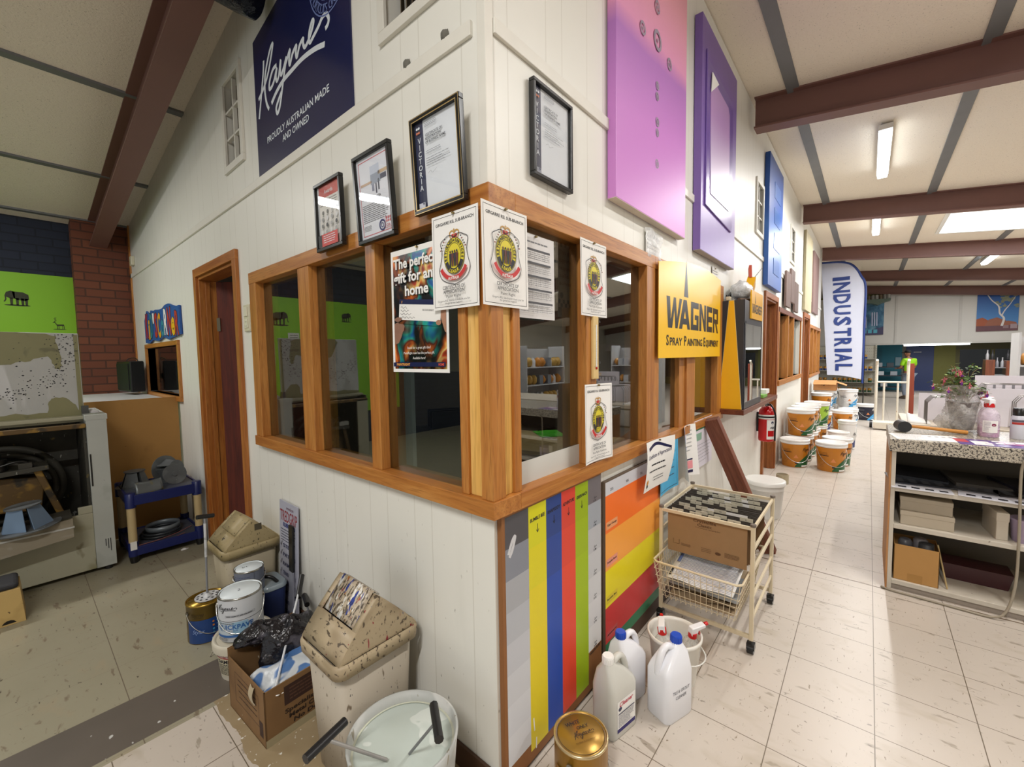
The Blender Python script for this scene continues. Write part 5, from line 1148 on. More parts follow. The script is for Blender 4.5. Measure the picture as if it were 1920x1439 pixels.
# narrow printed chart leaning on the wall
t = thing('leaning_chart', 'narrow white TREDGRIP product chart leaning on the left wall', 'chart', (-.035, 1.63, .0), LW); t.rotation_euler = (-.04, 0, LW)
CHT = mat('#a9aab8', .5); b = B(); b.box(0, -.004, 0, .235, 0, .655, CHT); c = Canvas(b, y=-.004, unit=.0004)
c.text('envelon', .09, .615, .018, mat('#5a2440'), .09, bold=.01); c.text('TREDGRIP', .01, .545, .06, mat('#8c2b34'), .215, bold=.01); c.text('RUBBERISED', .05, .515, .022, mat('#2c3a78'), .15, bold=.03)
c.lines(.02, .21, .505, .43, 5, mat('#4a4c5c'), .3)
for i, s_ in enumerate(('STEPS', 'PATIOS', 'RAMPS', 'TENNIS COURTS', 'POOL SURROUNDS', 'BOAT DECKS', 'WALKWAYS', 'MORE')):
    v = .40-.05*i; c.stroke([(.015, v+.012), (.022, v), (.038, v+.03)], .004, INK, 0); c.text(s_, .05, v, .02, mat('#34395c'), min(.16, .026*len(s_)), bold=.02)
b.build('panel', t)
t = thing('black_strip', 'flat black strip standing against the TREDGRIP chart', 'strip', (-.006, 1.475, .30), LW); t.rotation_euler = (-.03, 0, LW); b = B(); b.box(0, -.035, 0, .045, -.026, .25, BLACKF); b.build('blade', t)
b = B(); b.box(.0, -.036, -.3, .045, -.026, 0, mat('#8a8c98', .5)); b.build('lower_length', t)
# cardboard box, rag, painted cloth, stirring rods
CB = specks('brown_cardboard', '#80603c', [('#6c4f30', 5, (1, 1, 1), .5, .3), ('#c2b8a0', 60, (1, 1, .4), .74, .02), ('#3c2c1c', 60, (1, 1, 1), .76, .02)], .8); CBI = mat('#6d4c2a', .85, 0, .3, .15)
t = thing('cardboard_box', 'open brown cardboard box printed Specialists in Metal Coating full of rags', 'cardboard box', (-.418, .775, 0), rotz=radians(3))
b = B(); W_, D_, H_ = .30, .335, .215
for q in ((0, 0, W_, .005), (0, D_-.005, W_, D_), (0, 0, .005, D_), (W_-.005, 0, W_, D_)):
    hh = H_ if q[1] != D_-.005 else H_+.03; b.box(q[0], q[1], 0, q[2], q[3], hh, CB)
b.box(0, 0, 0, W_, D_, .005, CB)
b.box(.008, .06, .05, .009, .3, .2, CBI)
c = Canvas(b, y=0); DKR = mat('#3a241c', .7); c.rect(.07, .12, .25, .195, DKR); c.lines(.09, .23, .185, .13, 4, mat('#5a3c2c'), .4)
for i, s_ in enumerate(('Specialists in A', 'Metal Coating', 'No Delay')): c.text(s_, .07+.015*i, .088-.025*i, .016, mat('#2c1e16'), [.2, .17, .13][i], bold=.03, slant=.15 if i == 2 else 0)
c.rect(.0, .0, .3, .03, mat('#a49878', .8), .0005)
c2 = Canvas(b, lambda u, v, l: (-l, u, v)); c2.frame(.05, .06, .27, .18, .002, DKR); c2.rect(.02, .03, .05, .09, DKR); c2.lines(.07, .25, .17, .08, 4, DKR, .15)
b.build('walls', t)
b = B(); b.add([(0, D_, H_+.03), (W_*.9, D_, H_+.03), (W_*.9, D_-.0, H_+.055), (0, D_, H_+.035)], [(0, 1, 2, 3)], CB); b.grid(lambda i, j: (-.004-.01*sin(pi*j), .07+.035*i, H_-.005-.07*j-.01*sin(3*i)), 4, 6, mat('#b2a488', .4)); b.build('torn_tape', t)
PB = specks('paint_skin_cloth', '#4d73a8', [('#c9cfd4', 9, (1, 1, 1), .47, .04), ('#2f5a98', 20, (1, 1, 1), .66, .05)], .3, (15, .6, .01))
b = B(); b.grid(lambda i, j: (-.40+.27*i, .80+.17*j, .15+.05*i+.025*sin(6*i+2)*cos(5*j)+.02*j+.01*sin(13*i*j)), 22, 16, PB); tag(b.build('painted_rag', solid=.006), 'blue and white paint-soaked rag in the front of the cardboard box', 'rag')
RG = specks('black_plastic_rag', '#1c1a1e', [('#4c4a52', 14, (1, 1, 1), .56, .08), ('#7d7a80', 30, (1, 1, 1), .68, .04)], .25, (18, 1, .02))
b = B(); b.blob((-.22, 1.015, .185), (.115, .075, .125), RG, 30, 20, .22, 3); b.blob((-.30, 1.09, .262), (.10, .055, .038), RG, 24, 14, .3, 9); b.blob((-.16, 1.0, .12), (.09, .07, .1), RG, 24, 14, .25, 5)
tag(b.build('black_plastic_bag'), 'crumpled black plastic bag spilling out of the cardboard box', 'plastic bag')
def stirrer(label, p0, p1, grip_dir, gl=.13, wrod='#d8dce2', rr_=.0045):
    o = thing('paint_stirrer', label, 'paint stirrer', p0); d = V(p1)-V(p0)
    b = B(); b.cyl((0, 0, 0), tuple(d), rr_, mat(wrod, .35, .2), n=10); b.build('rod', o)
    b = B(); g = V(grip_dir).normalized()*gl/2; b.cyl(tuple(d-g), tuple(d+g), .0125, mat('#141416', .4), n=8); b.build('grip', o, bevel=.002); return o
s1 = stirrer('white-rod stirrer standing in the cardboard box with black handle against the wall', (-.375, .80, .175), (-.10, 1.20, .335), (.06, .09, .055), .12)
b = B()
for k in range(6): b.cbox((.012*cos(k), .012*sin(k), -.004+.004*k % .01), (.05, .008, .003), PAPER, (.1*k, .2, k*.55))
b.build('whisk_head', s1)
stirrer('metal-rod stirrer with black bar handle leaning on the wall behind the box', (-.06, 1.12, .0), (-.035, 1.30, .20), (-.10, -.30, .04), .14, '#70747c')
# grey bucket of milky water
BK = specks('bucket_plastic', '#aeb0ac', [('#c9c9c5', 8, (1, 1, 1), .5, .1), ('#8a8474', 40, (1, 1, .3), .66, .05), ('#8d5a50', 20, (1, 1, .4), .76, .02)], .5, (12, .4, .004))
t = thing('water_bucket', 'grey bucket brimming with milky wash water at the bottom edge', 'bucket', (-.262, .135, 0))
b = B(); b.lathe([(.128, 0), (.155, .30), (.160, .335), (.153, .337), (.147, .30), (.122, .01)], BK, n=48, caps=(True, False)); b.build('body', t)
MW_ = specks('milky_water', '#b4bdb6', [('#c9cfc9', 9, (1, 1, 1), .55, .02), ('#a4b0a8', 5, (1, 1, 1), .6, .1)], .12, (4, .3, .006))
b = B(); b.lathe([(.149, .302), (.0005, .303)], MW_, n=40, caps=(False, False))
t2 = mat('#dfe5e4', .25); r = random.Random(4)
b.build('milky_water', t)
b = B(); b.lathe([(.1485, .3035), (.141, .3045)], mat('#c9cbb8', .5), n=40, caps=(False, False)); b.build('scum_ring', t)
stirrer('ribbed black-handled stirrer poking left out of the water bucket', (-.33, .12, .31), (-.462, .192, .425), (.55, .13, 0), .125, '#8e8c88', .005)
stirrer('black-handled stirrer standing upright at the right of the water bucket', (-.275, .09, .305), (-.262, -.018, .455), (.35, .55, -.0), .115, '#77787a', .004)
# rolled black plastic hanging over the beam at top left
t = thing('plastic_roll', 'roll of black plastic film poking into the top edge above the navy sign', 'plastic roll', (-.06, 1.44, 3.20)); b = B()
BKP = specks('black_film', '#0d0f14', [('#3a3f4a', 30, (1, .3, 1), .66, .05)], .15, (22, 1, .01)); dr = V((-1, .05, .02)).normalized()
b.M = Matrix.Rotation(radians(-90), 4, 'Y'); b.lathe([(.09, 0), (.105, .01), (.11, .08), (.106, .5), (.11, .95)], BKP, n=26); b.build('film_roll', t)
b = B(); b.cyl((-.93, 0, -.0), (-.96, 0, 0), .03, mat('#8a7350', .8)); b.build('core', t)
# ------------------------------------------------------------------ right aisle: floor stock, shelf, extinguisher
# yellow and black sprayer cabinet on a wall shelf
t = thing('display_cabinet', 'black display cabinet with tall yellow triangle side and mirrored glass front on the wall shelf', 'display cabinet', (2.55, 0, 1.012))
DKP = mat('#2c2b30', .4); YL2 = mat('#f0b31c', .3, 0, .5, .02)
b = B(); b.box(0, -.17, 0, .02, -.001, .815, DKP); b.box(.02, -.17, 0, .66, -.001, .02, DKP); b.box(.02, -.17, .795, .66, -.001, .815, DKP); b.box(.64, -.17, .02, .66, -.001, .795, DKP); b.box(.02, -.02, .02, .64, -.001, .795, mat('#8c8c86', .3))
c = Canvas(b, lambda u, v, l: (-l, -u, v)); c.poly([(.0, .0), (.165, .0), (.102, .815), (.066, .815)], mat('#d8c88c', .4)); c.poly([(.003, .0), (.161, .0), (.1, .812), (.068, .812)], YL2)
b.box(.02, -.175, 0, .66, -.17, .05, DKP); b.box(.02, -.175, .05, .045, -.17, .66, DKP); b.box(.635, -.175, .05, .66, -.17, .66, DKP); b.box(.0, -.175, .64, .66, -.17, .815, DKP); b.build('case', t, bevel=.002)
b = B(); b.box(.045, -.173, .05, .635, -.171, .64, glass('cabinet_glass', '#9a9a9a', .55)); b.build('glass_front', t)
b = B(); b.box(.17, -.186, .685, .60, -.176, .90, YL2); c = Canvas(b, y=-.186); wag(c, .20, .73, .37, .07); b.build('header_sign', t)
b = B(); b.box(.25, -.12, .02, .29, -.1, .5, mat('#b8bcc0', .3, .6)); b.cyl((.4, -.1, .02), (.4, -.1, .42), .03, mat('#c9ccd0', .3, .4)); b.blob((.27, -.11, .52), (.05, .03, .05), mat('#b0b4b8', .4, .3)); b.box(.15, -.15, .3, .6, -.03, .306, mat('#c9c9c4', .3)); b.build('spray_gun_display', t)
t = thing('wall_shelf', 'reddish timber wall shelf carrying the sprayer cabinet', 'shelf', (2.52, 0, .972)); b = B(); b.box(0, -.185, 0, 1.5, -.001, .038, MERB(0)); b.build('board', t, bevel=.002)
for bx_ in (.75, 1.25): b = B(); b.box(bx_, -.1, -.06, bx_+.02, -.001, 0, DKP); b.build('bracket', t)
t = thing('respirator_bundle', 'clear plastic wrapped bundle lying on top of the sprayer cabinet', 'plastic bundle', (2.86, -.09, 1.832)); b = B(); b.blob((0, 0, .09), (.20, .075, .08), bag_mat('wrap_film', '#e4e6e8', .9, .2), 24, 14, .12, 6); b.build('wrap', t)
b = B(); b.blob((.02, 0, .06), (.11, .045, .045), mat('#8a8a8c', .5), 16, 10, .15, 2); b.tube([(-.2, -.02, .01), (-.05, -.06, .015), (.15, -.06, .02), (.2, .0, .01)], .012, mat('#6a5648', .6), 8, 5); b.build('contents', t)
t = thing('cable_coil', 'small coil of black cable with plug at the left top of the sprayer cabinet', 'cable', (2.62, -.04, 1.83)); b = B(); b.tube([(-.04, 0, .01), (-.02, -.02, .05), (.04, -.01, .07), (.07, 0, .03), (.03, .01, .015), (-.03, 0, .04)], .006, BLACKF, 6, 6); b.build('cable', t)
b = B(); b.box(-.05, -.03, .0, -.01, .0, .03, mat('#d8cdb0', .4)); b.build('plug', t, bevel=.004)
t = thing('small_yellow_box', 'small yellow box with folded red flap behind the wrapped bundle', 'box', (3.16, -.115, 1.945)); b = B(); b.cbox((-.03, .02, .05), (.16, .06, .09), YL2, (.2, .4, .2)); b.build('carton', t); b = B(); b.cbox((-.05, .02, .16), (.07, .02, .11), mat('#c04a30', .5), (0, .3, .3)); b.build('flap', t); b = B(); b.tube([(-.05, 0, .1), (.18, -.03, .23)], .003, BLACKF, 5); b.build('wire', t)
t = thing('sponge', 'small green and white item lying on the wall shelf end', 'sponge', (3.55, -.1, 1.011)); b = B(); b.box(0, -.04, 0, .2, .04, .03, mat('#7ab04a', .7)); b.build('pad', t, bevel=.004); b = B(); b.box(.14, -.04, .03, .3, .03, .07, PAPER); b.build('packet', t)
# fire extinguisher
RED = mat('#c2161a', .2); t = thing('fire_extinguisher', 'red fire extinguisher with white label hung under the wall shelf', 'fire extinguisher', (4.06, -.088, .52))
b = B(); b.lathe([(.05, 0), (.07, .008), (.073, .02), (.073, .28), (.068, .32), (.045, .355), (.02, .365)], RED, n=32); c = Canvas(b, lambda u, v, l: ((.0735+l)*sin(u/.0735), -(.0735+l)*cos(u/.0735), v), step=.01)
c.rect(-.21, .235, .06, .28, PAPER); c.rect(-.10, .03, .01, .23, PAPER); c.rect(-.09, .06, .0, .12, RED); c.ell((-.045, .20), .015, .015, NAVY, 12); c.rect(-.21, .26, .08, .264, INK); c.text('ABE', -.045, .14, .02, INK, align='c', bold=.03); b.build('cylinder', t)
b = B(); b.cyl((0, 0, .36), (0, 0, .40), .018, mat('#8c8c88', .3, .8)); b.cbox((-.02, 0, .41), (.10, .02, .012), BLACKF, (0, -.1, 0)); b.cbox((-.02, 0, .43), (.10, .02, .01), BLACKF, (0, -.35, 0)); b.build('valve_handle', t)
b = B(); b.tube([(-.01, -.02, .38), (-.06, -.05, .38), (-.045, -.085, .28), (-.04, -.083, .1), (-.04, -.083, .02)], .009, BLACKF, 8, 5); b.build('hose', t)
b = B(); b.lathe([(.075, .25), (.075, .265)], BLACKF, n=28, caps=(False, False)); b.box(-.02, .07, .1, .02, .087, .3, BLACKF); b.build('strap_bracket', t)
# stacked paint pails
PW = mat('#e4e2df', .35); ORG = mat('#c27a1e', .3, 0, .5, .12, 6); GRN = mat('#1f5a30', .3); NVY2 = mat('#23306a', .3); LIMEP = mat('#9cc43a', .35); BLU2 = mat('#3f9ad0', .35); BLKP = mat('#191d30', .35)
def pail(label, x, y, z, body, sw, R=.155, H=.345, rot=0, group='stacked paint pails along the right wall', plain=False):
    o = thing('paint_pail', label, 'paint pail', (x, y, z), rot, group)
    b = B(); r0, r1 = R*.86, R*.97; b.lathe([(r0-.004, 0), (r0, .006), (r1, H-.05), (r1, H-.03)], body, n=40, caps=(True, False))
    RR = lambda v: r0+(r1-r0)*(v/(H-.05)); c = Canvas(b, lambda u, v, l: ((RR(v)+l+.0008)*sin(u/R), -(RR(v)+l+.0008)*cos(u/R), v), step=.01, unit=.0006)
    if sw is not None:
        n = 12; l = c.lay()
        for i in range(n):
            u0, u1 = -.04+.27*i/n, -.04+.27*(i+1)/n; f = lambda t_: .02+.17*(1-max(0, 1-t_*1.4)**1.6)*.85
            c.b.add([c.f(u0, .008, l), c.f(u1, .008, l), c.f(u1, f((i+1)/n), l), c.f(u0, f(i/n), l)], [(0, 1, 2, 3)], sw, True)
        script_logo(c, .04, .195, .14, INK if body is not BLKP else PAPER, .02); c.poly([(-.06, .12), (.0, .12), (-.03, .165)], mat('#d88850', .4)); c.text('solashield' if sw is GRN else 'newlife', .12, .10, .016, PAPER, .08, bold=.02, slant=.2)
        c.rect(.04, .012, .14, .032, PAPER); c.lines(-.19, -.09, .235, .19, 3, mat('#5c3a10' if body is ORG else '#8a8a90'), .25, .3); c.lines(-.19, -.11, .17, .05, 7, mat('#5c3a10' if body is ORG else '#9a9a9c'), .15, .3); c.rect(-.04, .05, -.01, .07, INK); c.rect(-.2, .19, -.08, .197, INK)
    b.build('body', o)
    b = B(); b.lathe([(R*.98, H-.055), (R*1.03, H-.05), (R*1.03, H-.03), (R*1.0, H-.028), (R*1.03, H-.026), (R*1.04, H-.006), (R*1.02, H), (R*.93, H), (R*.91, H-.008), (.0005, H-.006)], PW, n=40, caps=(False, True)); b.build('lid', o)
    b = B(); pts = [((R*.99)*cos(pi+pi*k/12), (R*1.08)*sin(pi+pi*k/12)-.002, H*.78-.20*sin(pi*k/12)**.9) for k in range(13)]; b.tube(pts, .0028, mat('#b8b8b4', .3, .8), 6); b.build('wire_handle', o); return o
R0 = radians(-66)
P1 = pail('lower orange pail with green swoosh nearest the doorframe on the right wall floor', 5.42, -.19, 0, ORG, GRN, rot=R0)
P2 = pail('orange pail with green swoosh standing alone in front on the aisle floor', 5.42, -.56, 0, ORG, GRN, rot=R0)
def cp(src, label, x, y, z, rot=R0): return dup(src, (x, y, z), rot, label)
cp(P2, 'orange pail with white lid directly behind the front aisle pail', 5.80, -.60, 0, R0-.3)
cp(P1, 'bottom pail hidden under the nearest upper orange pail', 5.80, -.20, 0)
cp(P1, 'upper orange pail with green swoosh, nearest of the top row', 5.76, -.21, .345)
cp(P1, 'bottom pail of the second stack behind the nearest upper pail', 6.14, -.22, 0); cp(P1, 'second upper orange pail in the top row', 6.12, -.22, .345, R0-.2)
cp(P1, 'bottom pail of the third stack by the right wall', 6.48, -.22, 0); cp(P1, 'third upper pail in the top row', 6.46, -.22, .345, R0+.3)
P3 = pail('white lidded lime green pail at the back of the first top row', 6.84, -.30, .345, LIMEP, GRN, rot=R0); cp(P1, 'bottom pail under the lime green pail', 6.84, -.28, 0)
pail('white pail with blue patch low beside the lime green pail', 6.62, -.58, 0, PW, BLU2, .12, .3, R0); pail('slim white and navy pail stacked in the aisle behind the front pails', 6.98, -.66, 0, PW, NVY2, .11, .42, R0)
P4 = pail('orange pail with navy swoosh, upper one beside the third doorway', 8.6, -.23, .345, ORG, NVY2, rot=R0); cp(P4, 'orange pail with navy swoosh, lower one beside the third doorway', 8.6, -.24, 0)
cp(P4, 'orange pail with navy swoosh standing forward in the far group', 9.0, -.53, 0)
P5 = pail('white pail with blue swoosh on top of the far white stack', 9.75, -.58, .345, PW, BLU2, rot=R0); cp(P5, 'white pail with blue swoosh at the bottom of the far white stack', 9.75, -.58, 0, R0)
cp(P5, 'white pail at the bottom of the rear far stack under the carton', 9.4, -.22, 0); cp(P5, 'white pail in the rear far stack directly under the carton', 9.4, -.22, .345)
cp(P5, 'rear white pail between the carton stack and the far white stack', 9.98, -.25, .345); cp(P5, 'bottom rear white pail between the carton stack and the far white stack', 9.98, -.25, 0); cp(P5, 'white pail on the floor just behind the forward orange pail', 9.38, -.60, 0)
pail('squat navy blue pail with white lid standing apart in the far aisle', 10.6, -.86, 0, BLKP, BLU2, .17, .33, R0)
t = thing('cardboard_carton', 'opened light brown carton on top of the far pails under the flag', 'carton', (9.38, -.24, .69), 0)
TC = mat('#c08a56', .7, 0, .4, .08); b = B(); b.box(-.19, -.18, 0, .19, .18, .004, TC)
for q in ((-.19, -.18, .19, -.176), (-.19, .176, .19, .18), (-.19, -.18, -.186, .18), (.186, -.18, .19, .18)): b.box(q[0], q[1], 0, q[2], q[3], .16, TC)
c = Canvas(b, lambda u, v, l: (-.19-l, -u, v)); script_logo(c, -.06, .09, .14, INK, .03); c.text('THE GREAT AUSTRALIAN PAINT', -.1, .04, .014, INK, .2); b.build('walls', t)
b = B(); b.add([(-.19, -.18, .16), (.19, -.18, .16), (.19, -.33, .10), (-.19, -.33, .10)], [(0, 1, 2, 3)], TC); b.add([(-.19, -.18, .16), (-.19, .18, .16), (-.27, .18, .12), (-.27, -.18, .12)], [(0, 1, 2, 3)], TC); b.add([(.0, -.18, .19), (.0, .18, .19), (-.19, .18, .16), (-.19, -.18, .16)], [(0, 1, 2, 3)], TC); b.build('flaps', t, solid=.004)
t = thing('white_bucket', 'empty white plastic bucket standing against the right wall behind the file trolley', 'bucket', (3.3, -.205, 0)); PWH = mat('#dedcd6', .35, 0, .5, .03)
b = B(); b.lathe([(.125, 0), (.148, .28), (.156, .285), (.158, .31), (.15, .312), (.150, .29), (.12, .01)], PWH, n=44, caps=(True, True)); b.build('body', t)
b = B(); b.lathe([(.160, .285), (.160, .315), (.14, .318), (.0005, .312)], mat('#e6e4de', .35, 0, .5, .02), n=44, caps=(False, True)); b.build('lid', t)
t = thing('paint_tin', 'small plain tin on the floor by the doorframe behind the white bucket', 'paint tin', (4.45, -.19, 0)); b = B(); b.lathe([(.06, 0), (.06, .09), (.062, .1)], mat('#b8ac90', .4, .2), n=24); b.build('body', t); b = B(); b.lathe([(.052, .1), (.052, .102)], mat('#7a7050', .3, .6), n=24); b.build('lid', t)
def bar_between(name, label, cat, p0, p1, w_, h, m, face=(0, 1, 0)):
    p0, p1 = V(p0), V(p1); d = (p1-p0); L = d.length; z = d.normalized(); x = V(face).cross(z).normalized(); y = z.cross(x)
    b = B(); b.box(-w_/2, -h/2, 0, w_/2, h/2, L, m); o = thing(name, label, cat, tuple(p0)); r = Matrix((x, y, z)).transposed().to_euler(); o.rotation_euler = r; b.build('board', o, bevel=.002); return o
bar_between('timber_post', 'dark red-brown timber post leaning on the right wall behind the file trolley', 'timber post', (2.47, -.37, .012), (2.13, -.062, .985), .05, .10, CEDAR(2))
bar_between('white_offcut', 'narrow white board leaning beside the dark timber post', 'board', (2.85, -.26, .005), (2.62, -.02, .70), .02, .12, PWH)

# hanging-file trolley with slide-out wire basket
CRM = mat('#d8c9aa', .35); t = thing('file_trolley', 'cream metal hanging-file trolley on castors with slide-out wire basket', 'file trolley', (0, 0, 0))
X0, X1, Y0, Y1, ZT = 1.262, 1.785, -.487, -.052, .615
for x in (X0, X1):
    for y in (Y0, Y1):
        b = B(); b.box(x-.009, y-.009, .06, x+.009, y+.009, ZT, CRM); b.build('leg', t, bevel=.002)
        b = B(); b.lathe([(.013, 0), (.013, .012)], mat('#6c6258', .5), (x, y, ZT), 10); b.build('end_cap', t)
        b = B(); b.cyl((x-.006, y-.014, .022), (x-.006, y+.014, .022), .022, BLACKF, n=18); b.box(x-.02, y-.017, .022, x+.012, y+.017, .05, BLACKF); b.cyl((x, y, .045), (x, y, .07), .005, STEELR); b.build('castor', t)
b = B()
for y in (Y0, Y1):
    for z in (ZT-.01, .50, .40, .27, .16): b.box(X0, y-.005, z-.008, X1, y+.005, z+.008, CRM)
for x in (X0, X1): b.box(x-.006, Y0, ZT-.018, x+.006, Y1, ZT-.002, CRM)
b.box(X0-.006, Y0, .065, X0+.006, Y1, .085, CRM); b.box(X1-.006, Y0, .065, X1+.006, Y1, .085, CRM)
b.build('side_rails', t, bevel=.001)
b = B(); x0, x1 = X0-.155, X1-.16; zt, zb = .385, .195; ins = .03
rim = [(x0, Y0+.012, zt), (x1, Y0+.012, zt), (x1, Y1-.012, zt), (x0, Y1-.012, zt)]
b.tube([(x0+.02, Y0+.014, zt), (x1, Y0+.014, zt), (x1, Y1-.014, zt), (x0+.02, Y1-.014, zt), (x0, Y1-.034, zt), (x0, Y0+.034, zt), (x0+.02, Y0+.014, zt)], .0055, CRM, 8)
W1_ = .0014
def wire(p, q): b.cyl(p, q, W1_, CRM, n=5)
for i in range(15):
    y = Y0+.02+(Y1-Y0-.04)*i/14; yb = Y0+.02+ins+(Y1-Y0-.04-2*ins)*i/14
    wire((x0, y, zt), (x0+ins, yb, zb)); wire((x1, y, zt), (x1-ins, yb, zb)); wire((x0+ins, yb, zb), (x1-ins, yb, zb))
for i in range(17):
    x = x0+.02+(x1-x0-.04)*i/16; xb = x0+.02+ins+(x1-x0-.04-2*ins)*i/16
    wire((x, Y0+.014, zt), (xb, Y0+.014+ins, zb)); wire((x, Y1-.014, zt), (xb, Y1-.014-ins, zb))
    if i % 4 == 0: wire((xb, Y0+.014+ins, zb), (xb, Y1-.014-ins, zb))
for k in range(1, 5):
    f = k/5; z = zt+(zb-zt)*f; a = ins*f
    for p, q in (((x0+a, Y0+.014+a, z), (x1-a, Y0+.014+a, z)), ((x0+a, Y1-.014-a, z), (x1-a, Y1-.014-a, z)), ((x0+a, Y0+.014+a, z), (x0+a, Y1-.014-a, z)), ((x1-a, Y0+.014+a, z), (x1-a, Y1-.014-a, z))): wire(p, q)
b.build('wire_basket', t)
KR = mat('#9a7a56', .75, 0, .3, .06, 20); KRD = mat('#7a5c3c', .75); BKF = mat('#3a332c', .7)
nf = 13
for i in range(nf):
    x = X0+.022+i*.036; q = i/nf; zlo = .385+.01*(i % 2)
    o = thing('hanging_file', 'kraft hanging file with black top rails, '+('front one printed with brown lettering' if i == 0 else '%s behind the front file in the trolley' % ['', 'first', 'second', 'third', 'fourth', 'fifth', 'sixth', 'seventh', 'eighth', 'ninth', 'tenth', 'eleventh', 'last'][i]), 'hanging file', (x, 0, 0), 0, 'hanging files in the trolley')
    b = B(); th = .004+.003*(i % 3)
    b.add([(-th, Y0+.028, .595), (-th, Y1-.028, .595), (0, Y1-.028, zlo), (0, Y0+.028, zlo), (th, Y0+.028, .595), (th, Y1-.028, .595)], [(0, 1, 2, 3), (3, 2, 5, 4)], KR if i == 0 else KRD)
    if i == 0:
        c = Canvas(b, lambda u, v, l: (-th+(1-v/.21)*th-l-.0004, Y1-.028-u, zlo+v)); P3_ = mat('#5a3c22', .7)
        c.text('Crystalfile', .13, .185, .014, P3_, .11, bold=.02); c.text('Classic', .15, .165, .013, P3_, .07, bold=.02); c.text('The Original Hanging File', .14, .155, .005, P3_, .12)
        c.stroke([(.03, .07), (.03, .045), (.06, .045), (.06, .07)], .002, P3_, 0); c.lines(.07, .12, .055, .04, 3, P3_, .3); c.lines(.17, .22, .06, .035, 3, P3_, .2); c.ell((.25, .045), .014, .008, P3_, 10); c.lines(.28, .35, .06, .035, 4, P3_, .3)
    b.build('folder', o)
    b = B(); b.box(-th-.002, Y0+.012, .594, -th+.001, Y1-.012, .602, BKF); b.box(th-.001, Y0+.012, .594, th+.002, Y1-.012, .602, BKF); b.build('rail', o)
    if i % 5 != 4 or i == 0:
        for j in range(3 if i % 2 else 4):
            if (i*3+j*2) % 7 == 3: continue
            yy = Y1-.05-.09*j-(i % 3)*.02; b = B(); b.box(-th-.001, yy-.058, .600, -th+.001, yy, .620, mat('#c9c3ae', .4)); c = Canvas(b, lambda u, v, l: (-th-.001-l, -u, v)); c.text('ABCDEFGHKMPRSTW'[(i*4+j) % 15], -yy+.025, .606, .008, INK); b.build('tab', o)
    if i in (3, 8, 10):
        b = B(); b.box(-.001, Y0+.05, zlo+.02, .0005, Y0+.28, .615, PAPER); b.build('papers', o)
b = B(); b.grid(lambda i, j: (1.15+.25*j, -.12-.31*i, .30+.055*j+.004*sin(9*i)), 8, 5, PAPER); c = Canvas(b, lambda u, v, l: (1.15+.25*v, -.12-.31*u, .3012+.055*v+.004*sin(9*u)+l), step=.06)
for k in range(24): c.rect(.1, .03+.038*k, .97, .036+.038*k, mat('#9fa3b4'))
c.rect(.03, .05, .06, .3, INK); c.rect(.04, .5, .09, .9, mat('#5a6a98'))
tag(b.build('printed_forms', solid=.002), 'stack of ruled printed forms lying across the wire basket', 'papers')
b = B(); b.box(1.20, -.44, .245, 1.42, -.12, .275, mat('#aeb4b8', .3, .5)); tag(b.build('lever_folder', bevel=.004, loc=(0, 0, .0)), 'grey folder under the ruled forms in the wire basket', 'folder')
b = B()
for k in range(5): b.grid(lambda i, j: (1.16+.3*j+.02*k, -.43+.30*i, .205+.012*k+.02*sin(5*i+k)*sin(4*j+2*k)), 10, 8, mat('#a08c70', .8, 0, .3, .2))
tag(b.build('crumpled_brown_papers'), 'crumpled brown papers in the bottom of the wire basket', 'papers')

# jugs of cleaner, bucket of sprayers, tin
def jug(label, x, y, rot, body, capm, lab=None, s=1.0, group=None):
    o = thing('plastic_jug', label, 'plastic jug', (x, y, 0), rot, group); b = B(); W_, D_ = .15*s, .105*s
    b.loft([rr(W_*.9, D_*.9, .02, 0), rr(W_, D_, .025, .012), rr(W_, D_, .025, .175*s), rr(W_*.92, D_*.92, .025, .195*s, cx_=.004), rr(W_*.62, D_*.72, .02, .235*s, cx_=.022*s), rr(.05*s, .05*s, .02, .255*s, cx_=.035*s), rr(.042*s, .042*s, .0205*s, .265*s, cx_=.036*s)], body, True, (True, True))
    b.build('body', o)
    b = B(); b.tube([(.018*s, 0, .246*s), (-.012*s, 0, .268*s), (-.04*s, 0, .262*s), (-.062*s, 0, .215*s), (-.066*s, 0, .175*s)], [.014*s, .0145*s, .0145*s, .0145*s, .013*s], body, 10, 0); ob = b.build('handle', o, sub=1)
    b = B(); b.lathe([(.021*s, .262*s), (.021*s, .288*s), (.019*s, .291*s)], capm, (.036*s, 0, 0), 24)
    for k in range(16): a = k*pi/8; b.cbox((.036*s+.0212*s*cos(a), .0212*s*sin(a), .275*s), (.002, .003, .022*s), capm, (0, 0, a))
    b.build('cap', o)
    if lab:
        b = B(); lab(Canvas(b, lambda u, v, l: (u, -D_/2-l-.0004, v)), W_); b.build('label', o)
    return o
HD = mat('#e8e9ee', .3, 0, .5, .02); HDT = mat('#c9c8c0', .25, 0, .5, .05); CAPB = mat('#1a49b8', .3)
def d_tg(c, W_): c.text('TILE & GROUT', -.0, .118, .0125, mat('#3c3c48'), .095, 'c', slant=.15); c.text('CLEANER', -.0, .095, .0125, mat('#3c3c48'), .06, 'c', slant=.15)
def d_clear(c, W_):
    c.rect(-.05, .03, .055, .15, PAPER); c.rect(-.05, .03, .055, .045, mat('#2c2466')); c.text('Cleaner', 0, .128, .016, mat('#c02848'), .08, 'c', slant=.25, bold=.02); c.ell((-.035, .12), .01, .008, NAVY, 10); c.rect(-.045, .10, .05, .104, NAVY); c.lines(-.045, .05, .098, .05, 9, mat('#6a6a78'), .3)
jug('part-clear jug with white cap and purple label, nearest the viewer', .485, -.165, radians(168), HDT, PAPER, None, 1.03)
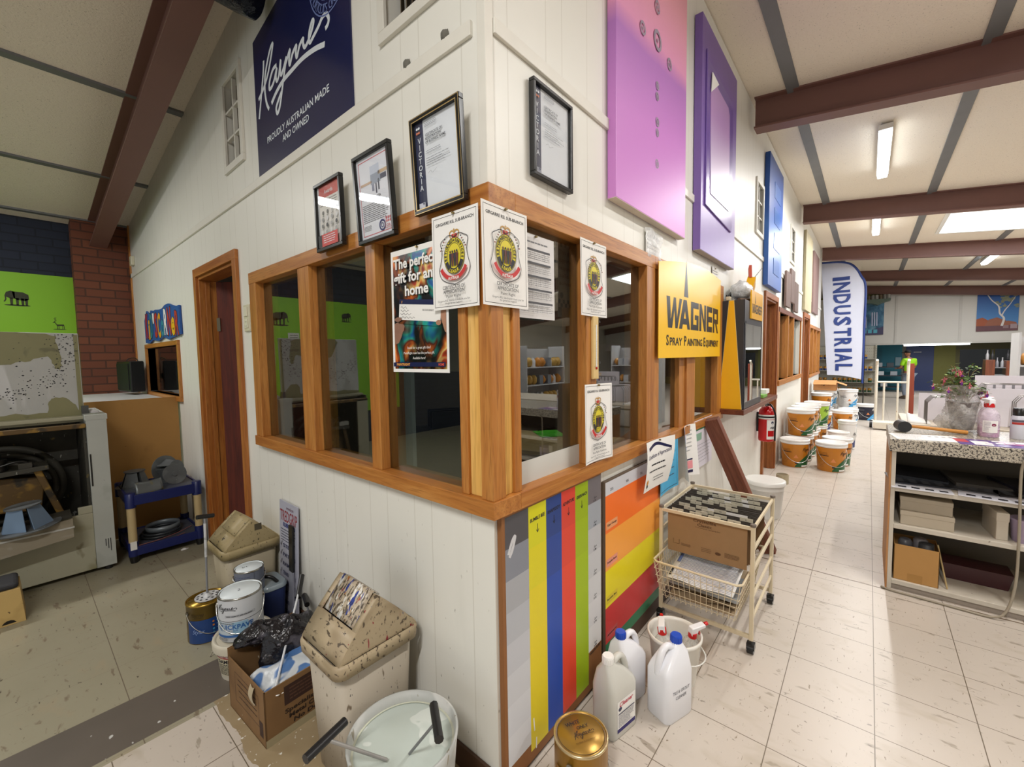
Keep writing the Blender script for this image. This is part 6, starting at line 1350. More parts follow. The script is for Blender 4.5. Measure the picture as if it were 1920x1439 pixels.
jl = bpy.data.objects['plastic_jug']; b = B(); d_clear(Canvas(b, lambda u, v, l: (-u, .0545+l, v)), .1); b.build('label', jl)
jug('white TILE & GROUT CLEANER jug with blue cap at the front right of the group', .685, -.305, radians(-20), HD, CAPB, None, 1.05)
j2 = bpy.data.objects['plastic_jug.001']; b = B(); d_tg(Canvas(b, lambda u, v, l: (u, -.0555-l, v)), .1); b.build('label', j2)
jug('white jug with blue cap standing at the back against the colour chart', .655, -.135, radians(165), HD, CAPB, None, 1.0)
t = thing('white_pail', 'open white bucket holding spray bottles behind the cleaner jugs', 'bucket', (.885, -.255, 0)); b = B(); b.lathe([(.088, 0), (.108, .185), (.114, .19), (.115, .205), (.108, .206), (.105, .19), (.085, .01)], mat('#e2dfd6', .35), n=40, caps=(True, True)); b.build('body', t)
b = B(); b.tube([(-.112, 0, .175), (-.12, -.03, .15), (-.06, -.11, .13), (.04, -.12, .125), (.115, -.03, .15), (.112, 0, .175)], .003, PWH, 6, 5); b.build('handle', t)
RDN = mat('#c81c20', .3)
def sprayer(label, x, y, z, rot, liq, s=1.0, bodym=None, tilt=0, group=None):
    o = thing('spray_bottle', label, 'spray bottle', (x, y, z), rot, group)
    if tilt: o.rotation_euler = (tilt, 0, rot)
    b = B(); b.lathe([(.034*s, 0), (.037*s, .006*s), (.037*s, .11*s), (.03*s, .135*s), (.014*s, .155*s), (.013*s, .165*s)], bodym or bag_mat('clear_bottle', '#e8e8e4', .55, .1), n=28); b.build('bottle', o)
    b = B(); b.lathe([(.0345*s, .004), (.0345*s, .05*s), (.0003, .05*s)], liq, n=24); b.build('liquid', o)
    b = B(); b.lathe([(.0165*s, .157*s), (.0165*s, .178*s)], RDN, n=20); b.build('collar', o)
    b = B(); b.prism([(-.014, .178), (.012, .178), (.018, .2), (.016, .222), (-.055, .226), (-.06, .212), (-.02, .205)], .024*s, mat('#e8e8ea', .3), (0, -.012*s, 0), 'y'); b.M = Matrix.Identity(4); b.build('head', o, bevel=.003)
    b = B(); b.cyl((-.06, 0, .219), (-.075, 0, .220), .008, RDN); b.build('nozzle', o); b = B(); b.prism([(-.018, .204), (-.028, .204), (-.045, .172), (-.038, .170)], .012, RDN, (0, -.006, 0), 'y'); b.build('trigger', o); return o
YLQ = mat('#d8b02a', .2); ORQ = mat('#d8c9a0', .2)
sprayer('white-headed spray bottle with red nozzle leaning at the left in the white bucket', .855, -.235, .02, radians(200), YLQ, 1.15, tilt=.12)
sprayer('white-headed spray bottle with red collar at the right in the white bucket', .925, -.30, .025, radians(150), ORQ, 1.1, tilt=-.15)
GT = mat('#b0801c', .3, .55, .5, .12, 9)
def d_wo(c):
    script_logo(c, .015, .085, .12, INK, .022); c.rect(.03, 0, .22, .06, mat('#4a9ab0', .4)); c.rect(-.2, .02, -.12, .12, mat('#8a5c14', .4)); c.lines(-.19, -.13, .11, .03, 6, INK, .3)
def d_top(c):
    c.ring((0, 0), .078, .078, .0015, INK)
    a = radians(-38); ca, sa = cos(a), sin(a); q = lambda x, y: (x*ca-y*sa, x*sa+y*ca)
    for s_, x, y, h, w_ in (('WHITE', -.035, .035, .014, .05), ('ONLY', -.005, .014, .012, .042)): p = q(x, y); c.text(s_, p[0], p[1], h, INK, w_, bold=.01, rot=a, slant=.1)
    k = .075/.8
    for i, st in enumerate(HS): c.stroke([q(-.03+x*k, -.022+(y-.251)*k) for x, y in st], .0016, INK, 4)
    p = q(-.035, -.035); c.text('THE GREAT AUSTRALIAN PAINT', p[0], p[1], .005, mat('#5a4010'), .075, rot=a)
tin('gold tin with WHITE ONLY handwritten on its lid beside the colour chart board', .195, -.19, 0, .087, .19, GT, mat('#a8823c', .3, .6), d_wo, d_top, rot=radians(8), rim=mat('#c9b48a', .25, .7))

# island counter with speckled laminate top
t = NT('speckled_laminate'); f = t.noise(t.mp(), 95, 3, .7, .3); o = t.ramp(f, [(.36, lin('#1c1a1a')), (.44, lin('#5a5450')), (.50, lin('#b3aa98')), (.60, lin('#cfc7b6')), (.66, lin('#2a2726'))]); t.col(o); GRAN = t.fin(.3)
CW = specks('chipped_white_board', '#c9c1b2', [('#a89c88', 6, (1, 1, 1), .6, .2), ('#6b5a48', 60, (1, 1, 1), .74, .02)], .5)
t = thing('shop_counter', 'white open-shelved shop counter with a thick black and cream speckled top', 'counter', (2.40, -1.0, 0))
b = B(); b.box(-.02, .012, .84, .63, -2.6, .915, GRAN); b.build('worktop', t, bevel=.004)
b = B(); b.box(.0, -.02, .0, .62, .0, .84, CW); b.build('side_panel', t, bevel=.002)
b = B(); b.box(.0, .0, .0, .62, .008, .84, wood('ply_end', 2, '#a8703c', '#b98450', '#c4945e', .6)); b.build('end_board', t)
for z in (.035, .375, .60):
    b = B(); b.box(.0, -2.6, z, .6, -.02, z+.026, CW); b.build('shelf', t, bevel=.002)
b = B(); b.box(.02, -2.6, 0, .04, -.02, .036, mat('#a89c90', .6)); b.build('kick_board', t)
b = B(); b.box(.6, -2.6, .0, .62, -.02, .84, mat('#6b6152', .7)); b.build('back_panel', t)
b = B(); b.box(.0, -2.62, 0, .62, -2.6, .84, CW); b.build('side_panel', t)
def cbx(name, label, cat, x, y, z, dx, dy, dz, m, rot=0, bev=.003, open_=False):
    o = thing(name, label, cat, (x, y, z), rot); b = B()
    if open_:
        b.box(-dx/2, -dy/2, 0, dx/2, dy/2, .003, m)
        for q in ((-dx/2, -dy/2, dx/2, -dy/2+.004), (-dx/2, dy/2-.004, dx/2, dy/2), (-dx/2, -dy/2, -dx/2+.004, dy/2), (dx/2-.004, -dy/2, dx/2, dy/2)): b.box(q[0], q[1], 0, q[2], q[3], dz, m)
    else: b.box(-dx/2, -dy/2, 0, dx/2, dy/2, dz*.72, m)
    b.build('base' if not open_ else 'walls', o, bevel=bev)
    if not open_: b = B(); b.box(-dx/2-.002, -dy/2-.002, dz*.68, dx/2+.002, dy/2+.002, dz, m); b.build('lid', o, bevel=bev)
    return o
GB = mat('#b8ac98', .6, 0, .4, .05)
cbx('flat_box', 'flat off-white box at the bottom of the pair on the middle shelf', 'box', 2.56, -1.16, .401, .26, .225, .082, GB, .02); cbx('flat_box', 'flat off-white box on top of the pair on the middle shelf', 'box', 2.57, -1.16, .4835, .25, .22, .08, mat('#a89c88', .6), -.02)
cbx('upright_box', 'narrow white box standing on end on the middle shelf', 'box', 2.56, -1.445, .401, .22, .045, .15, mat('#c9bfae', .6), .1)
t = thing('lilac_tub', 'small lilac plastic tub at the right edge of the middle shelf', 'tub', (2.50, -1.55, .401)); b = B(); b.lathe([(.052, 0), (.062, .11), (.065, .115), (.065, .125), (.06, .125), (.055, .02)], mat('#a898b0', .4), n=28); b.build('body', t); b = B(); c = Canvas(b, lambda u, v, l: ((.0545+v*.09+l)*sin(u/.06), -(.0545+v*.09+l)*cos(u/.06), v), step=.01); c.rect(-.09, .01, .05, .09, mat('#c0b4c8', .5)); b.build('label', t)
t = cbx('open_carton', 'open brown cardboard carton on the bottom shelf of the counter', 'carton', 2.52, -1.125, .061, .2, .195, .215, mat('#b5884e', .7, 0, .4, .05), .0, .001, True); b = B(); b.box(-.101, -.03, .0, -.1005, .035, .05, mat('#a87c40', .5)); b.build('tape', t)
for k, (x, y, h) in enumerate(((2.49, -1.08, '#5c5c62'), (2.55, -1.15, '#8a8488'), (2.47, -1.17, '#3a3c40'))):
    b = B(); b.lathe([(.028, .09), (.034, .215+.01*k), (.026, .235), (.02, .238)], mat(h, .35), (x, y, .06-.0), 16); tag(b.build('small_bottle'), ['dark grey bottle at the back of the open carton', 'pale grey round container in the open carton', 'black canister at the front of the open carton'][k], 'bottle')
b = B(); b.prism([(0, 0), (.25, 0), (.27, .09), (-.02, .09)], .16, mat('#3c1418', .35), (0, 0, 0), 'x'); o = b.build('red_basket', rot=(0, 0, radians(180)), loc=(2.78, -1.27, .062)); tag(o, 'dark red plastic basket deep on the bottom shelf', 'basket')
b = B(); b.cyl((2.44, -1.26, .065), (2.50, -1.22, .29), .004, mat('#b8a070', .5)); tag(b.build('wooden_stick'), 'thin pale stick leaning on the open carton', 'stick')
mm = [('#20222a', 'dark catalogue lying leftmost on the top shelf'), ('#3a3a3c', 'black and grey brochure in the middle of the top shelf'), ('#2a2628', 'dark folder on the right of the top shelf'), ('#dcdce2', 'white sheet with printed rows at the left front of the top shelf'), ('#d8d8e0', 'white sheets poking off the front of the top shelf')]
for k, (h, lab) in enumerate(mm):
    x, y, z, r_ = [(2.60, -1.12, .634, .1), (2.62, -1.33, .632, -.15), (2.62, -1.55, .632, .2), (2.50, -1.13, .627, .03), (2.50, -1.42, .627, -.1)][k]
    b = B(); b.box(-.12, -.13, 0, .12, .13, .006 if k < 3 else .004, mat(h, .3)); c = Canvas(b, lambda u, v, l: (u, v, (.006 if k < 3 else .004)+l))
    for q in range(4): c.rect(-.1, -.11+.058*q, -.07 if k > 2 else .06, -.075+.058*q, mat('#2e2e34' if k > 2 else '#55565c', .3))
    tag(b.build('brochure', loc=(x, y, z), rot=(0, 0, r_)), lab, 'brochure')
for k in range(3):
    b = B(); b.box(-.13, -.12, 0, .13, .12, .02, mat(['#1e2026', '#4b4640', '#24222a'][k], .4)); tag(b.build('binder', loc=(2.72, [-1.14, -1.38, -1.6][k], .642), rot=(.05, -.06, .2*k)), ['dark navy binder resting on the leftmost catalogue', 'brown-grey binder behind the middle brochure', 'black binder at the right end of the top shelf'][k], 'binder')
# cable from counter
b = B(); b.tube([(2.35, -1.51, .87), (2.37, -1.495, .8), (2.372, -1.50, .5), (2.365, -1.498, .22), (2.35, -1.47, .06), (2.34, -1.42, .012), (2.345, -1.3, .008), (2.355, -1.15, .008), (2.362, -1.02, .008), (2.385, -.975, .007)], .006, mat('#9a907e', .6), 8, 6); tag(b.build('grey_cable'), 'grey cable looping down from the counter edge and along the floor', 'cable')
# things on the counter
t = thing('rubber_mallet', 'black rubber mallet with wooden handle lying on the counter', 'mallet', (2.72, -1.085, .916), rotz=radians(-78))
b = B(); b.cyl((-.03, -.045, .036), (-.03, .045, .036), .034, mat('#1c1c1e', .35), n=28); b.build('head', t, bevel=.004); b = B(); b.tube([(-.03, 0, .036), (.04, 0, .034), (.15, .0, .024), (.27, 0, .013)], [.010, .010, .0105, .0125], wood('mallet_handle', 0, '#b87830', '#cc8c40', '#d89c50'), 12); b.build('handle', t)
sheetm = PAPER
b = B(); b.box(-.15, -.105, 0, .15, .105, .0012, sheetm); c = Canvas(b, lambda u, v, l: (u, v, .0012+l)); c.lines(-.13, .0, .09, -.09, 9, mat('#8c8c94'), .25)
for k in range(4): c.rect(.02+.03*k, .03, .035+.03*k, .06, mat('#a8a8b0'))
tag(b.build('printed_sheet', loc=(2.52, -1.15, .9155), rot=(0, 0, radians(-80))), 'white printed sheet along the front edge of the counter', 'paper')
b = B(); b.box(-.15, -.1, 0, .15, .1, .0015, mat('#5a3a8c', .3)); c = Canvas(b, lambda u, v, l: (u, v, .0015+l)); c.rect(-.15, -.02, -.1, .09, mat('#c83a48', .3)); c.rect(-.09, -.09, -.02, .04, PAPER); c.rect(.02, -.02, .12, .05, mat('#c86aa8', .3)); c.rect(-.0, .05, .14, .08, PAPER)
for k in range(5): c.rect(-.08+.04*k, -.07+.02*k, -.06+.045*k, -.03+.02*k, mat('#e8e0f0', .4))
tag(b.build('purple_leaflet', loc=(2.50, -1.42, .9155), rot=(0, 0, radians(-86))), 'purple, red and white leaflet along the front edge of the counter', 'leaflet')
# potted fuchsia in a clear plastic bag
t = thing('potted_fuchsia', 'flowering fuchsia in a pot wrapped in cloudy plastic film on the counter', 'potted plant', (2.95, -1.345, .9155))
b = B(); b.lathe([(.05, .01), (.072, .18), (.075, .185), (.07, .19)], mat('#7a7470', .5), n=24, caps=(True, True)); b.build('pot', t)
fm = bag_mat('bag_film', '#d6d3cc', .42, .25); b = B(); rg = []
for i in range(13):
    z = .004+.285*i/12; rr_ = .083+.010*sin(i*.55)+(.012 if i > 10 else 0)+(.0 if i else -.01); rg.append([( (rr_+.008*sin(5*a_*2*pi/40+i)+.006*sin(11*a_*2*pi/40-2*i))*cos(a_*2*pi/40), (rr_+.008*sin(7*a_*2*pi/40+2*i))*sin(a_*2*pi/40), z+.008*sin(3*a_*2*pi/40+i)) for a_ in range(40)])
b.loft(rg, fm, True, (False, False)); b.build('plastic_wrap', t)
b = B(); b.blob((-.02, .075, .06), (.045, .05, .05), fm, 18, 12, .2, 4); b.build('gathered_bag', t)
LF1 = mat('#4c6b34', .5, 0, .5, .2, 30); LF2 = mat('#8fa65a', .5, 0, .5, .2, 30); PK = mat('#d8687c', .5); PU = mat('#7a2a9c', .5); STM = mat('#7a6a3c', .6)
r = random.Random(11); b = B(); tips = []
for i in range(34):
    a = r.uniform(0, 2*pi); R1 = r.uniform(.03, .15); h = r.uniform(.25, .44)-.3*R1; p = (R1*cos(a), R1*sin(a), h); tips.append(p); b.tube([(.02*cos(a), .02*sin(a), .17), (.5*R1*cos(a), .5*R1*sin(a), h*.8+.03), p], .0018, STM, 5, 3)
b.build('stems', t)
b = B()
for i in range(480):
    p = V(r.choice(tips)); q = r.uniform(.3, 1.05); c0 = V((p.x*q+r.uniform(-.012, .012), p.y*q+r.uniform(-.012, .012), .24+(p.z-.24)*q+r.uniform(-.02, .015))); d = V((r.uniform(-1, 1), r.uniform(-1, 1), r.uniform(-.5, .5))).normalized(); s_ = r.uniform(.018, .036); n_v = d.cross(V((0, 0, 1))).normalized()*s_*.4
    b.add([tuple(c0), tuple(c0+d*s_*.5+n_v), tuple(c0+d*s_+V((0, 0, -.003))), tuple(c0+d*s_*.5-n_v)], [(0, 1, 2, 3)], LF2 if r.random() < .35 else LF1)
b.build('leaves', t)
for i in range(24):
    p = V(tips[i]); b = B(); k = r.uniform(.8, 1.2); z = p.z-.02
    for j in range(4):
        a = j*pi/2+i; b.add([(p.x, p.y, z), (p.x+.010*k*cos(a-.4), p.y+.010*k*sin(a-.4), z+.004), (p.x+.022*k*cos(a), p.y+.022*k*sin(a), z-.004), (p.x+.010*k*cos(a+.4), p.y+.010*k*sin(a+.4), z+.004)], [(0, 1, 2, 3)], PK)
    b.blob((p.x, p.y, z-.010), (.007*k, .007*k, .011*k), PU if i % 2 else PK, 8, 5); b.blob((p.x, p.y, z+.010), (.003, .003, .010), PK, 6, 4); b.build('flower', t)
PINKL = mat('#c85ab0', .15); PBOT = bag_mat('pink_bottle', '#e8dce8', .6, .1)
o = sprayer('spray bottle of pink cleaner with red collar on the counter, in front of its twin', 2.76, -1.435, .9155, radians(200), PINKL, 1.12, PBOT); bb = B(); cc_ = Canvas(bb, lambda u, v, l: ((.042+l)*sin(u/.042), -(.042+l)*cos(u/.042), v), step=.008); cc_.rect(-.035, .03, .03, .10, PAPER); cc_.lines(-.03, .0, .095, .035, 8, mat('#8a7a90'), .3); cc_.ell((.012, .075), .010, .009, mat('#8a3050'), 12); ob_ = bb.build('label', o, rot=(0, 0, radians(70)))
sprayer('spray bottle of pink cleaner half hidden behind the fuchsia pot', 2.86, -1.44, .9155, radians(160), PINKL, 1.1, PBOT)
t = thing('marker_can', 'white aerosol can with black cap at the right edge of the counter', 'aerosol can', (2.76, -1.545, .9155)); b = B(); b.lathe([(.03, 0), (.031, .005), (.031, .12), (.024, .135)], mat('#c9c9d2', .3), n=24); c = Canvas(b, lambda u, v, l: ((.031+l)*sin(u/.031), -(.031+l)*cos(u/.031), v), step=.006); c.rect(-.08, .085, .08, .098, mat('#b03028')); c.rect(-.08, .1, .08, .112, mat('#55505c')); b.build('body', t); b = B(); b.lathe([(.024, .135), (.024, .175), (.02, .178)], BLACKF, n=20); b.build('cap', t)
# second counter behind, with racks and white envelopes
t = thing('display_bench', 'low white display bench with a knobbed drawer behind the speckled counter', 'bench', (3.55, -1.10, 0)); b = B(); b.box(0, -2.4, .82, .75, 0, .86, mat('#cfc4b2', .5)); b.build('bench_top', t, bevel=.003); b = B(); b.box(.02, -2.38, .05, .73, -.02, .82, mat('#b5b0a8', .5)); b.build('cabinet', t)
b = B(); b.box(.004, -.30, .62, .02, -.04, .80, mat('#c4c0b8', .5)); b.lathe([(.012, 0), (.008, .012)], BLACKF, (0, 0, 0), 12); b.build('drawer', t, bevel=.002)
def wrack(label, x, y, z, n, w_, h, rot=0):
    o = thing('wire_rack', label, 'wire rack', (x, y, z), rot, 'wire brochure racks'); b = B(); MT = mat('#8a8684', .3, .8)
    for i in range(n):
        q = i*.05; b.tube([(q, -w_/2, 0), (q, -w_/2, h*.8), (q, -w_/2+.03, h), (q, w_/2-.03, h), (q, w_/2, h*.8), (q, w_/2, 0)], .0028, MT, 6)
    for y_ in (-w_/2, w_/2): b.tube([(0, y_, .004), ((n-1)*.05, y_, .004)], .0028, MT, 6)
    b.build('wires', o); return o
wrack('wire brochure rack beside the fuchsia pot on the bench', 3.60, -1.335, .861, 5, .2, .21); wrack('wire brochure rack at the right of the bench behind the spray bottles', 3.60, -1.80, .861, 5, .24, .24); wrack('wire brochure rack on the far edge of the bench', 3.95, -1.70, .861, 6, .3, .30)
for k, (x, y, w_, h, lab) in enumerate(((3.9, -1.33, .25, .22, 'blank white card standing left of the fuchsia on the bench'), (3.92, -1.62, .32, .25, 'white standing card behind the spray bottles'), (3.75, -1.75, .36, .28, 'large white standing panel at the right of the bench'), (4.15, -1.85, .6, .36, 'long white printed board along the back of the bench'))):
    b = B(); b.cbox((0, 0, h/2), (.006, w_, h), mat('#e4dfe6', .6)); c = Canvas(b, lambda u, v, l: (-.003-l, -u, v))
    if k == 3:
        for q in range(9): c.rect(-.25+.05*q, .2, -.235+.05*q, .29, mat('#8a8a90'))
    tag(b.build('white_card', loc=(x, y, .861)), lab, 'card')
b = B(); b.grid(lambda i, j: (3.62+.16*i, -1.13-.13*j, .862+.06*i*(1-j)), 5, 5, PAPER); tag(b.build('brochure_pile', solid=.01), 'tilted pile of pale brochures at the left end of the bench', 'brochures')
# ------------------------------------------------------------------ back of the shop
BH = mat('#d4d1cb', .6, 0, .4, .03, 2)
b = B(); b.box(18.0, -9, 1.67, 18.12, 1.2, 3.24, BH); b.box(18.0, -3.5, 3.24, 18.12, 1.2, 3.3, BH)
for y in (-1.53, -3.0, -4.5, -6.0): b.box(17.985, y-.03, 1.67, 18.0, y+.03, 3.24, mat('#c9c6c0', .6))
b.box(17.98, -9, 1.64, 18.14, 1.2, 1.70, mat('#c9c6c0', .6)); struct(b, 'wall_bulkhead', 'white panelled bulkhead across the far end')
def backwall(name, label, cat, y0, y1, z0, z1, m, x=20.0): b = B(); b.box(x, y1, z0, x+.05, y0, z1, m); return struct(b, name, label, cat)
backwall('wall_teal', 'teal painted wall section under the bulkhead', 'wall', -.9, -1.80, 0, 3.0, mat('#1d6f84', .6)); backwall('trim_5', 'grey pier beside the far blue door', 'trim', -1.80, -1.90, 0, 3, mat('#6c6a60', .6))
b = B(); b.box(19.98, -2.62, 0, 20.02, -1.90, 2.4, mat('#26386a', .5)); c = Canvas(b, lambda u, v, l: (19.98-l, -u, v)); c.rect(2.1, 1.36, 2.3, 1.40, mat('#a8aab0')); c.text('PRIVATE', 2.13, 1.37, .025, INK, .14); struct(b, 'door_4', 'dark blue far door with a small grey sign', 'door')
backwall('wall_olive', 'olive painted wall section under the bulkhead', 'wall', -2.62, -3.15, 0, 3, mat('#6f6f30', .6)); b = B(); b.box(20.0, -9, 0, 20.05, -3.15, .35, mat('#5c5c34')); b.box(20.0, -9, 1.45, 20.05, -3.15, 3, mat('#4c4a30'))
for y in (-3.15, -3.95, -5.0, -6.0): b.box(20.0, y-.1, .35, 20.05, y, 1.45, mat('#5a5834'))
struct(b, 'window_7', 'dark far shop windows with olive mullions', 'window'); b = B(); b.box(20.04, -9, .35, 20.06, -3.2, 1.45, mat('#0c0e12', .1)); struct(b, 'window_8', 'dark glass of the far windows', 'window')
# louvred teal shutter
b = B()
for k in range(12): b.box(19.96, -1.25, .95+.05*k, 19.985, -.95, .985+.05*k, mat('#1a6478', .5))
tag(b.build('teal_shutter'), 'teal slatted shutter on the far teal wall', 'shutter')
b = B(); b.box(19.96, -1.78, .9, 19.98, -1.62, 1.2, mat('#7a98a4', .4)); tag(b.build('far_wall_notice'), 'small pale notice on the teal wall beside the blue door', 'notice')
# posters
def pst(label, y0, y1, z0, z1, draw):
    t = thing('wall_poster', label, 'poster', (17.985, y0, z0), LW); b = B(); w_, h = abs(y1-y0), z1-z0; b.box(0, -.01, 0, w_, 0, h, PAPER); c = Canvas(b, y=-.01, unit=.002); draw(c, w_, h); b.build('print', t); return t
def d_water(c, w_, h):
    t = NT('rock_and_water'); o = t.ramp(t.noise(t.mp((1, 1, .5)), 5, 4, .6), [(.3, lin('#1a3650')), (.5, lin('#3c6e90')), (.7, lin('#6d9cb4'))]); t.col(o); m = t.fin(.5); c.rect(0, 0, w_, h, m)
    for k in range(7): c.stroke([(.02+.06*k, h*.78-.04*k), (.06+.065*k, h*.5), (.07+.065*k, h*.2)], (.03, .05), mat('#c9c4dc', .5), 4)
    for k in range(3): c.stroke([(.62+.06*k, h*.62), (.63+.06*k, h*.25)], .03, mat('#c0c4e0', .5), 0)
    c.poly([(0, 0), (w_, 0), (w_, h*.22), (w_*.6, h*.12), (0, h*.2)], mat('#4a4668', .6)); 
    for k in range(3): c.rect(w_*.42+.14*k, .06, w_*.42+.14*k+.1, .18, mat('#5ab0c8', .5))
    c.poly([(0, h*.95), (w_, h*.98), (w_, h), (0, h)], mat('#24405a'))
pst('waterfall picture poster on the far bulkhead beside the flag', -.30, -1.22, 1.99, 3.21, d_water)
def d_tree(c, w_, h):
    t = NT('desert_sky'); X = t.xyz(); o = t.ramp(t.math('DIVIDE', X[2], h), [(.1, lin('#4f8cc4')), (.9, lin('#1c4c98'))]); t.col(o); c.rect(0, 0, w_, h, t.fin(.5)); W = mat('#d8d4d0', .6)
    for pts in (([(0, .12), (.0, .3), (.15, .34), (.3, .26), (.36, .14)]), ([(.2, .12), (.3, .28), (.5, .33), (.72, .24), (.8, .12)]), ([(.65, .1), (.75, .24), (.95, .2), (1, .1)])): c.poly([(x*w_, y*h) for x, y in pts], mat('#a0583c' if pts[0][0] == 0 else '#96604c', .7))
    c.rect(0, 0, w_, .13*h, mat('#6a4a50', .7))
    c.stroke([(.62*w_, .12*h), (.66*w_, .3*h), (.56*w_, .42*h), (.52*w_, .6*h), (.35*w_, .75*h), (.2*w_, .95*h)], (.05, .02), W, 5); c.stroke([(.6*w_, .36*h), (.68*w_, .5*h), (.78*w_, .62*h), (.9*w_, .8*h)], (.03, .012), W, 5)
    r = random.Random(3); FO = mat('#8a9078', .7, 0, .3, .3, 20)
    for k in range(46): x, y = (r.gauss(.72, .13), r.gauss(.8, .1)); c.ell((min(.96, max(.05, x))*w_, min(.97, y)*h), r.uniform(.02, .055), r.uniform(.015, .04), FO, 7, .004+k*1e-5)
    c.rect(.65*w_, .06*h, .78*w_, .13*h, mat('#8c7478')); c.rect(.82*w_, .05*h, .98*w_, .16*h, mat('#a08c90'))
pst('white-barked tree against blue sky poster on the far bulkhead', -3.33, -4.16, 1.98, 3.20, d_tree)
# high shelf with jars under the last beam
t = thing('high_shelf', 'grey-green bracket shelf holding jars high against the far bulkhead', 'shelf', (17.55, -.95, 3.02)); GG = mat('#5c6c60', .5); b = B(); b.prism([(-.42, .12), (.5, .14), (.42, .06), (.05, 0), (-.1, -.06), (-.2, .0), (-.42, .08)], .42, GG, (0, 0, 0), 'x'); b.build('bracket_shelf', t)
for k in range(7): b = B(); b.lathe([(.05, 0), (.05, .12), (.035, .14)], mat(['#a8a8a4', '#6a5c48', '#8c8c88'][k % 3], .3), (17.75, -.72-.1*k if k else -.62, 3.16), 12); tag(b.build('jar'), 'small jar standing %s on the high far shelf' % ['leftmost', 'second from left', 'third from left', 'in the middle', 'third from right', 'second from right', 'rightmost'][k], 'jar', 'jars on the high far shelf')
# feather flag
t = thing('feather_flag', 'white and blue feather flag reading INDUSTRIAL downwards beyond the office wall', 'flag', (11.35, -.80, 0)); FL = mat('#cfd2e2', .6, 0, .3, .02); FB = mat('#20397e', .5)
b = B(); b.tube([(0, .0, .0), (0, 0, .8), (0, .01, 2.2)], .011, BLACKF, 8, 6); b.build('pole', t)
def fw(u, z): return .006*sin(7*u+z*3)+.002*sin(11*u-2*z)
EP = [(.76, 0), (2.85, .0), (3.0, .04), (3.12, .10), (3.31, .20), (3.42, .32), (3.47, .50), (3.495, .80)]
def edge(z):
    for (z0, e0), (z1, e1) in zip(EP, EP[1:]):
        if z <= z1: return e0+(e1-e0)*max(0, (z-z0))/(z1-z0)
    return .8
def ff(i, j):
    j = 1-(1-j)**1.7; z = .80+2.69*j; rgt = .02+edge(z); lft = max(rgt+.005, .66+.17*j); u = rgt+(lft-rgt)*i; return (fw(u, z), u, z+.03*sin(pi*i)*(1-j)**3+.10*i*(1-j)**2)
b = B(); b.grid(ff, 16, 40, FL); b.grid(lambda i, j: (ff((1-i), j)[0]+.004, ff(1-i, j)[1], ff(1-i, j)[2]), 16, 40, FL); c = Canvas(b, lambda u, v, l: (fw(.8-u, v)-.010-l, .8-u, v), step=.05)
for k, (ch, z0, z1) in enumerate((('I', 3.13, 3.05), ('N', 3.006, 2.776), ('D', 2.74, 2.53), ('U', 2.49, 2.28), ('S', 2.23, 2.03), ('T', 1.975, 1.79), ('R', 1.746, 1.555), ('I', 1.505, 1.43), ('A', 1.395, 1.19), ('L', 1.155, 1.0))):
    l = c.lay(); vs, fs, tw = text2d(ch, .035); kk = .285/.69; b.add([c.f(.205+.011*k+y*kk, z0-(x/tw)*(z0-z1), l) for x, y in vs], fs, FB)
b.build('banner', t)
b = B(); pts = [(0, .02, .72), (0, .02, 2.0), (0, .02, 2.85), (0, .11, 3.12), (0, .21, 3.31), (0, .33, 3.42), (0, .52, 3.475), (0, .82, 3.50)]; b.tube(pts, .022, FB, 8, 6); b.build('sleeve', t)
b = B(); b.box(-.25, -.03, 0, .25, .03, .015, BLACKF); b.box(-.03, -.25, 0, .03, .25, .015, BLACKF); b.build('cross_base', t)
# pegboard gondola with tins
t = thing('pegboard_shelving', 'white pegboard shelving full of small tins behind the flag', 'shelving', (16.9, .45, 0)); PBM = mat('#bdb9aa', .6); b = B(); b.box(.3, -1.5, 0, .32, 0, 1.62, PBM); c = Canvas(b, lambda u, v, l: (.3-l, -u, v))
for i in range(30):
    for j in range(16): c.rect(.03+.05*i, .1+.095*j, .04+.05*i, .11+.095*j, INK, .001)
b.build('pegboard', t); b = B(); b.box(.26, -1.52, 0, .3, -1.48, 1.65, PBM); b.box(.26, -.02, 0, .3, .02, 1.65, PBM)
for k in range(28): b.box(.258, -1.508, .08+.055*k, .2605, -1.492, .1+.055*k, INK)
b.build('upright', t)
for z in (.1, .42, .8, 1.18):
    b = B(); b.box(-.1, -1.5, z, .3, 0, z+.02, mat('#a8a498', .5)); b.build('shelf', t)
tm = [('#a8741c', '#1c4a30'), ('#b8862c', '#1f3f80'), ('#9a9a9c', '#7a7a80')]
proto = None
for s_, z in enumerate((.12, .44, .82, 1.20)):
    for i in range(11):
        if (s_*3+i) % 7 == 5: continue
        lab = 'small %s paint tin on the %s shelf of the far pegboard shelving' % ('gold and green' if s_ in (0, 1) else 'gold and blue', ['lowest', 'second lowest', 'third', 'top'][s_])
        if i == 0 or s_ == 0 and i == 0 or proto is None or proto[0] != s_:
            b = B(); a_, c_ = tm[0] if s_ < 2 else tm[1]; b.lathe([(.05, 0), (.05, .06)], mat(c_, .35), n=14, caps=(True, False)); b.lathe([(.05, .06), (.05, .13), (.045, .132)], mat(a_, .35), n=14, caps=(False, True)); o = b.build('small_tin', loc=(16.92, .38-.13*i, z)); tag(o, lab, 'paint tin', 'small tins on the %s pegboard shelf' % ['lowest', 'second', 'third', 'top'][s_]); proto = (s_, o)
        else: o = proto[1].copy(); col.objects.link(o); o.location = (16.92, .38-.13*i, z)
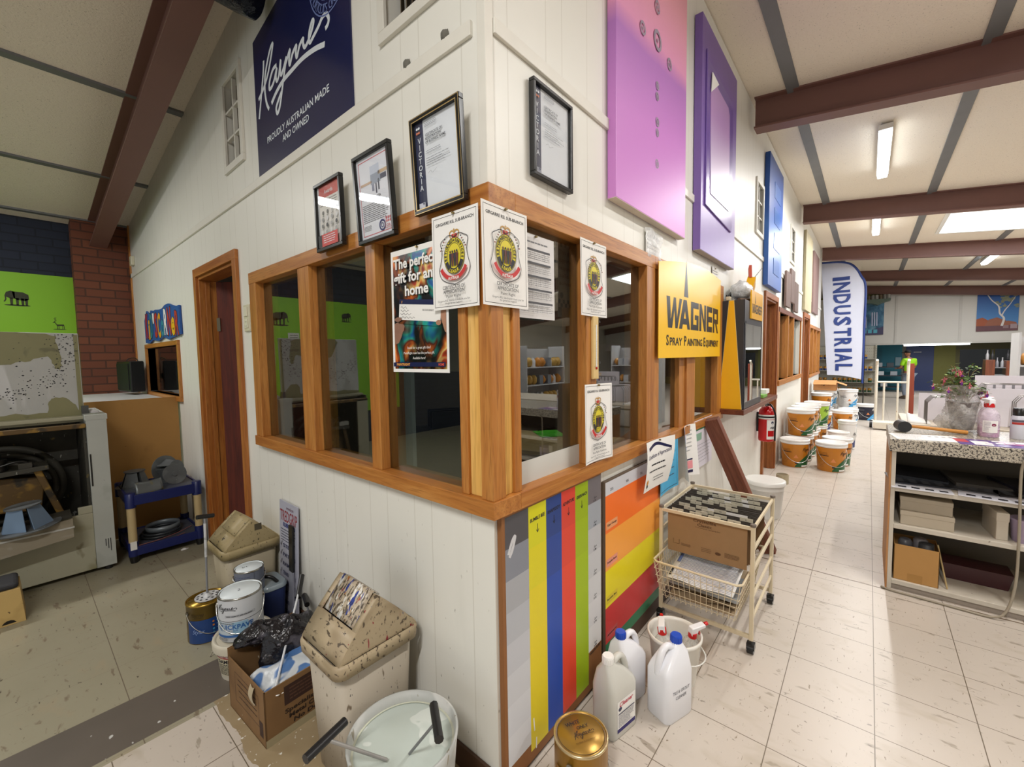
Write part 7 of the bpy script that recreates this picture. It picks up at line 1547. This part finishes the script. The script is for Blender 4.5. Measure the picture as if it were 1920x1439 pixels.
# dark rack before the teal wall
t = thing('dark_rack', 'dark metal rack with boxes in front of the teal wall', 'rack', (19.0, -1.1, 0)); b = B()
for z in (.15, .55, .85): b.box(0, -.75, z, .5, 0, z+.03, mat('#20242c', .5))
b.build('shelves', t); b = B()
for y in (-.75, -.02):
    for x in (0, .48): b.box(x, y, 0, x+.03, y+.03, .95, mat('#20242c', .5))
b.build('posts', t)
for k, (y, z, h) in enumerate(((-1.25, .88, '#9aa0a8'), (-1.55, .88, '#3a4048'), (-1.3, .58, '#b8bcc0'), (-1.65, .58, '#8a9098'), (-1.4, .18, '#a0a4a8'))): b = B(); b.box(0, 0, 0, .25, .18, .14, mat(h, .5)); tag(b.build('stock_box', loc=(19.05, y, z)), '%s box on the dark far rack, %s' % (('pale grey', 'dark', 'white', 'grey', 'light grey')[k], ('top left', 'top right', 'middle left', 'middle right', 'bottom')[k]), 'box')
# hand trolley
TW2 = specks('rusty_cream_paint', '#d3ccbc', [('#9a6a48', 30, (1, 1, .4), .68, .04), ('#5c4634', 60, (1, 1, .6), .74, .03)], .5)
t = thing('platform_trolley', 'tall cream tube platform trolley with rust spots standing in the far aisle', 'trolley', (9.5, -1.0, 0)); b = B(); b.tube([(0, 0, .03), (0, 0, 1.1), (-.01, .0, 1.2), (-.1, .0, 1.27)], .022, TW2, 10, 4); b.build('upright', t); b = B(); b.tube([(0, -.43, .03), (0, -.43, 1.1), (-.01, -.43, 1.2), (-.1, -.43, 1.27)], .022, TW2, 10, 4); b.build('upright', t)
for z in (.86, .10, .03): b = B(); b.cyl((0, 0, z), (0, -.43, z), .018, TW2); b.build('crossbar', t)
for y in (-.11, -.30): b = B(); b.cyl((0, y, .1), (0, y, .86), .016, TW2); b.build('inner_bar', t)
b = B(); b.box(-.35, -.46, .12, .0, .03, .14, TW2); b.box(-.36, -.46, .03, -.33, .03, .12, TW2); b.build('platform', t)
for y in (.06, -.49): b = B(); b.cyl((-.02, y-.02, .07), (-.02, y+.02, .07), .07, BLACKF, n=18); b.build('wheel', t)
bar_between('brown_board', 'red-brown board leaning upright on the platform trolley', 'board', (9.72, -1.49, 0.0), (9.62, -1.47, 1.20), .03, .09, mat('#8a4230', .6, 0, .3, .1, 4))
# person in hi-vis shirt
SKN = mat('#9a6a50', .6); HV = mat('#9fe01c', .6); JN = mat('#7d8694', .8, 0, .3, .15, 30); CAPK = mat('#17171a', .7)
def skin_body(name, verts, edges, radii, m, parent, sub=2, root=0):
    me = bpy.data.meshes.new(name); me.from_pydata(verts, edges, []); o = bpy.data.objects.new(name, me); col.objects.link(o); o.parent = parent
    sk = o.modifiers.new('skin', 'SKIN'); sk.use_smooth_shade = True
    for i, r_ in enumerate(radii):
        q = me.skin_vertices[0].data[i]; q.radius = r_ if isinstance(r_, tuple) else (r_, r_); q.use_root = (i == root)
    sb_ = o.modifiers.new('smooth', 'SUBSURF'); sb_.levels = sub; sb_.render_levels = sub; me.materials.append(m); return o
t = thing('person', 'person in black cap, bright yellow-green shirt and grey jeans standing with back turned', 'person', (16.3, -1.80, 0), radians(-50))
S = 1.43/1.75
def sc3(L): return [tuple(c*S for c in p) for p in L]
bv = sc3([(0, 0, .92), (0, 0, 1.08), (0, .0, 1.25), (0, .02, 1.42), (0, .04, 1.5), (0, .07, 1.58), (.1, 0, .88), (.12, .03, .5), (.13, -.04, .1), (.13, .1, .05), (-.1, 0, .88), (-.12, .06, .5), (-.12, -.02, .1), (-.12, .12, .05), (.2, 0, 1.42), (.26, .05, 1.14), (.16, .28, 1.1), (-.2, 0, 1.42), (-.26, .05, 1.14), (-.14, .28, 1.12), (.13, .36, 1.1), (-.11, .36, 1.12)])
be = [(0, 1), (1, 2), (2, 3), (3, 4), (4, 5), (0, 6), (6, 7), (7, 8), (8, 9), (0, 10), (10, 11), (11, 12), (12, 13), (3, 14), (14, 15), (15, 16), (3, 17), (17, 18), (18, 19), (16, 20), (19, 21)]
brd = [(.14*S, .10*S), (.135*S, .1*S), (.15*S, .11*S), (.14*S, .09*S), .05*S, .05*S, .09*S, .06*S, .045*S, .035*S, .09*S, .06*S, .045*S, .035*S, .055*S, .042*S, .03*S, .055*S, .042*S, .03*S, .022*S, .022*S]
body = skin_body('body', bv, be, brd, SKN, t)
b = B(); b.blob((0, .085*S, 1.66*S), (.075*S, .095*S, .115*S), SKN, 16, 12); b.blob((0, .18*S, 1.64*S), (.014*S, .02*S, .02*S), SKN, 8, 6)
for s_ in (-1, 1): b.blob((s_*.078*S, .08*S, 1.65*S), (.012*S, .02*S, .03*S), SKN, 8, 6)
b.build('head', t); b = B(); b.blob((0, .075*S, 1.715*S), (.085*S, .105*S, .075*S), CAPK, 16, 10); b.cbox((0, .20*S, 1.70*S), (.13*S, .13*S, .012), CAPK, (-.25, 0, 0)); b.build('cap', t)
b = B()
for s_ in (-1, 1):
    b.blob((s_*.028*S, .175*S, 1.665*S), (.01*S, .006*S, .007*S), INK, 8, 5)
b.cbox((0, .178*S, 1.605*S), (.045*S, .004, .008*S), mat('#7a4038', .6)); b.build('face_features', t)
shv = sc3([(0, 0, .94), (0, 0, 1.1), (0, 0, 1.25), (0, .02, 1.42), (0, .035, 1.47), (.19, 0, 1.42), (.25, .04, 1.2), (-.19, 0, 1.42), (-.25, .04, 1.2)])
skin_body('shirt', shv, [(0, 1), (1, 2), (2, 3), (3, 4), (3, 5), (5, 6), (3, 7), (7, 8)], [(.165*S, .13*S), (.16*S, .125*S), (.17*S, .13*S), (.155*S, .105*S), .07*S, .075*S, .065*S, .075*S, .065*S], HV, t)
jv = sc3([(0, 0, .94), (.095, 0, .86), (.12, .03, .5), (.13, -.03, .1), (-.095, 0, .86), (-.12, .06, .5), (-.12, -.01, .1)])
skin_body('jeans', jv, [(0, 1), (1, 2), (2, 3), (0, 4), (4, 5), (5, 6)], [(.155*S, .125*S), .11*S, .08*S, .07*S, .11*S, .08*S, .07*S], JN, t)
for s_ in (-1, 1): b = B(); b.loft([rr(.095*S, .27*S, .03, 0, cx_=s_*.125*S, cy_=.06*S), rr(.09*S, .25*S, .03, .06*S, cx_=s_*.125*S, cy_=.06*S), rr(.08*S, .12*S, .03, .12*S, cx_=s_*.125*S, cy_=-.0)], mat('#5c5044', .8), True); b.build('boot', t)
for s_ in (-1, 1):
    b = B()
    for k in range(5):
        bx_ = (s_*.12+(-.02+.012*k if k < 4 else -s_*.03))*S; L = [.055, .065, .06, .05, .035][k]*S; b.tube([(bx_, .37*S, 1.11*S), (bx_, .37*S+L*.6, 1.10*S), (bx_, .37*S+L, 1.08*S)], .008*S, SKN, 6)
    b.build('fingers', t)
# bottle rack and bread-like packs far right
t = thing('tool_stand', 'brown timber stand with bottles and tools on the far right beyond the flowers', 'stand', (12.0, -2.72, 0)); b = B(); b.box(0, -.13, 0, .3, .0, 1.22, MERB(2)); b.build('side_board', t); b = B(); b.box(0, -.42, 0, .3, -.28, 1.2, MERB(2)); b.build('side_board', t)
b = B()
for z in (.9, 1.05): b.box(.02, -.28, z, .3, -.13, z+.015, mat('#8a8c90', .3, .7))
b.build('shelf', t)
for k in range(6): b = B(); b.lathe([(.025, 0), (.025, .1), (.01, .14), (.01, .2)], mat(['#a8a8ac', '#2c2c30', '#8a8a90'][k % 3], .3, .3), n=12); tag(b.build('tool_bottle', loc=(12.15, -2.76-.07*k, 1.225 if k not in (2, 3) else 1.068)), '%s bottle on the timber stand, %s from left' % (['grey', 'black', 'silver'][k % 3], ['first', 'second', 'third', 'fourth', 'fifth', 'sixth'][k]), 'bottle', 'bottles on the timber stand')
WS = mat('#c9cacc', .5); OP = mat('#c8964a', .5, 0, .5, .3, 30)
def gondola(label, x, y, nx, kind, rot=0, zs=(.12, .48, .84, 1.2), pack=None, L=1.2):
    o = thing('display_shelving', label, 'shelving', (x, y, 0), rot); b = B(); b.box(0, .0, 0, L, .02, 1.6, WS); b.build('back_panel', o)
    for z in zs: b = B(); b.box(0, -.4, z, L, 0, z+.02, WS); b.build('shelf', o)
    for x_ in (-.02, L): b = B(); b.box(x_, -.4, 0, x_+.02, .02, 1.65, WS); b.build('side_frame', o)
    return o
def fill(root_x, root_y, rot, zs, n, names, hexes, label, grp, dims=(.1, .12), L=1.2, seed=0):
    r = random.Random(seed); pr = {}; ca, sa = cos(rot), sin(rot)
    for zi, z in enumerate(zs):
        for i in range(n):
            h = r.randrange(len(hexes)); key = h
            lx, ly = (i+.5)*L/n, -.27; X_, Y_ = root_x+lx*ca-ly*sa, root_y+lx*sa+ly*ca
            if key not in pr:
                b = B(); w_ = dims[0]*.9
                if names[h] == 'bag': b.blob((0, 0, dims[1]*.5), (w_/2, .09, dims[1]*.5), mat(hexes[h], .4, 0, .5, .3, 40), 12, 8, .15, h)
                elif names[h] == 'bottle': b.lathe([(w_*.4, 0), (w_*.4, dims[1]*.7), (w_*.15, dims[1]*.9), (w_*.15, dims[1])], mat(hexes[h], .3), n=12)
                elif names[h] == 'tin': b.lathe([(w_*.45, 0), (w_*.45, dims[1])], mat(hexes[h], .3, .2), n=14)
                else: b.box(-w_/2, -.1, 0, w_/2, .1, dims[1], mat(hexes[h], .5))
                ob = b.build('stock_'+names[h]); tag(ob, label % {'bag': 'clear bag', 'bottle': 'bottle', 'tin': 'tin', 'box': 'box'}[names[h]], names[h], grp); pr[key] = ob; ob.location = (X_, Y_, z); ob.rotation_euler[2] = rot
            else: ob = pr[key].copy(); col.objects.link(ob); ob.location = (X_, Y_, z); ob.rotation_euler[2] = rot
# shelving across the aisle: mirrored in the office windows
gondola('grey display shelving holding orange sanding packs at the far right, partly in view', 8.0, -2.40, 8, 0, radians(-90), L=1.0); fill(8.0, -2.40, radians(-90), (.14, .5, .86, 1.22), 8, ['bag', 'bag', 'box'], ['#d09040', '#c9a060', '#b8bcc4'], 'orange sanding %s on the grey display shelving at the far right', 'sanding packs at the far right', (.12, .15), 1.0, 1)
gondola('shelving across the aisle stocked with bottles and bags, outside the picture', 6.9, -4.6, 8, 0, radians(180), L=1.3); fill(6.9, -4.6, radians(180), (.14, .5, .86, 1.22), 9, ['bag', 'bottle', 'box', 'bag'], ['#d08a34', '#d8d8dc', '#7a828c', '#c8a050'], 'stock %s on the shelving across the aisle', 'stock on the shelving across the aisle', (.13, .19), 1.3, 3)
gondola('shelving across the aisle stocked with tins and boxes, outside the picture', 5.3, -4.6, 8, 0, radians(180), L=1.4); fill(5.3, -4.6, radians(180), (.14, .5, .86, 1.22), 10, ['tin', 'box', 'bottle', 'box'], ['#8c2c2c', '#2c4a80', '#c9ccd2', '#3a3c40'], 'stock %s on the near shelving across the aisle', 'stock on the near shelving across the aisle', (.12, .2), 1.4, 5)
# ------------------------------------------------------------------ inside the office
DP = wood('desk_pine', 0, '#c89a5c', '#d8b078', '#e2c08c', .4, 6)
t = thing('office_desk', 'pale pine office desk seen through the window right of the corner', 'desk', (1.52, .42, 0), radians(12)); b = B(); b.box(0, 0, .735, .75, 1.35, .76, DP); b.build('desktop', t, bevel=.003)
for y in (.02, 1.26): b = B(); b.box(.03, y, 0, .7, y+.05, .735, mat('#6c5c48', .6)); b.build('leg', t)
b = B(); b.box(-.15, -.11, 0, .15, .11, .004, mat('#5fe02c', .4)); tag(b.build('green_sheet', loc=(2.03, 1.22, .762), rot=(0, 0, .9)), 'bright green sheet lying on the office desk', 'paper')
b = B(); b.blob((0, 0, .045), (.16, .1, .05), mat('#1c1e28', .5), 16, 8, .08, 3); tag(b.build('pencil_case', loc=(1.62, 1.38, .765), rot=(0, 0, .5)), 'dark soft case on the office desk beside the green sheet', 'case')
t = thing('dark_cupboard', 'dark cupboard with files behind the left office windows', 'cupboard', (.9, 1.0, 0), radians(60)); b = B(); b.box(0, 0, 0, .5, .35, .95, mat('#17171b', .4)); b.build('carcass', t); b = B(); b.box(.05, -.01, .1, .45, 0, .8, mat('#20232c', .4)); b.build('door', t)
t = thing('letter_tray', 'black letter tray with white labels inside the office', 'tray', (.72, 1.05, .95), radians(60))
t.location = (.98, 1.15, .951); b = B(); b.box(0, 0, 0, .3, .22, .01, BLACKF); b.box(0, 0, .01, .01, .22, .13, BLACKF); b.box(.1, 0, .01, .11, .22, .13, BLACKF); b.box(.2, 0, .01, .21, .22, .13, BLACKF); b.build('dividers', t); b = B(); b.box(.02, -.003, .02, .07, -.001, .07, PAPER); b.box(.12, -.003, .02, .17, -.001, .07, PAPER); b.build('labels', t)
t = thing('standing_banner', 'white standing sign printed LOVE THE COLOUR inside the office', 'sign', (.50, 1.05, 0), radians(62)); b = B(); b.box(0, 0, 0, .3, .02, 1.42, mat('#c9c9cc', .5)); c = Canvas(b, y=0)
for k, s_ in enumerate(('LOVE', 'THE', 'COLOUR')): c.text(s_, .03, 1.30-.07*k, .045, INK, [.15, .11, .22][k])
b.build('panel', t)
b = B(); b.box(0, 0, 0, .02, 1.6, 1.55, mat('#4a2018', .5)); tag(b.build('red_brown_screen', loc=(3.1, .9, 0)), 'dark red-brown screen panel inside the office', 'screen')

b = B(); b.grid(lambda i, j: (5.25+2.1*i, .32+.03*sin(14*i), .01+1.89*j), 40, 2, mat('#d2d4dc', .7)); tag(b.build('flag_reflection'), 'white panel added inside the office, standing in for a flag mirrored in the far office window', 'reflection_panel')  # added panel, stands in for a white flag reflected in the glass
